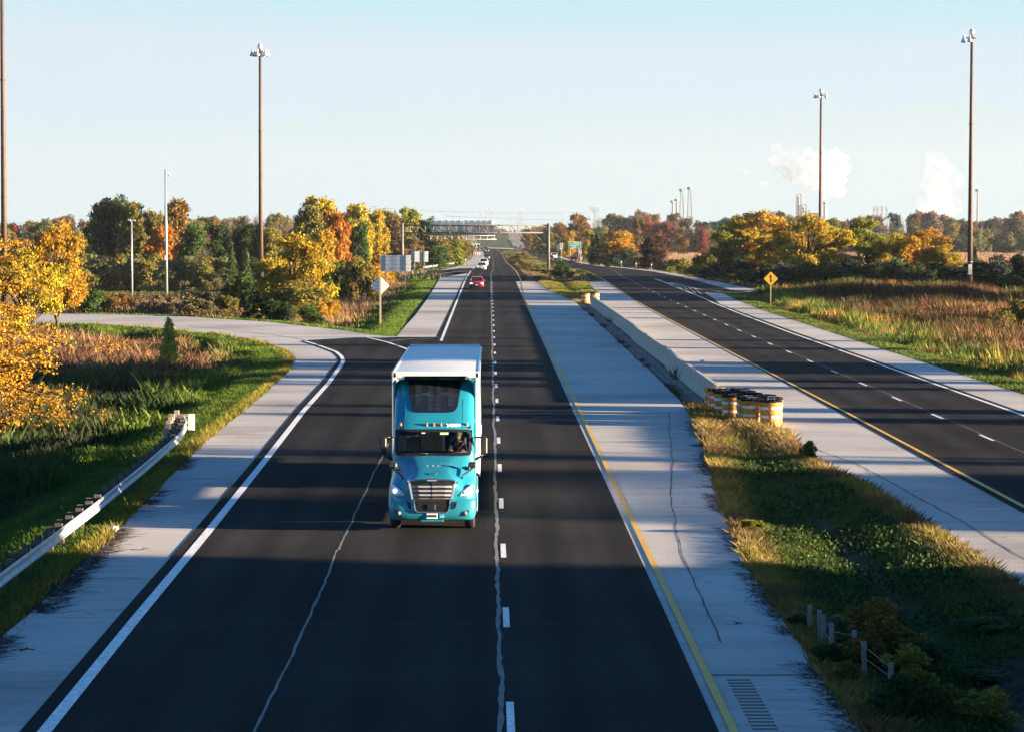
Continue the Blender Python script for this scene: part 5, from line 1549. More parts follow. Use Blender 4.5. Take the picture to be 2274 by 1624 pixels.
# ------------------------------------------------------------------ concrete barrier
def barrier():
    seg = MB(); L = 3.05
    prof = [(-.30, 0), (-.30, .08), (-.13, .33), (-.08, .95), (.08, .95), (.13, .33), (.30, .08), (.30, 0)]
    rings = []
    for y, k in ((0, .96), (.03, 1), (L - .06, 1), (L - .03, .96)):
        rings.append([(x * k, y, z if z < .9 else z * (1 if k == 1 else .985)) for x, z in prof])
    seg.loft(rings, smooth=False)
    cm = mat('barrier_concrete', (.36, .34, .30), .85, var=.16, scale=1.2, bump=.3, bscale=12)
    root = None; proto_o = None; refl = None
    n = int((287.5 - 130) / L)
    x_of = lambda y: float(np.interp(y, [130, 160, 166, 200, 208, 245, 287], [10.62, 10.55, 10.72, 10.62, 10.78, 10.70, 10.62]))
    for i in range(n):
        y = 130.2 + i * L
        if proto_o is None:
            proto_o = seg.build('barrier_segment', cm); o = proto_o
            MB().bbox((-.12, 1.5, .60), (.02, .10, .10), .004).build('reflector', M['reflect'], o)
            MB().box(-.012, .012, -.035, -.003, .05, .9).build('joint_key', M['tar'], o)
        else:
            o = copy_tree(proto_o)
        o.location = (x_of(y), y, -.005 + random.uniform(0, .015))
        o.rotation_euler = (0, 0, -math.atan2(x_of(y + L) - x_of(y), L) + random.uniform(-.004, .004))
        side = 'nearest the yellow barrels' if i == 0 else ('at the far end by the two far barrels' if i == n - 1 else None)
        props(o, 'pale concrete barrier segment ' + (side or 'in the long line between the carriageways'), 'barrier', 'concrete barrier segments between the carriageways')
barrier()

# ------------------------------------------------------------------ sand barrels
M['lidblack'] = mat('matt_black_lid', (.010, .010, .011), .85, spec=.1)
def barrel(X, Y, label, number=None, first=[None], rz=0.0, red=False, lid=True):
    r = empty('sand_barrel', (X, Y, 0.0), rz, label, 'barrel', 'yellow crash cushion barrels')
    om = M['orange']
    body = MB(); h = 1.08
    pr = [(.41, 0), (.43, .02), (.445, .33), (.43, .35), (.45, .37), (.455, .50), (.44, .52), (.455, .54), (.46, .68), (.445, .70), (.46, .72), (.465, .86), (.45, .88), (.47, .90), (.475, 1.06), (.45, 1.08)]
    body.lathe(pr, 28)
    b = body.build('drum', om if not red else mat('redder_plastic', (.55, .14, .03), .55, var=.1), r)
    for z0, z1, q in ((.385, .485, .458), (.735, .845, .467)):
        n = 24
        for k in range(n):
            if k % 6 == 0: s = MB()
            if k % 6 == 5:
                s.build('reflective_band', M['reflect'], r, fix=False); continue
            a0, a1 = 2 * math.pi * k / n, 2 * math.pi * (k + 1) / n
            s.add([(q * math.cos(a0), q * math.sin(a0), z0), (q * math.cos(a1), q * math.sin(a1), z0), (q * 1.01 * math.cos(a1), q * 1.01 * math.sin(a1), z1), (q * 1.01 * math.cos(a0), q * 1.01 * math.sin(a0), z1)], [(0, 1, 2, 3)])
    # ribs on the lower skirt
    sk = MB()
    for k in range(8):
        a = k * math.pi / 4 + .3
        sk.bbox((math.cos(a) * .44, math.sin(a) * .44, .17), (.03, .05, .26), .01, rot=Matrix.Rotation(a, 3, 'Z'))
    sk.build('skirt_rib', M['tar'] if False else om, r)
    # pleated black lid
    ld = MB(); n = 36; ringo = []; ringi = []
    for k in range(n):
        a = 2 * math.pi * k / n; p = .025 if k % 2 else 0
        ringo.append((.50 * math.cos(a), .50 * math.sin(a), 1.05 - p)); ringi.append((.45 * math.cos(a), .45 * math.sin(a), 1.115 + (.03 if k % 4 == 0 else -.01)))
    ringm = [(.2 * math.cos(2 * math.pi * k / n), .2 * math.sin(2 * math.pi * k / n), 1.14 + (.02 if k % 4 == 0 else 0)) for k in range(n)]
    ringc = [(.07 * math.cos(2 * math.pi * k / n), .07 * math.sin(2 * math.pi * k / n), 1.17) for k in range(n)]
    if lid:
        ld.loft([ringo, ringi, ringm, ringc], smooth=False)
        l = ld.build('lid', M['lidblack'], r)
        cr = MB()
        for k in range(4): cr.bbox((0, 0, 1.165), (.4, .035, .02), .005, rot=Matrix.Rotation(k * math.pi / 4, 3, 'Z'))
        cr.build('lid_strap', mat('grey_plastic', (.10, .11, .13), .5), l)
    if number:
        text('number', number, .2, r, (-.05 if rz == 0 else 0, -.462, .2), M['ink'])
    return r
B = [(11.70, 115.85, 'nearest yellow barrel with a scrawled 4, at the right front of the cluster', '4', 0), (11.02, 116.75, 'second barrel just left behind the nearest one', None, .5), (10.95, 117.95, 'barrel in the middle of the cluster, right row', None, .9),
     (10.42, 119.2, 'wide front barrel of the left row in the cluster', None, 1.3), (11.9, 117.4, 'barrel right behind the nearest one', None, 2), (11.80, 119.0, 'third barrel of the right back row', None, .2), (11.35, 120.4, 'barrel in the middle of the back row', None, .4),
     (10.28, 121.6, 'slim looking barrel left of the wide front one', None, 1.7), (11.2, 121.9, 'back row barrel nearer the barrier', None, 1.1), (10.16, 123.4, 'reddish barrel second from the left in the cluster', None, 2.2), (10.15, 125.4, 'leftmost barrel of the cluster touching the barrier end', None, .7),
     (11.1, 123.6, 'back row barrel beside the barrier end', None, 1.9)]
for X, Y, lab, num, rz in B:
    barrel(X, Y, lab, num, rz=rz, red='reddish' in lab, lid='leftmost' not in lab)
barrel(10.1, 293.5, 'left one of the two far barrels at the far barrier end', rz=.3)
barrel(11.2, 296, 'right one of the two far barrels at the far barrier end', rz=.8)
def cone_drum(X, Y, lab):
    r = empty('traffic_drum', (X, Y, float(zprof(X, Y))), 0, lab, 'traffic drum', 'orange drums on the far left shoulder')
    MB().lathe([(.30, 0), (.30, .1), (.27, .12), (.25, 1.0), (.10, 1.05)], 14).build('drum', M['drum_orange'], r)
    for z in (.35, .70):
        MB().lathe([(.285, z), (.275, z + .15)], 14, cap=False).build('reflective_band', M['reflect'], r)
M['drum_orange'] = mat('bright_orange_plastic', (.75, .13, .02), .5)
for k, (px, lab) in enumerate([(1055.0, 'leftmost orange drum on the far left shoulder'), (1057.3, 'second orange drum on the far left shoulder'), (1059.3, 'third orange drum on the far left shoulder'), (1063.5, 'orange drum alone, nearest the far edge line')]):
    q = P(px, 567 - (k % 2) * .4); cone_drum(q.x, q.y, lab)
r = empty('tall_post', tuple(P(1054.6, 563)), 0, 'white leaning post behind the orange drums', 'post')
MB().tube([(0, 0, 0), (-.4, 0, 3.9)], .14, 8).build('post', M['white'], r)
# dark open shelter at the far left roadside
def shelter():
    q = P(1050, 557.2); r = empty('roadside_shelter', tuple(q), 0, 'dark open sided shelter with white posts at the far left roadside', 'shelter')
    MB().bbox((0, 2, 3.1), (6.2, 4.4, .35), .05).build('roof', M['alum'], r)
    MB().box(-2.9, 2.9, 3.9, 4.05, 0, 3.0).build('back_wall', M['darkgap'], r)
    MB().box(-2.95, -2.1, -.1, 3.9, 0, 2.9).build('side_wall', M['black'], r)
    MB().box(1.7, 2.9, -.1, 3.9, 0, 2.9).build('side_wall', M['black'], r)
    for x in (-3.0, -1.7, .1, 1.6): MB().tube([(x, -.2, 0), (x, -.2, 3.0)], .09, 8).build('post', M['white'], r)
    MB().bbox((-2.5, -.15, 1.9), (.5, .05, .6), .01).build('notice', M['sign_w'], r)
    MB().bbox((-2.2, -.25, .4), (.6, .5, .6), .05).build('box', M['white'], r)
shelter()

# ------------------------------------------------------------------ guard rails
M['wood_dark'] = mat('dark_weathered_timber', (.085, .07, .055), .95, var=.3, scale=5)
def guardrail(path, label, zr=.70, post_dx=-.33, n_end=6, group=None, blocks=True):
    r = empty('guard_rail', (0, 0, 0), 0, label, 'guard rail')
    pts = [Vector(p) for p in path]
    # resample at post spacing 1.905
    q = [pts[0]]; acc = 0
    for a, b in zip(pts[:-1], pts[1:]):
        L = (b - a).length; d = (b - a).normalized(); t = 1.905 - acc
        while t < L:
            q.append(a + d * t); t += 1.905
        acc = L - (t - 1.905)
    q.append(pts[-1])
    prof = [(.0, -.155), (.045, -.13), (.045, -.09), (-.03, -.03), (-.03, .03), (.045, .09), (.045, .13), (.0, .155)]
    def ringat(p, d):
        nrm = Vector((d.y, -d.x, 0)).normalized()
        ob = [(p + nrm * (a + .0) + Vector((0, 0, zr - .155 + h))) for a, h in prof]
        ib = [(p + nrm * (a - .006) + Vector((0, 0, zr - .155 + h))) for a, h in reversed(prof)]
        return [tuple(v) for v in ob + ib]
    i = 0
    while i < len(q) - 1:
        j = min(i + 2, len(q) - 1)
        seg = q[i:j + 1]
        rings = []
        for k, p in enumerate(seg):
            d = (q[min(i + k + 1, len(q) - 1)] - q[max(i + k - 1, 0)]).normalized()
            off = Vector((0, 0, 0))
            rings.append(ringat(p, d))
        m_ = MB(); m_.loft(rings, smooth=False)
        m_.build('rail_beam', M['steel_rail'], r)
        d = (seg[-1] - seg[-2]).normalized()
        MB().loft([[tuple(Vector(v) + Vector((d.y, -d.x, 0)) * .008 + d * s) for v in ringat(seg[-1], d)] for s in (-.16, .16)], smooth=False).build('lap_splice', M['steel_rail'], r)
        i = j
    po = bl = None
    for k, p in enumerate(q):
        d = (q[min(k + 1, len(q) - 1)] - q[max(k - 1, 0)]).normalized(); nrm = Vector((d.y, -d.x, 0))
        c = p - nrm * .38
        rz = math.atan2(d.y, d.x) - math.pi / 2
        if po is None:
            po = MB().bbox((0, 0, zr / 2 - .16), (.18, .15, zr + .32), .008).build('wood_post', M['wood_dark'], r); o = po
            bl = MB().bbox((0, 0, zr - .12), (.20, .15, .36), .008).build('spacer_block', M['wood_dark'], r); o2 = bl
        else:
            o = po.copy(); COL.objects.link(o); o2 = bl.copy(); COL.objects.link(o2); o.parent = r; o2.parent = r
        z = float(zprof(c.x, c.y)) - .05
        o.location = (c.x, c.y, z + random.uniform(0, .03)); o.rotation_euler = (0, 0, rz + random.uniform(-.05, .05))
        c2 = p - nrm * .15
        o2.location = (c2.x, c2.y, z + .05); o2.rotation_euler = (0, 0, rz)
    return r, q
M['steel_rail'] = mat('dull_galvanised_rail', (.40, .40, .40), .45, metal=.45, var=.2, scale=1.5)
M['wood_new'] = mat('pale_timber', (.30, .24, .18), .85, var=.12, scale=4)
rail, q = guardrail([(-10.85, 22, 0), (-10.85, 62, 0), (-10.95, 77, 0), (-11.15, 90, 0), (-11.45, 103, 0), (-11.9, 109.5, 0), (-12.3, 112.3, 0)], 'galvanised guard rail on timber posts along the left shoulder')
M['wood_end'] = M['wood_new']
for (x, y, z) in [(-12.62, 112.6, .72), (-12.62, 111.0, .68), (-12.5, 109.4, .66), (-12.4, 107.8, .64), (-12.25, 106.2, .62), (-12.1, 104.4, .60)]:
    MB().bbox((x, y, z / 2 + .1), (.20, .16, z + .2), .012).build('timber_block', M['wood_new'], rail)
MB().bbox((-12.05, 112.8, .42), (.26, .12, .66), .02).build('end_plate', M['white'], rail)
MB().box(-12.5, -12.15, 112.7, 112.9, .66, .74).build('end_cap', M['wood_new'], rail)
pth = [P(x, y + 6) for x, y in [(940, 595.5), (960, 592.5), (985, 588.5), (1008, 585)]]
guardrail([(p.x, p.y, float(zprof(p.x, p.y))) for p in pth][::-1] if False else [(p.x, p.y, float(zprof(p.x, p.y)) + .1) for p in pth], 'distant pale guard rail below the left wood', post_dx=.3)

# ------------------------------------------------------------------ cable fence in the near median
def cable_fence():
    r = empty('cable_fence', (0, 0, 0), 0, 'old cable fence with grey posts in the weeds of the near median', 'fence')
    ps = [(6.60, 57.2, .82), (6.63, 55.6, .95), (6.66, 55.2, .90), (6.62, 53.6, .98), (7.02, 53.2, .88), (6.98, 51.6, .92), (7.15, 49.4, .85)]
    for i, (x, y, h) in enumerate(ps):
        z = float(gz(np.array([x]), np.array([y]))[0]); h *= .84
        MB().bbox((x, y, z + h / 2 - .1), (.085, .07, h + .2), .006, rot=Matrix.Rotation(random.uniform(-.06, .06), 3, 'Y')).build('fence_post', M['fence_w'], r)
    for dz in (.78, .52):
        a = [(x, y - .05, float(gz(np.array([x]), np.array([y]))[0]) + dz * .84 + random.uniform(-.03, .03)) for x, y, h in ps[1:] if not (x == 6.98 and False)]
        MB().tube(a, .008, 6).build('cable', M['fence_w'], r)
M['fence_w'] = mat('grey_fence_post', (.17, .165, .16), .85, var=.25, scale=6)
cable_fence()
# small litter
M['litter'] = mat('white_litter', (.6, .6, .58), .7)
for (X, Y, s, lab) in [(12.9, 169, .16, 'white cup lying on the concrete right of the barrier'), (10.6, 50.9, .13, 'crumpled white litter in the debris of the median'), (9.9, 48.3, .12, 'pale litter near the bottom edge of the median'), (-10.3, 76.4, .14, 'pale scrap at the edge of the left shoulder')]:
    m_ = MB(); m_.lathe([(s * .5, 0), (s * .8, .3 * s), (s, .8 * s), (s * .7, s)], 7)
    z = .02 if X > 12 or X < 0 else float(gz(np.array([X]), np.array([Y]))[0]) + .16
    o = m_.build('litter', M['litter'], None); o.location = (X, Y, z); props(o, lab, 'litter')
M['sand'] = mat('dead_twig', (.05, .04, .03), .9)
tw = [(7.3, 57.0, 'thin dark twig on the shoulder beside the first fence post', .5), (6.2, 48.2, 'dark twig pair at the shoulder edge low right', .6), (-9.0, 72.1, 'dark scrap on the left shoulder near the sunlit band', .25), (5.2, 58.5, 'small dark chip on the right shoulder', .12), (-9.3, 55, 'dark streak of debris on the left shoulder', .3), (13.6, 131, 'dark scrap on the concrete behind the barrels', .3)]
for X, Y, lab, L in tw:
    m_ = MB(); m_.tube([(0, 0, .015), (L * .5, .05, .03), (L, -.04, .02)], [.02, .016, .008], 5); m_.tube([(L * .4, .03, .02), (L * .6, .2, .05)], [.01, .005], 5)
    o = m_.build('twig', M['sand'], None); o.location = (X, Y, .006); o.rotation_euler = (0, 0, random.uniform(0, 1)); props(o, lab, 'twig')
# ------------------------------------------------------------------ lorry
def lorry():
    T_ = empty('semi_truck', (-1.57, 76.2, 0), 0, 'teal sleeper cab lorry with a white box trailer driving towards the viewer', 'truck')
    teal = M['teal']; blk = M['black']
    ZS = [.42, .95, 1.3, 1.7, 1.95, 2.10, 2.30, 2.50, 2.62, 2.68, 2.8, 2.95, 3.07, 3.25, 3.5, 3.68, 3.8, 3.88, 3.93, 3.97, 3.99]
    fz = lambda z: float(np.interp(z, [.4, .95, 1.95, 2.62, 2.72, 3.07, 3.5, 3.8, 3.92, 3.97, 3.99], [2.2, 2.0, 1.90, 2.50, 2.58, 3.02, 3.60, 4.12, 4.42, 4.75, 5.05]))
    wz = lambda z: float(np.interp(z, [.4, .95, 1.95, 2.62, 3.3, 3.6, 3.8, 3.90, 3.96, 3.99], [1.17, 1.19, 1.15, 1.135, 1.13, 1.13, 1.115, 1.08, 1.02, .88]))
    dz_ = lambda z: float(np.interp(z, [.4, 1.95, 2.62, 3.0, 3.6, 3.99], [.35, .42, .50, .55, .52, .30]))
    pw = 4.0
    def surf(x, z, off=0.0):
        w = wz(z); s = min(1, (abs(x) / w) ** (pw / 2)); c = math.sqrt(max(0, 1 - s * s))
        return fz(z) + dz_(z) * (1 - c ** (2 / pw)) - off
    ts = [R(a) for a in [-90, -82, -74, -66, -58, -50, -42, -34, -26, -17, -8.5, 0, 8.5, 17, 26, 34, 42, 50, 58, 66, 74, 82, 90]]
    def ring(z, e=0.0):
        pinch = 0
        w = wz(z) - e; pts = [(-w, 5.15 - e, z), (-w, 3.85, z)]
        for t in ts:
            x = w * math.copysign(abs(math.sin(t)) ** (2 / pw), t)
            pts.append((x, fz(z) + e + dz_(z) * (1 - abs(math.cos(t)) ** (2 / pw)), z))
        pts.append((w, 3.85, z)); pts.append((w, 5.15 - e, z))
        return pts
    rings = [ring(z) for z in ZS]
    n = len(rings[0])
    WX = 1.035
    def skip(i, j):
        if not (1.94 < ZS[i] and ZS[i + 1] <= 2.63): return False
        a = rings[i][j]; b = rings[i][(j + 1) % n]
        if j < 1 or j >= n - 2: return False
        if j in (1, n - 3): return True
        return abs(a[0]) < WX + .06 and abs(b[0]) < WX + .06 and a[1] < 3.7 and b[1] < 3.7
    cab = MB().loft(rings, smooth=True, skip=skip)
    co = cab.build('cab_shell', teal, T_)
    gl = bpy.data.materials.new('windscreen_glass'); gl.use_nodes = True; nt = gl.node_tree; nt.nodes.clear()
    tr = nd(nt, 'ShaderNodeBsdfTransparent'); tr.inputs[0].default_value = (.58, .64, .62, 1); gs = nd(nt, 'ShaderNodeBsdfGlossy', Roughness=.03)
    fr = nd(nt, 'ShaderNodeFresnel'); fr.inputs[0].default_value = 1.4; mx = nd(nt, 'ShaderNodeMixShader'); ou = nd(nt, 'ShaderNodeOutputMaterial')
    nt.links.new(fr.outputs[0], mx.inputs[0]); nt.links.new(tr.outputs[0], mx.inputs[1]); nt.links.new(gs.outputs[0], mx.inputs[2]); nt.links.new(mx.outputs[0], ou.inputs[0])
    GL = [gl]
    # dark lining and cabin
    li = MB(); li.box(-1.08, 1.08, 4.0, 4.05, 1.2, 2.75); li.box(-1.08, 1.08, 2.1, 4.0, 1.25, 1.3); li.box(-1.09, -1.06, 2.5, 4.0, 1.3, 1.93); li.box(1.06, 1.09, 2.5, 4.0, 1.3, 1.93); li.box(-1.06, 1.06, 2.62, 4.0, 2.66, 2.7)
    li.build('cabin_lining', M['darkgap'], T_)
    da = MB(); da.loft([[(-1.02, 2.33, 1.75), (1.02, 2.33, 1.75), (1.02, 2.28, 1.98), (-1.02, 2.28, 1.98)], [(-1.02, 2.75, 1.75), (1.02, 2.75, 1.75), (1.02, 2.7, 2.02), (-1.02, 2.7, 2.02)]], smooth=False)
    da.build('dashboard', M['black'], T_)
    grey = mat('grey_seat_cloth', (.16, .155, .14), .9, var=.15)
    for x, lab in ((-.62, None), (.66, None)):
        st = MB().bbox((x, 3.30, 1.60), (.52, .5, .16), .05).build('seat', grey if x < 0 else blk, T_)
        MB().bbox((x, 3.58, 2.02), (.50, .14, .72), .06).build('backrest', grey if x < 0 else blk, st)
        MB().bbox((x, 3.56, 2.45), (.26, .10, .16), .04).build('headrest', grey if x < 0 else blk, st)
    MB().tube([(.66 + .21 * math.cos(a), 2.88 + .10 * math.sin(a), 1.98 + .17 * math.sin(a)) for a in [2 * math.pi * k / 20 for k in range(21)]], .016, 6).build('steering_wheel', blk, T_)
    g = MB(); gz_ = [1.955, 2.1, 2.3, 2.45, 2.615]; gxs = np.linspace(-1.07, 1.07, 17)
    g.loft([[(x, surf(x, z, -.012), z) for x in gxs] for z in gz_], closed=False, cap=False)
    g.build('windscreen', gl, T_, fix=False)
    fr_ = []
    x1, z0, z1, rc = 1.03, 1.985, 2.60, .11
    for (cx, cz, a0) in ((x1 - rc, z0 + rc, -90), (x1 - rc, z1 - rc, 0), (-x1 + rc, z1 - rc, 90), (-x1 + rc, z0 + rc, 180)):
        for k in range(6):
            a = R(a0 + 90 * k / 5); fr_.append((cx + rc * math.cos(a), cz + rc * math.sin(a)))
    dense = []
    for a, b in zip(fr_, fr_[1:] + fr_[:1]):
        m_ = max(1, int(math.hypot(b[0] - a[0], b[1] - a[1]) / .12))
        dense += [(a[0] + (b[0] - a[0]) * i / m_, a[1] + (b[1] - a[1]) * i / m_) for i in range(m_)]
    dense.append(dense[0])
    def outl(off_in, off_out, name, m_):
        mb = MB(); cz = (z0 + z1) / 2
        A = []; Bp = []
        for x, z in dense:
            d = Vector((x, z - cz)); d = Vector((math.copysign(1, x) if abs(x) > x1 - rc else x / x1, math.copysign(1, z - cz) if abs(z - cz) > (z1 - z0) / 2 - rc else (z - cz))).normalized()
            A.append((x - d.x * off_in, z - d.y * off_in)); Bp.append((x + d.x * off_out, z + d.y * off_out))
        mb.loft([[(x, surf(x, z, .006), z) for x, z in A], [(x, surf(x, z, .016), z) for x, z in Bp]], closed=False, cap=False)
        return mb.build(name, m_, T_, fix=False)
    outl(.035, .05, 'windscreen_seal', blk)
    wp = MB()
    for s in (-1, 1):
        wp.tube([(s * .15, surf(.15, 2.0, .03), 2.0), (s * .5, surf(.5, 2.03, .03), 2.03), (s * .95, surf(.95, 2.05, .03), 2.05)], .012, 5)
    wp.build('wiper', blk, T_)
    st = MB().loft([[(x, surf(x, z, -.002), z) for x in (.18, .30, .42)] for z in (2.50, 2.565)], closed=False, cap=False).build('windscreen_sticker', mat('pale_green_sticker', (.45, .55, .40), .6), T_, fix=False)
    MB().loft([[(x, surf(x, z, -.002), z) for x in (-.34, -.24)] for z in (2.53, 2.56)], closed=False, cap=False).build('windscreen_sticker', M['sign_w'], T_, fix=False)
    ph = MB(); ph.tube([(.03, 2.4, 2.0), (.06, 2.42, 2.12), (.13, 2.40, 2.2)], .01, 5); ph.bbox((.12, 2.38, 2.19), (.02, .02, .13), .004); ph.tube([(-.12, 2.4, 2.0), (-.13, 2.42, 2.15)], .01, 5)
    ph.build('phone_holder', M['chrome'], T_)
    # black solar roof window set in the fairing
    def hw(z): return float(np.interp(z, [3.10, 3.2, 3.4, 3.9], [.50, .64, .70, .76]))
    rp = MB(); zs2 = [3.09, 3.11, 3.16, 3.25, 3.4, 3.5, 3.6, 3.68, 3.8, 3.88, 3.93]
    hwz = lambda z: float(np.interp(z, [3.09, 3.11, 3.16, 3.25, 3.5, 3.93], [.46, .55, .62, .67, .71, .77]))
    rp.loft([[(hwz(z) * u, surf(hwz(z) * u, z, .030), z) for u in np.linspace(-1, 1, 13)] for z in zs2], closed=False, cap=False)
    rpo = rp.build('roof_panel', M['glassdark'], T_, fix=False)
    cellm = mat('solar_cell', (.018, .021, .030), .25, spec=.5, var=.2)
    for ci, (xa, xb) in enumerate(((-.56, -.38), (-.20, -.03), (.03, .20), (.38, .56))):
        for k in range(7):
            za = 3.14 + k * .113; zb_ = za + .100
            if ci in (0, 3) and k == 0: continue
            MB().loft([[(x, surf(x, z, .038), z) for x in (xa, xb)] for z in (za, zb_)], closed=False, cap=False).build('solar_cell', cellm, rpo, fix=False)
    MB().loft([[(x, surf(x, z, .042), z) for x in (-.018, .018)] for z in (3.10, 3.4, 3.7, 3.93)], closed=False, cap=False).build('panel_rib', blk, rpo, fix=False)
    # seam lines and gutters
    sl = mat('seam', (.008, .12, .16), .5)
    for s in (-1, 1):
        MB().tube([(s * .82, surf(.82, z, .002), z) for z in (2.68, 3.0, 3.4, 3.8, 3.92)], .006, 4).build('body_seam', sl, T_)
        MB().tube([(s * 1.0, surf(1.0, 2.66, .012), 2.66), (s * 1.08, surf(1.08, 2.70, .02), 2.72), (s * 1.135, 3.4, 2.80), (s * 1.14, 5.1, 2.80)], .018, 6).build('roof_gutter', teal, T_)
        MB().bbox((s * 1.165, 4.80, 3.06), (.10, .72, 1.70), .045).build('side_extender', teal, T_)
        MB().bbox((s * 1.21, 3.7, .72), (.06, 3.0, .75), .02).build('side_fairing', teal, T_)
        MB().bbox((s * 1.165, 3.1, 1.52), (.04, 1.0, .82), .015).build('door', teal, T_)
        MB().box(s * 1.125, s * 1.13, 2.85, 3.84, 1.95, 2.62).build('door_window', GL[0], T_)
        MB().bbox((s * 1.17, 3.3, 1.75), (.05, .18, .04), .01).build('door_handle', blk, T_)
    # marker lamps and number
    for x in (-.94, -.20, .0, .20, .93):
        z = 2.765
        a = MB().bbox((x, surf(x, z, .02), z), (.06, .06, .12), .02).build('marker_lamp', M['amber'], T_)
    me = text('fleet_number', '242059', .135, T_, (.56, surf(.56, 2.75, .015), 2.745), M['sign_w'], rot=(R(62), 0, R(3)), sx=1.0, bold=.006)
    # bonnet
    H = []
    def sec(y, p):
        pts = [(x, y + dy, z) for x, z, dy in p]
        return [(-x, yy, z) for x, yy, z in pts[::-1]][:-1] + pts
    H.append(sec(.02, [(0, 1.38, .0), (.42, 1.37, .0), (.60, 1.34, .0), (.68, 1.20, .02), (.80, 1.08, .03), (.95, .99, .06), (1.08, .96, .14), (1.15, .93, .26), (1.16, .90, .26)]))
    H.append(sec(.05, [(0, 1.47, .0), (.42, 1.465, .0), (.63, 1.43, .0), (.72, 1.29, .05), (.82, 1.20, .06), (.97, 1.12, .08), (1.10, 1.08, .18), (1.17, 1.03, .30), (1.19, .90, .30)]))
    H.append(sec(.20, [(0, 1.525, .0), (.40, 1.52, .0), (.64, 1.48, .0), (.74, 1.36, .02), (.84, 1.30, .06), (.98, 1.25, .06), (1.10, 1.19, .10), (1.18, 1.08, .2), (1.20, .90, .22)]))
    H.append(sec(.50, [(0, 1.60, .0), (.38, 1.60, .0), (.45, 1.575, 0), (.72, 1.50, .0), (.88, 1.42, .0), (1.00, 1.38, .0), (1.12, 1.30, .0), (1.20, 1.14, .04), (1.215, .90, .04)]))
    H.append(sec(.95, [(0, 1.725, .0), (.42, 1.72, .0), (.49, 1.69, 0), (.80, 1.62, .0), (.94, 1.52, .0), (1.05, 1.46, .0), (1.14, 1.38, .0), (1.21, 1.20, .0), (1.22, .98, .0)]))
    H.append(sec(1.45, [(0, 1.845, .0), (.48, 1.84, .0), (.56, 1.81, 0), (.88, 1.75, .0), (1.0, 1.66, .0), (1.07, 1.58, .0), (1.14, 1.46, .0), (1.20, 1.22, .0), (1.21, .98, .0)]))
    H.append(sec(1.95, [(0, 1.955, -.04), (.55, 1.95, .0), (.64, 1.935, 0.02), (.98, 1.90, .10), (1.06, 1.84, .14), (1.10, 1.74, .16), (1.14, 1.56, .16), (1.17, 1.25, .16), (1.18, .95, .16)]))
    H.insert(0, [(x, y + .01, min(z, .87)) for x, y, z in H[0]])
    hb = MB().loft(H, closed=False, cap=False)
    ho = hb.build('bonnet', teal, T_, fix=False)
    fl = MB(); 
    ff = [(x, .02 + dy * .2, z) for x, z, dy in [(-1.16, .9, 1), (1.16, .9, 1)]]
    sm = ho.modifiers.new('smooth', 'SUBSURF'); sm.levels = 1; sm.render_levels = 2
    MB().box(-.7, .7, .08, .12, .5, 1.40).build('radiator', M['darkgap'], T_)
    # bonnet scoop and nozzles
    MB().loft([[(-.15, .42, 1.585), (.15, .42, 1.585), (.10, .30, 1.55), (-.10, .30, 1.55)], [(-.13, .44, 1.60), (.13, .44, 1.60), (.09, .30, 1.565), (-.09, .30, 1.565)]], smooth=False).build('bonnet_scoop', sl, T_)
    for x in (-.15, 0, .15):
        MB().lathe([(.012, 0), (.010, .015)], 6, (x, 1.0, 1.735)).build('washer_nozzle', M['sign_w'], T_)
    # grille
    G = empty('grille', (0, 0, 0)); G.parent = T_
    gx = lambda z: float(np.interp(z, [.58, .90, 1.38], [.43, .50, .57]))
    MB().loft([[(-gx(z), .0 - .03 * 0, z), (0, -.045, z), (gx(z), .0, z)] for z in (.93, 1.38)], closed=False, cap=False).build('grille_mesh', M['grille'], G, fix=False)
    MB().loft([[(-gx(z), -.058, z), (gx(z), -.058, z)] for z in (.575, .93)], closed=False, cap=False).build('lower_mesh_backing', M['grille2'], G, fix=False)
    fp = [(-.43, .57), (-.505, .90), (-.585, 1.34), (-.57, 1.385), (-.45, 1.405), (0, 1.43), (.45, 1.405), (.57, 1.385), (.585, 1.34), (.505, .90), (.43, .57), (.38, .545), (-.38, .545), (-.43, .57)]
    def fy(x): return -.05 + .05 * abs(x) / .57
    up = [p for p in fp if p[1] > .8]
    wtop = MB().loft([[(x * (1 - .0), fy(x) + .0, z) for x, z in up], [(x * 1.10, fy(x) - .02, z + (.03 if z > 1.3 else 0)) for x, z in up], [(x * 1.16, fy(x) + .07, z + (.05 if z > 1.3 else 0)) for x, z in up]], closed=False, cap=False, smooth=False)
    wtop.build('chrome_surround', M['chrome'], G, fix=False)
    MB().tube([(x, -.065, z) for x, z in [(-.50, .90), (-.46, .62), (-.40, .555), (.40, .555), (.46, .62), (.50, .90)]], .018, 6).build('lower_surround', M['chrome'], G)
    for z in (.905, 1.02, 1.135, 1.25):
        w = gx(z) + .01
        MB().loft([[(-w, fy(w) - .005, z - .03), (-w * .62, fy(w * .62) - .028, z - .012), (w * .62, fy(w * .62) - .028, z - .012), (w, fy(w) - .005, z - .03)],
                   [(-w, fy(w) - .012, z + .036), (-w * .70, fy(w * .7) - .03, z + .034), (w * .70, fy(w * .7) - .03, z + .034), (w, fy(w) - .012, z + .036)],
                   [(-w, fy(w) + .03, z + .03), (-w * .70, fy(w * .7) + .01, z + .03), (w * .70, fy(w * .7) + .01, z + .03), (w, fy(w) + .03, z + .03)]], closed=False, cap=False, smooth=False).build('chrome_slat', M['silver'], G, fix=False)
    # thin ribs of the grille mesh
    rb = MB()
    for i in range(5):
        for k in range(2):
            z = .96 + i * .115 - .115 + .03 + k * .03
            w = gx(z) * .9
            rb.box(-w, w, -.036, -.03, z, z + .006)
    rb.box(-.006, .006, -.052, -.045, .92, 1.38)
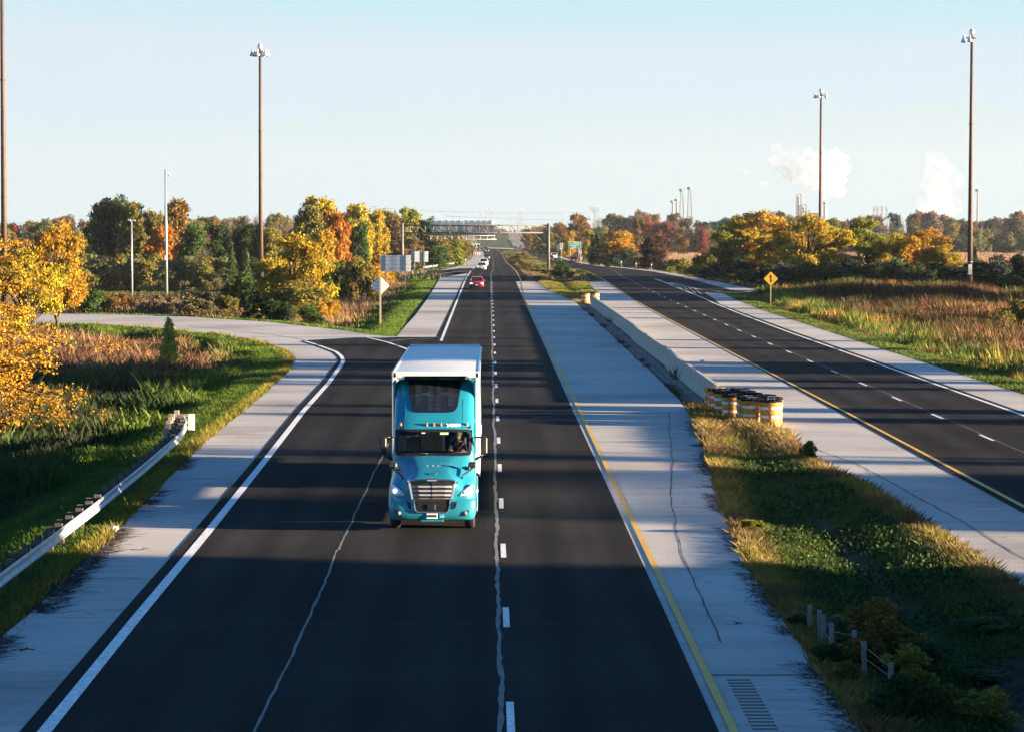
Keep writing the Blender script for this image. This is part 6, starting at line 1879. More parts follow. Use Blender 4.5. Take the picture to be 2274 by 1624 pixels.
    rb.build('grille_rib', M['grille2'], G, kind='stuff')
    hx_ = MB()
    for i in range(20):
        for z in (.63, .68, .73, .79, .84):
            x = -.38 + i * .04
            if abs(x) < gx(z) - .03: hx_.box(x - .012, x + .012, -.068, -.060, z - .014, z + .014)
    hx_.build('lower_mesh', M['grille'], G, kind='stuff')
    MB().bbox((-.02, -.075, .70), (.22, .03, .16), .01).build('radar_unit', blk, G)
    em = MB(); pts = [(math.copysign(abs(math.cos(a)) ** .6, math.cos(a)) * .165, math.copysign(abs(math.sin(a)) ** .8, math.sin(a)) * .032) for a in [2 * math.pi * k / 20 for k in range(20)]]
    em.prism([(x, z + 1.435) for x, z in pts], -.085, -.07)
    eo = em.build('badge', blk, G)
    MB().tube([(x * 1.03, -.08, z * 1.05 + 1.435) for x, z in pts + pts[:1]], .005, 4).build('badge_rim', M['chrome'], eo)
    text('lettering', 'FREIGHTLINER', .038, eo, (0, -.09, 1.434), M['sign_w'], bold=.001)
    # bumper
    def br(z, w, y0, c, yb=.55):
        pts = []
        for t in np.linspace(-90, 90, 17):
            a = R(t); x = w * math.copysign(abs(math.sin(a)) ** (2 / 5), a); y = y0 + c * (1 - abs(math.cos(a)) ** (2 / 5))
            pts.append((x, y, z))
        return [(-w, yb, z)] + pts + [(w, yb, z)]
    bu = MB().loft([br(.33, 1.10, .06, .35), br(.37, 1.15, -.02, .42), br(.50, 1.195, -.045, .45), br(.70, 1.205, -.04, .42), br(.84, 1.20, -.01, .38), br(.91, 1.18, .02, .34), br(.925, 1.12, .10, .3)])
    bo = bu.build('bumper', teal, T_)
    MB().bbox((0, .0, .32), (.62, .12, .05), .015).build('lower_lip', teal, bo)
    MB().bbox((-.0, -.056, .455), (.30, .012, .155), .008).build('number_plate', M['sign_w'], bo)
    text('plate_number', '120867L', .085, bo, (0, -.066, .455), M['ink'], bold=.002)
    MB().bbox((.265, -.052, .455), (.115, .01, .085), .006).build('sticker', mat('pale_blue_sticker', (.25, .5, .62), .5), bo)
    MB().box(-.56 + .78, .32, -.062, -.058, .462, .485).build('sticker_band', mat('blue_sticker_band', (.02, .18, .33), .5), bo)
    def plate_on(poly, off, name, m_, par):
        """polygon (x,z) pressed on the bumper or wing front"""
        mb = MB(); cen = (sum(p[0] for p in poly) / len(poly), sum(p[1] for p in poly) / len(poly))
        def yb(x, z):
            if z < .93:
                w, y0, c = 1.20, -.042, .42
                s = min(1, (abs(x) / w) ** 2.5); return y0 + c * (1 - math.sqrt(max(0, 1 - s * s)) ** .4)
            s = max(0, abs(x) - .62); return .035 + .10 * s + .42 * max(0, abs(x) - .85) ** 1.1 * 1.0 + (z - .95) * .30
        o_ = [(x, yb(x, z) - off, z) for x, z in poly]
        i_ = [(cen[0] + (x - cen[0]) * .9, yb(x, z) - off - .008, cen[1] + (z - cen[1]) * .9) for x, z in poly]
        k_ = [(x, yb(x, z) + .05, z) for x, z in poly]
        mb.loft([k_, o_, i_], cap=True, smooth=False)
        return mb.build(name, m_, par), yb
    for s in (-1, 1):
        hl, yb = plate_on([(s * x, z) for x, z in [(.76, 1.00), (.80, 1.08), (.93, 1.20), (1.09, 1.30), (1.125, 1.26), (1.13, 1.14), (1.10, 1.05), (.98, 1.01)]], .03, 'headlight', M['lamp'], T_)
        MB().loft([[(s * x, yb(x, z) - .045, z) for x, z in [(.80, 1.10), (.94, 1.215), (1.09, 1.305)]], [(s * x, yb(x, z) - .046, z) for x, z in [(.82, 1.075), (.96, 1.18), (1.08, 1.255)]]], closed=False, cap=False).build('daylight_strip', M['chrome'], hl, fix=False)
        MB().lathe([(.004, -.055), (.05, -.045), (.058, -.02), (.058, .02)], 14, (s * 1.01, yb(1.01, 1.12) - .01, 1.12), 'y').build('bulb', M['headlight'], hl)
        MB().lathe([(.004, -.055), (.036, -.045), (.042, -.02), (.042, .02)], 14, (s * .88, yb(.88, 1.07) - .01, 1.07), 'y').build('reflector_bowl', M['chrome'], hl)
        plate_on([(s * x, z) for x, z in [(1.125, 1.12), (1.15, 1.14), (1.15, 1.27), (1.125, 1.29)]], .035, 'indicator_lens', M['amber'], hl)
        fg, _ = plate_on([(s * x, z) for x, z in [(.80, .46), (.86, .56), (1.00, .615), (1.02, .60), (.98, .49), (.92, .455)]], .010, 'fog_lamp_recess', blk, bo)
        MB().lathe([(.004, -.03), (.055, -.02), (.06, .02)], 12, (s * .91, yb(.91, .53) - .008, .53), 'y').build('fog_lamp', M['foglens'], fg)
        plate_on([(s * x, z) for x, z in [(.56, .66), (.60, .83), (.69, .85), (.66, .70), (.60, .645)]], .006, 'bumper_vent', blk, bo)
        # mirrors
        mr = MB().bbox((s * 1.42, 2.35, 2.20), (.185, .16, .50), .045).build('door_mirror', blk if s < 0 else M['mirrorback'], T_)
        MB().tube([(s * 1.40, 2.35, 1.97), (s * 1.32, 2.33, 1.88), (s * 1.16, 2.35, 1.80)], .035, 8).build('mirror_arm', blk, mr)
        MB().tube([(s * 1.40, 2.38, 2.42), (s * 1.16, 2.55, 2.42)], .025, 6).build('mirror_arm', blk, mr)
        hm = MB().bbox((s * 1.10, .95, 1.77), (.23, .15, .18), .05).build('bonnet_mirror', M['mirrorback'], T_)
        MB().tube([(s * 1.12, .95, 1.70), (s * .98, .70, 1.60), (s * .83, .50, 1.52), (s * .81, .48, 1.43)], .027, 8).build('mirror_arm', blk, hm)
        hm2 = MB().bbox((s * .99, 1.25, 1.66), (.05, .3, .10), .01).build('wing_vent', blk, T_)
        # wheel arch liner
    # wheels
    def wheel(x, y, s, r_=.50, w=.28, name='wheel', dual=False):
        W = empty(name, (x, y, r_)); W.parent = T_
        t = MB(); t.lathe([(r_ * .58, -w / 2 + .01), (r_ * .88, -w / 2), (r_ * .97, -w / 2 + .03), (r_, -w / 2 + .06), (r_, w / 2 - .06), (r_ * .97, w / 2 - .03), (r_ * .88, w / 2), (r_ * .58, w / 2 - .01)], 36, (0, 0, 0), 'x')
        t.build('tyre', M['rubber'], W)
        gv = MB()
        for q in (-.07, -.025, .025, .07): gv.lathe([(r_ + .001, q - .006), (r_ + .001, q + .006)], 36, (0, 0, 0), 'x', cap=False)
        gv.build('tread_groove', M['ink'], W)
        rm = MB(); rm.lathe([(r_ * .60, s * (w / 2 - .03)), (r_ * .55, s * (w / 2 - .06)), (r_ * .3, s * (w / 2 - (.02 if not dual else .12))), (r_ * .18, s * (w / 2 + (.04 if not dual else -.06))), (.01, s * (w / 2 + (.05 if not dual else -.05)))], 24, (0, 0, 0), 'x')
        rm.build('rim', M['chrome'], W)
        nt_ = MB()
        for k in range(10):
            a = k * math.pi / 5; nt_.lathe([(.02, 0), (.018, .035)], 6, (s * (w / 2 - .03) if s > 0 else s * (w / 2 - .03) - .035, math.cos(a) * .14, math.sin(a) * .14), 'x')
        nt_.build('wheel_nuts', M['chrome'], W)
    for s in (-1, 1):
        wheel(s * 1.03, 1.15, s)
        for y in (5.6, 6.9): wheel(s * 1.02, y, s, dual=True); wheel(s * .70, y, s, dual=True)
        for y in (19.4, 20.65): wheel(s * 1.05, y, s, dual=True); wheel(s * .73, y, s, dual=True)
    # frame, tanks, undercarriage
    MB().box(-.42, .42, .9, 8.0, .62, .92).build('chassis_frame', blk, T_)
    MB().tube([(-1.0, 1.15, .5), (1.0, 1.15, .5)], .06, 8).build('front_axle', blk, T_)
    MB().box(-1.1, 1.1, .5, 2.0, .40, .48).build('undertray', blk, T_)
    for s in (-1, 1):
        MB().lathe([(.30, 0), (.32, .03), (.32, 1.3), (.30, 1.33)], 18, (s * .88, 2.6, .62), 'y').build('fuel_tank', M['chrome'], T_)
    # trailer
    TR = empty('trailer', (0, 5.7, 0)); TR.parent = T_
    Lt = 17.4
    MB().box(-1.27, 1.27, .05, Lt, 1.16, 4.05).build('box_body', M['trailer'], TR)
    rf = MB(); 
    rings = []
    for y in (.06, Lt - .02):
        rings.append([(x, y, 4.055 + .03 * (1 - (x / 1.22) ** 2)) for x in np.linspace(-1.24, 1.24, 13)])
    rf.loft(rings, closed=False, cap=False); rfo = rf.build('roof_skin', M['white'], TR)
    for k in range(28):
        y = .45 + k * .615
        MB().loft([[(x, y + d, 4.0585 + .03 * (1 - (x / 1.22) ** 2)) for x in np.linspace(-1.2, 1.2, 7)] for d in (0, .028)], closed=False, cap=False).build('roof_bow', M['roofbow'], rfo, fix=False)
    for s in (-1, 1):
        MB().box(s * 1.24, s * 1.30, 0, Lt, 3.95, 4.068).build('top_rail', M['alum_bright'], TR)
        MB().box(s * 1.25, s * 1.30, 0, Lt, 1.08, 1.30).build('bottom_rail', M['alum_bright'], TR)
        MB().bbox((s * 1.22, .01, 2.6), (.14, .10, 3.0), .035).build('corner_post', M['white'], TR)
        MB().bbox((s * 1.24, -.02, 3.98), (.05, .04, .05), .01).build('clearance_lamp', M['amber'], TR)
        MB().box(s * 1.26, s * 1.28, 6.5, 13.0, .42, 1.05).build('side_skirt', M['trailer'], TR)
    MB().box(-1.24, 1.24, -.04, .04, 3.93, 4.10).build('front_top_rail', M['white'], TR)
    MB().box(-1.24, 1.24, Lt - .03, Lt + .04, 3.98, 4.14).build('rear_header', M['roofbow'], TR)
    rv = MB()
    for i in range(30):
        rv.box(-1.15 + i * .08, -1.14 + i * .08, -.05, -.04, 3.97, 3.98); rv.box(-1.15 + i * .08, -1.14 + i * .08, -.05, -.04, 4.04, 4.05)
    rv.build('rivets', M['tar'], TR, kind='stuff')
    MB().box(-.5, .5, 8, Lt, .8, 1.15).build('trailer_frame', blk, TR)
    text('fleet_number', '242059', .12, T_, (1.225, 1.05, 1.02), M['sign_w'], rot=(R(90), 0, R(80)), bold=.004)
M['silver'] = mat('sky_tinted_chrome', (.40, .43, .47), .35, metal=.25)  # blue-grey of the grille slats puts the sky's reflection into the colour
M['foglens'] = mat('fog_lens', (.22, .22, .20), .15)
M['grille'] = mat('grille_black', (.020, .017, .014), .55, var=.2, scale=12)
M['grille2'] = mat('grille_ribs', (.012, .011, .010), .6)
M['mirrorback'] = mat('dull_black_plastic', (.03, .028, .025), .42)
M['roofbow'] = mat('roof_bow_grey', (.50, .53, .57), .5, var=.05)  # even pale grey for the roof bows and rear header
lorry()

# ------------------------------------------------------------------ driver
def driver():
    root = empty('person', (-1.57 + .66, 76.2 + 3.32, 1.70), 0, 'lorry driver with beard, olive cap and dark jacket, hands on the wheel', 'person')
    V, E, Rd = [], [], []
    def v(p, r, par=None):
        V.append(p); Rd.append(r)
        if par is not None: E.append((par, len(V) - 1))
        return len(V) - 1
    pel = v((0, 0, .04), .15)
    sp = v((0, .03, .20), .14, pel); ch = v((0, .04, .38), .155, sp); up = v((0, .03, .48), .11, ch); nk = v((0, .01, .545), .055, up)
    h1 = v((0, -.015, .60), .072, nk); h2 = v((0, -.02, .67), .092, h1); h3 = v((0, -.01, .735), .085, h2); h4 = v((0, 0, .775), .04, h3)
    v((0, -.115, .655), .014, h2)
    for s in (-1, 1):
        v((s * .095, 0, .665), .018, h2)
        sh = v((s * .19, .03, .46), .068, up); el = v((s * .27, -.16, .24), .048, sh); wr = v((s * .19, -.38, .27), .031, el); pa = v((s * .175, -.43, .30), .034, wr)
        for k in range(4):
            f1 = v((s * (.20 - .022 * k), -.465, .325 + .004 * k), .011, pa); v((s * (.195 - .022 * k), -.475, .30), .009, f1)
        t1 = v((s * .145, -.43, .325), .011, pa); v((s * .135, -.455, .335), .009, t1)
        hp = v((s * .10, -.03, .0), .095, pel); kn = v((s * .16, -.46, .04), .068, hp); an = v((s * .15, -.55, -.35), .045, kn); v((s * .15, -.68, -.40), .04, an)
    me = bpy.data.meshes.new('body'); me.from_pydata(V, E, []); o = bpy.data.objects.new('body', me); COL.objects.link(o)
    sk = o.modifiers.new('skin', 'SKIN'); 
    for i, r_ in enumerate(Rd): me.skin_vertices[0].data[i].radius = (r_, r_)
    me.skin_vertices[0].data[0].use_root = True
    ss = o.modifiers.new('s', 'SUBSURF'); ss.levels = 2
    dg = bpy.context.evaluated_depsgraph_get()
    m2 = bpy.data.meshes.new_from_object(o.evaluated_get(dg))
    bpy.data.objects.remove(o)
    skin = mat('skin', (.42, .22, .14), .55, var=.06); jk = mat('navy_jacket', (.02, .024, .04), .8, var=.15)
    m2.materials.clear(); m2.materials.append(skin); m2.materials.append(jk)
    for p in m2.polygons:
        c = p.center
        p.material_index = 0 if (c.z > .535 and abs(c.x) < .13) or (c.y < -.40 and c.z > .2) else 1
        p.use_smooth = True
    b = bpy.data.objects.new('body', m2); COL.objects.link(b); b.parent = root
    MB().lathe([(.104, 0), (.106, .04), (.09, .085), (.04, .11), (.005, .115)], 16, (0, -.012, .705)).build('cap', mat('olive_cap', (.16, .17, .11), .85), root)
    MB().loft([[(-.075, -.09, .712), (0, -.105, .715), (.075, -.09, .712)], [(-.055, -.155, .70), (0, -.175, .70), (.055, -.155, .70)]], closed=False, cap=False).build('cap_peak', bpy.data.materials['olive_cap'], root)
    MB().lathe([(.01, -.075), (.045, -.06), (.07, -.02), (.074, .02)], 12, (0, -.052, .605)).build('beard', mat('beard', (.10, .075, .055), .9), root)
    for s in (-1, 1):
        MB().lathe([(.004, -.008), (.010, -.004), (.010, .004)], 8, (s * .035, -.103, .675), 'y').build('eye', M['ink'], root)
    MB().tube([(.19, -.06, .50), (.06, -.14, .36), (-.12, -.12, .12)], .018, 6).build('seat_belt', mat('red_strap', (.25, .04, .05), .8), root)
driver()

# ------------------------------------------------------------------ cars
CARM = {}
def paint(c):
    if c not in CARM:
        rgb = {'red': (.30, .012, .02), 'silver': (.42, .45, .44), 'white': (.68, .68, .68), 'dark': (.018, .02, .026), 'maroon': (.07, .012, .02), 'navy': (.02, .025, .045)}[c]
        CARM[c] = mat(c + '_car_paint', rgb, .28, var=.03, coat=.5, spec=.5)
    return CARM[c]
def car(p, kind, colour, label, away=False, rz=0.0, lights=True):
    r = empty('car', (p[0], p[1], p[2] + .012), (math.pi if away else 0) + rz, label, 'car')
    pm = paint(colour)
    L, hw, hr, hb = {'sedan': (4.7, .90, 1.45, .95), 'suv': (4.7, .95, 1.72, 1.08), 'van': (5.0, .99, 1.78, 1.08), 'hatch': (4.3, .88, 1.50, .98), 'pickup': (5.6, 1.0, 1.85, 1.15)}[kind]
    hood = {'sedan': 1.15, 'suv': 1.15, 'van': .95, 'hatch': .95, 'pickup': 1.4}[kind]
    tail = {'sedan': .95, 'suv': .15, 'van': .10, 'hatch': .2, 'pickup': 2.0}[kind]
    def sec(y, w, zb, zt, r_=.12):
        return [(-w * .93, y, zb), (-w, y, zb + .15), (-w, y, zt - r_), (-w * .96, y, zt - r_ * .35), (-w * .82, y, zt), (0, y, zt + .03), (w * .82, y, zt), (w * .96, y, zt - r_ * .35), (w, y, zt - r_), (w, y, zb + .15), (w * .93, y, zb), (0, y, zb)]
    b = MB().loft([sec(0, hw * .80, .32, .62), sec(.05, hw * .90, .24, .70), sec(.28, hw * .98, .20, .78), sec(hood, hw, .18, hb), sec(L * .5, hw, .18, hb + .02), sec(L - max(tail, .5), hw, .18, hb + .03), sec(L - .12, hw * .97, .22, hb + (.0 if tail < .5 else -.03)), sec(L, hw * .90, .32, hb - .12)])
    bo = b.build('body', pm, r)
    ws = hood + .0; rr_ = ws + .75; re = L - tail - (.55 if tail < .5 else .7); rb = L - tail - .03
    def cs(y, w, z): return [(-w, y, z), (0, y, z + .015), (w, y, z)]
    gw = hw * .93; rw = hw * .72
    cabin = MB().loft([[(-gw, ws, hb - .02), (gw, ws, hb - .02), (gw, rb, hb - .0), (-gw, rb, hb - .0)], [(-rw, rr_, hr - .04), (rw, rr_, hr - .04), (rw, re, hr - .04), (-rw, re, hr - .04)]], smooth=False)
    cabin.build('windows', M['glassdark'], r)
    MB().bbox((0, (rr_ + re) / 2, hr - .02), (rw * 2.06, re - rr_ + .16, .07), .03).build('roof', pm, r)
    pl = MB()
    for s in (-1, 1):
        pl.tube([(s * gw, ws, hb), (s * rw, rr_, hr - .03)], .035, 5); pl.tube([(s * gw, rb, hb), (s * rw, re, hr - .03)], .045, 5)
        pl.tube([(s * (gw + .005), (ws + rb) / 2, hb), (s * (rw + .005), (rr_ + re) / 2, hr - .04)], .03, 5)
    pl.build('roof_pillars', pm, r)
    for s in (-1, 1):
        MB().bbox((s * (hw + .09), ws + .45, hb + .06), (.20, .14, .14), .03).build('wing_mirror', pm, r)
        h = MB().loft([[(s * hw * .95, .16, .58), (s * hw * .60, .03, .60), (s * hw * .62, .05, .72), (s * hw * .97, .30, .78)], [(s * hw * .94, .13, .59), (s * hw * .61, .0, .61), (s * hw * .63, .02, .71), (s * hw * .96, .26, .77)]], smooth=False)
        h.build('headlight', M['headlight'] if lights and not away else M['lamp'], r)
        MB().bbox((s * hw * .82, L - .02, hb - .16), (.26, .12, .16 if tail > .5 else .3), .02).build('tail_light', M['red_lamp'], r)
        MB().lathe([(.01, -.03), (.05, -.02), (.055, .02)], 8, (s * hw * .72, .03, .36), 'y').build('fog_light', M['lamp'], r)
    MB().prism([(-.52, .50), (.52, .50), (.42, .26), (-.42, .26)], -.01, .1).build('lower_grille', M['ink'], r)
    MB().prism([(-.38, .68), (.38, .68), (.32, .58), (-.32, .58)], -.005, .06).build('upper_grille', M['ink'], r)
    MB().bbox((0, -.03, .47), (.32, .02, .15), .005).build('number_plate', M['sign_w'], r)
    MB().bbox((0, L + .01, hb - .30), (.32, .02, .15), .005).build('number_plate', M['sign_w'], r)
    MB().bbox((0, L - .02, .38), (hw * 1.7, .12, .18), .03).build('rear_bumper', M['black'] if colour != 'white' else pm, r)
    for y in (.85, L - .95):
        for s in (-1, 1):
            w = MB().lathe([(.20, -.10), (.32, -.11), (.335, -.08), (.335, .08), (.32, .11), (.20, .10)], 20, (s * (hw - .10), y, .335), 'x').build('wheel', M['rubber'], r)
            MB().lathe([(.21, s * .10), (.18, s * .09), (.05, s * .115), (.01, s * .115)], 12, (s * (hw - .10), y, .335), 'x').build('rim', M['alum_bright'], w)
    return r
def CP(x, y, D=None):
    q = P(x, y); return (q.x, q.y, float(zprof(q.x, q.y)))
car(CP(1058.3, 641.5), 'hatch', 'red', 'red hatchback with lit headlights, first car behind the lorry')
car(CP(1069.2, 600.6), 'sedan', 'silver', 'silver saloon with dark screen, ahead of the white car')
car(CP(1073.5, 592.0), 'suv', 'white', 'white car half hidden behind the silver saloon')
car(CP(1080.1, 577), 'pickup', 'navy', 'dark blue pickup with bright headlights, third in the left lane')
car(CP(1080.6, 560.2), 'sedan', 'dark', 'dark car with glaring headlights far ahead, right of two')
car(CP(1077.2, 556.5), 'suv', 'dark', 'dark car far ahead partly behind the glaring one')
car(CP(1272, 584.3), 'van', 'maroon', 'dark red van driving away beside the median bush', away=True)
car(CP(1229, 573.5), 'van', 'white', 'white minivan driving away right of the gantry post', away=True)
car(CP(1220.5, 580.3), 'suv', 'dark', 'dark car driving away behind the gantry post', away=True)
car(CP(1218, 569.5), 'suv', 'white', 'white car behind the gantry post, ahead of the dark one', away=True)
car(CP(1191.4, 567.2), 'suv', 'white', 'white suv driving away alone left of the gantry post', away=True)
car(CP(1177.6, 553.8), 'sedan', 'white', 'white saloon far away at the foot of the hill, right of two', away=True)
car(CP(1168.7, 550.8), 'sedan', 'white', 'white saloon far away at the foot of the hill, left of two', away=True)
car(CP(1156.2, 551.6), 'suv', 'dark', 'black suv driving away at the foot of the bridge hill', away=True)
car((at(1142, 2490), 2490, float(zprof(14, 2490)) + .05), 'suv', 'dark', 'dark car at the crest of the bridge', away=True)
car((at(1134, 2480), 2480, float(zprof(14, 2480)) + .05), 'sedan', 'dark', 'dark car at the crest of the bridge, left one', away=True)

# ------------------------------------------------------------------ far things
M['far_white'] = mat('dull_white', (.34, .35, .37), .7)  # even dull white for antennas and far lamp heads
def cell_tower(x, D, yt, lattice, label):
    X = at(x, D); z0 = -9; top = zat(yt, D)
    r = empty('cell_tower', (X, D, z0), 0, label, 'cell tower'); H = top - z0
    m_ = M['far_steel']
    if lattice:
        b = MB(); wb, wt = H * .055, H * .018
        n = 14
        for s, t in ((-1, -1), (1, -1), (1, 1), (-1, 1)):
            b.tube([(s * wb, t * wb, 0), (s * wt, t * wt, H)], .18, 4)
        for i in range(n):
            a = i / n; c = (i + 1) / n; wa = wb + (wt - wb) * a; wc = wb + (wt - wb) * c
            for k in range(4):
                p = [(-1, -1), (1, -1), (1, 1), (-1, 1)][k]; q = [(-1, -1), (1, -1), (1, 1), (-1, 1)][(k + 1) % 4]
                b.tube([(p[0] * wa, p[1] * wa, H * a), (q[0] * wc, q[1] * wc, H * c)], .10, 3)
        b.build('lattice_mast', m_, r)
    else:
        MB().tube([(0, 0, 0), (0, 0, H)], [.9, .45], 10).build('pole', m_, r)
    a = MB()
    for k in range(12):
        t = k * math.pi / 6
        a.bbox((math.cos(t) * H * .035 + 0, math.sin(t) * H * .035, H - H * .02), (.7, .7, H * .045), .1)
    a.tube([(math.cos(t) * H * .033, math.sin(t) * H * .033, H - H * .03) for t in [2 * math.pi * k / 12 for k in range(13)]], .25, 4)
    a.build('antennas', M['far_white'], r)
cell_tower(1492.5, 1850, 446, False, 'leftmost cell phone tower, a plain pole with antennas')
cell_tower(1501.5, 1850, 442, False, 'second cell phone tower from the left, the pale pole')
cell_tower(1513, 2000, 420.5, True, 'third cell phone tower, lattice with white antennas')
cell_tower(1530.5, 2000, 416, True, 'rightmost and tallest cell phone tower, slim lattice')
cell_tower(2169.5, 2300, 421, False, 'dark slim tower right of the rightmost mast')
def pylon(x, D, yt, w, label):
    X = at(x, D); H = zat(yt, D) + 9
    r = empty('power_pylon', (X, D, -9), 0, label, 'pylon', 'power pylons on the horizon')
    b = MB(); ww = w * D / FOC / 2
    for s in (-1, 1):
        for t in (-1, 1): b.tube([(s * ww * .45, t * ww * .45, 0), (s * ww * .28, t * ww * .28, H * .75), (s * ww * .33, t * ww * .33, H * .98)], .13, 4)
    n = 7
    for i in range(n):
        a, c = i / n * H * .95, (i + 1) / n * H * .95
        for t in (-1, 1): b.tube([(-ww * .4, t * ww * .35, a), (ww * .35, t * ww * .35, c)], .06, 3); b.tube([(ww * .4, t * ww * .35, a), (-ww * .35, t * ww * .35, c)], .06, 3)
    b.build('lattice_body', M['far_steel'], r)
    c = MB()
    for z, k in ((H * .98, 1.0), (H * .90, .8)):
        c.tube([(-ww * k, 0, z), (ww * k, 0, z)], .12, 4); c.tube([(-ww * k, 0, z), (0, 0, z - H * .07), (ww * k, 0, z)], .09, 4)
    c.build('crossarms', M['far_steel'], r)
pylon(1323.5, 2300, 460.5, 32, 'lattice power pylon above the trees right of the gantry')
for k, x in enumerate((1940, 1947.5, 1957.5, 1968)):
    pylon(x + 0, 3000, 457.5 + (k % 2) * .5, 9, ['leftmost', 'second', 'third', 'rightmost'][k] + ' of the four small pylons right of the steam')
pylon(839, 2500, 457.5, 26, 'pylon top above the wood left of the gantry')
def wire(x0, y0, x1, y1, D, lab):
    X0, X1 = at(x0, D), at(x1, D); a = Vector((X0, D, zat(y0, D))); b = Vector((X1, D + 30, zat(y1, D)))
    pts = [a + (b - a) * t - Vector((0, 0, 6 * 4 * t * (1 - t) * .5)) for t in np.linspace(0, 1, 14)]
    o = MB().tube(pts, .13, 4).build('power_line', M['far_steel'], None); props(o, lab, 'power line', 'power lines over the horizon')
wire(845, 462, 1330, 470, 2600, 'upper thin power line crossing above the gantry')
wire(990, 480, 1500, 483, 2600, 'lower thin power line crossing above the gantry')
# far light poles of the interchange: head heights taken from the skyline
lamps = [(965, 480, 0), (1033, 489, 0), (1066, 467, 1), (1068, 474, 0), (1070, 477, 0), (1077, 467, 1), (1080, 466.5, 0), (1079, 481, 0), (1088, 464, 1), (1092, 466.5, 1), (1095, 468, 0), (1120, 481, 0), (1125, 480.5, 0), (1131, 479.5, 0),
         (1136, 478, 1), (1141, 476.5, 0), (1146, 475.5, 0), (1133, 478.8, 0), (1147.5, 468, 1), (1150.5, 466, 1), (1153, 463.8, 1), (1155, 466.5, 0), (1157, 464, 0), (1161, 467, 1), (1164, 474, 0), (1151, 474, 0), (1156, 477, 0), (1246.5, 466, 1), (1249, 463, 1), (1250, 472, 1), (1263.5, 470, 0), (913, 478, 0), (1432, 484, 0), (1415, 483.5, 0), (1443, 472.5 + 6, 0)]
pp = None
for i, (x, y, c) in enumerate(lamps):
    D = 2650 + (i * 37) % 260
    X = at(x, D); z = zat(y, D); z0 = -8.5
    r = empty('distant_light_pole', (X, D, z0), 0, 'thin far light pole with a bright head on the skyline', 'light pole', 'far light poles on the skyline')
    H = z - z0
    if pp is None:
        pp = MB().tube([(0, 0, 0), (0, 0, 1)], .09, 5).build('pole', M['far_steel'], r); ph_ = MB().lathe([(.15, -.6), (.6, -.35), (.4, .25), (.1, .4)], 7).build('lamp_head', M['far_white'], r)
        a, b = pp, ph_
    else:
        a = pp.copy(); b = ph_.copy(); COL.objects.link(a); COL.objects.link(b); a.parent = r; b.parent = r
    a.scale = (1, 1, H); b.location = (0, 0, H)
for (x, y, D, lab) in [(1636, 451, 3000, 'very thin far mast left of the refinery tower')]:
    pass
# refinery tower
def refinery():
    D = 3450; k = D / FOC
    X = at(1777, D); z0 = -9
    r = empty('refinery_tower', (X, D, z0), 0, 'steel process tower with stepped platforms left of the steam', 'refinery tower')
    mg = mat('process_steel', (.10, .09, .10), .7, var=.25)
    H = zat(432, D) - z0
    def frame(cx, w, h, n, name):
        b = MB()
        for s in (-1, 1):
            for t in (-1, 1): b.tube([(cx + s * w / 2, t * w / 2, 0), (cx + s * w / 2, t * w / 2, h)], .32, 4)
        for i in range(n + 1):
            z = h * i / n
            b.box(cx - w / 2 - .4, cx + w / 2 + .4, -w / 2, w / 2, z - .25, z + .25)
            if i < n: b.tube([(cx - w / 2, -w / 2, z), (cx + w / 2, -w / 2, z + h / n)], .22, 3)
        b.build(name, mg, r)
    frame(-2.6, 5.6, H, 11, 'main_frame'); frame(4.0, 5.0, H * .76, 8, 'second_frame'); frame(9, 3.2, H * .62, 6, 'third_frame')
    MB().lathe([(1.6, 0), (1.6, H * .95)], 10, (-2.6, 0, 0)).build('column', mat('pale_vessel', (.30, .30, .33), .5), r)
    MB().lathe([(1.5, 0), (1.5, H * .7)], 10, (4.0, 0, 0)).build('column', bpy.data.materials['pale_vessel'], r)
    MB().box(10, 21, -1, 1, H * .52, H * .56).build('pipe_bridge', mg, r)
    MB().lathe([(1.6, 0), (1.6, H * .56)], 10, (21, 0, 0)).build('vessel', mg, r)
    X2 = at(1831.5, D)
    c = empty('smoke_stack', (X2, D, z0), 0, 'white stack under the big steam plume', 'stack')
    Hs = zat(487, D) - z0 + 1
    Hs = zat(448, D) - z0
    MB().lathe([(3.1, 0), (2.4, Hs * .6), (2.1, Hs)], 18).build('stack_shaft', M['white'], c)
    MB().lathe([(2.25, Hs * .93), (2.9, Hs * .93), (2.9, Hs * .96), (2.25, Hs * .96)], 18).build('gallery', mat('stack_band', (.12, .2, .2), .6), c)
refinery()
# birds
def bird(x, y, D, s, label, rz=0.0, up=.25):
    X = at(x, D); z = zat(y, D)
    m_ = MB()
    m_.loft([[(-.0, -.32, 0), (.02, -.32, .01), (0, -.32, .03)], [(-.06, -.05, 0), (.06, -.05, 0), (0, -.05, .09)], [(-.05, .15, 0), (.05, .15, 0), (0, .15, .07)], [(-.06, .42, 0), (.06, .42, 0), (0, .42, .015)]], smooth=False)
    r = empty('bird', (X, D, z), rz, label, 'bird', 'dark birds in the sky'); r.scale = (s, s, s)
    m_.build('body', M['bird'], r)
    for q in (-1, 1):
        MB().loft([[(q * .04, -.10, .05), (q * .04, .14, .05), (q * .04, .02, .06)], [(q * .38, -.14, .05 + up), (q * .38, .08, .05 + up), (q * .38, -.02, .065 + up)], [(q * .80, .02, .02 + up * .6), (q * .80, .07, .02 + up * .6), (q * .80, .05, .025 + up * .6)]], smooth=False).build('wing', M['bird'], r)
for k, (x, y) in enumerate([(88, 350.8), (100.3, 350.9), (113.5, 350.3), (116.6, 349.5), (134, 349)]):
    bird(x, y, 700, .42, ['leftmost', 'second', 'third', 'fourth', 'rightmost'][k] + ' bird of the low row over the left wood', .5)
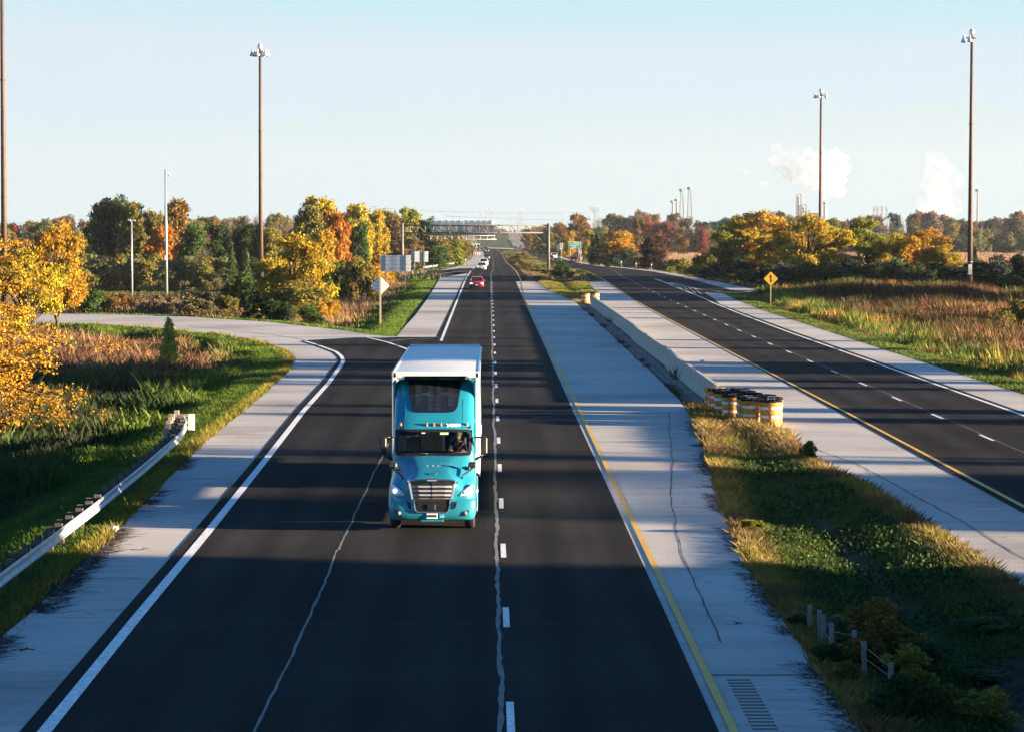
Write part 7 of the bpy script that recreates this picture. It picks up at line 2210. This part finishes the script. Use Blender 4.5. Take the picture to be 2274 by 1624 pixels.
for k, (x, y, l) in enumerate([(1571.5, 309.3, 'upper left bird of the four over the meadow'), (1591.8, 303.6, 'highest bird right of the small group'), (1573, 317.6, 'lower left bird of the small group'), (1582.5, 317.8, 'lower right bird of the small group')]):
    bird(x, y, 600, .42, l, 1.2 * k)
bird(1880.5, 408.7, 700, .42, 'single bird at the right rim of the steam', 1.2)

# ------------------------------------------------------------------ steam
def plume(name, blobs, D, dens, label, aniso=.42, seed=0, voxel=1.6, jag=1.0):
    rng = np.random.default_rng(seed)
    mb = MB(); k = D / FOC
    def ico(c, r_):
        bm = bmesh.new(); bmesh.ops.create_icosphere(bm, subdivisions=2, radius=r_)
        vs = [v.co + Vector(c) for v in bm.verts]; fs = [tuple(v.index for v in f.verts) for f in bm.faces]
        mb.add(vs, fs); bm.free()
    for x, y, rad in blobs:
        c = np.array([at(x, D), 0, zat(y, D)]); R_ = rad * k
        ico(c, R_ * .86)
        for q in range(int(9 + rad * .5)):
            d = rng.normal(size=3); d[1] *= .8; d /= np.linalg.norm(d)
            r2 = R_ * rng.uniform(.22, .46) * jag
            ico(c + d * R_ * rng.uniform(.72, .98), r2)
            if rng.random() < .6:
                d2 = d + rng.normal(size=3) * .5; d2 /= np.linalg.norm(d2)
                ico(c + d * R_ * .85 + d2 * r2, r2 * .45)
    m_ = bpy.data.materials.new(name); m_.use_nodes = True; nt = m_.node_tree; nt.nodes.clear()
    pv_ = nd(nt, 'ShaderNodeVolumePrincipled'); pv_.inputs['Color'].default_value = (.88, .86, .90, 1); pv_.inputs['Anisotropy'].default_value = aniso
    tc = nd(nt, 'ShaderNodeTexCoord'); nz = nd(nt, 'ShaderNodeTexNoise', Scale=.07, Detail=4.0, Roughness=.6); nt.links.new(tc.outputs['Object'], nz.inputs['Vector'])
    mr = nd(nt, 'ShaderNodeMapRange'); mr.inputs['From Min'].default_value = .42; mr.inputs['From Max'].default_value = .62; mr.inputs['To Min'].default_value = dens * .12; mr.inputs['To Max'].default_value = dens * 1.4
    nt.links.new(nz.outputs[0], mr.inputs[0]); nt.links.new(mr.outputs[0], pv_.inputs['Density'])
    ou = nd(nt, 'ShaderNodeOutputMaterial'); nt.links.new(pv_.outputs[0], ou.inputs['Volume'])
    o = mb.build(name, m_, None, fix=False)
    o.location = (0, D, 0)
    md = o.modifiers.new('union', 'REMESH'); md.mode = 'VOXEL'; md.voxel_size = voxel
    dg = bpy.context.evaluated_depsgraph_get(); me = bpy.data.meshes.new_from_object(o.evaluated_get(dg)); o.modifiers.clear()
    o.data = me; me.materials.clear(); me.materials.append(m_)
    props(o, label, 'steam plume')
    return o
DS = 3650
plume('steam_plume', [(1832, 440, 7), (1836, 430, 10), (1848, 425, 15), (1862, 425, 15), (1838, 410, 20), (1815, 405, 20), (1860, 398, 20), (1790, 398, 20), (1765, 390, 17), (1745, 378, 17), (1728, 368, 15), (1716, 355, 12), (1775, 372, 22), (1805, 375, 24), (1835, 378, 24),
      (1860, 370, 20), (1875, 375, 14), (1870, 352, 14), (1850, 350, 16), (1820, 352, 20), (1790, 352, 16)], DS, .055, 'dense white steam plume over the stack behind the third mast', seed=2)
plume('thin_steam', [(1722, 330, 14), (1735, 345, 14), (1770, 340, 10), (1795, 336, 12), (1830, 335, 14), (1760, 350, 16), (1850, 335, 10)], DS + 60, .010, 'thin grey steam drifting above the dense plume', seed=4)
plume('thin_steam', [(1648, 374, 9), (1658, 382, 8), (1695, 412, 10), (1700, 424, 7), (1652, 350, 5)], DS + 60, .010, 'faint grey wisps left of the plume', seed=6)
plume('pale_steam', [(2085, 455, 36), (2085, 430, 34), (2070, 400, 30), (2100, 385, 28), (2080, 365, 24), (2065, 350, 16), (2125, 400, 20), (2100, 470, 34), (2060, 470, 30)], DS + 80, .0085, 'pale translucent steam cloud left of the rightmost mast', seed=8, voxel=3)

# ------------------------------------------------------------------ air
hz = MB().box(-1500, 1500, -60, 3560, -11, 95).build('haze', M['tar'], None)
hm_ = bpy.data.materials.new('air'); hm_.use_nodes = True; nt = hm_.node_tree; nt.nodes.clear()
pv_ = nd(nt, 'ShaderNodeVolumePrincipled'); pv_.inputs['Color'].default_value = (.86, .92, 1, 1); pv_.inputs['Density'].default_value = .00004; pv_.inputs['Anisotropy'].default_value = .3
ou = nd(nt, 'ShaderNodeOutputMaterial'); nt.links.new(pv_.outputs[0], ou.inputs['Volume'])
hz.data.materials.clear(); hz.data.materials.append(hm_)
hz['kind'] = 'stuff'

# ------------------------------------------------------------------ labels: tell look-alikes apart by their place in the row
def ordinal(n):
    return str(n) + ('th' if 10 <= n % 100 <= 20 else {1: 'st', 2: 'nd', 3: 'rd'}.get(n % 10, 'th'))
for o in COL.objects:
    if o.parent is None and 'label' in o: o['label'] = o['label'].replace(' of the far tree line', ' of the far row').replace(' of the continuous thicket', ' of the thicket')
rows = {}
for o in COL.objects:
    if o.parent is None and 'label' in o and 'outside the picture' not in o['label']:
        rows.setdefault(o['label'], []).append(o)
for lab, os_ in rows.items():
    if len(os_) < 2: continue
    if 'barrier segment' in lab:
        os_.sort(key=lambda o: o.location.y)
        for k_, o in enumerate(os_): o['label'] = 'pale concrete barrier segment, ' + ordinal(k_ + 2) + ' from the yellow barrel cluster'
    else:
        os_.sort(key=lambda o: o.location.x / max(1, o.location.y))
        for k_, o in enumerate(os_): o['label'] = lab + ', ' + ordinal(k_ + 1) + ' from the left'
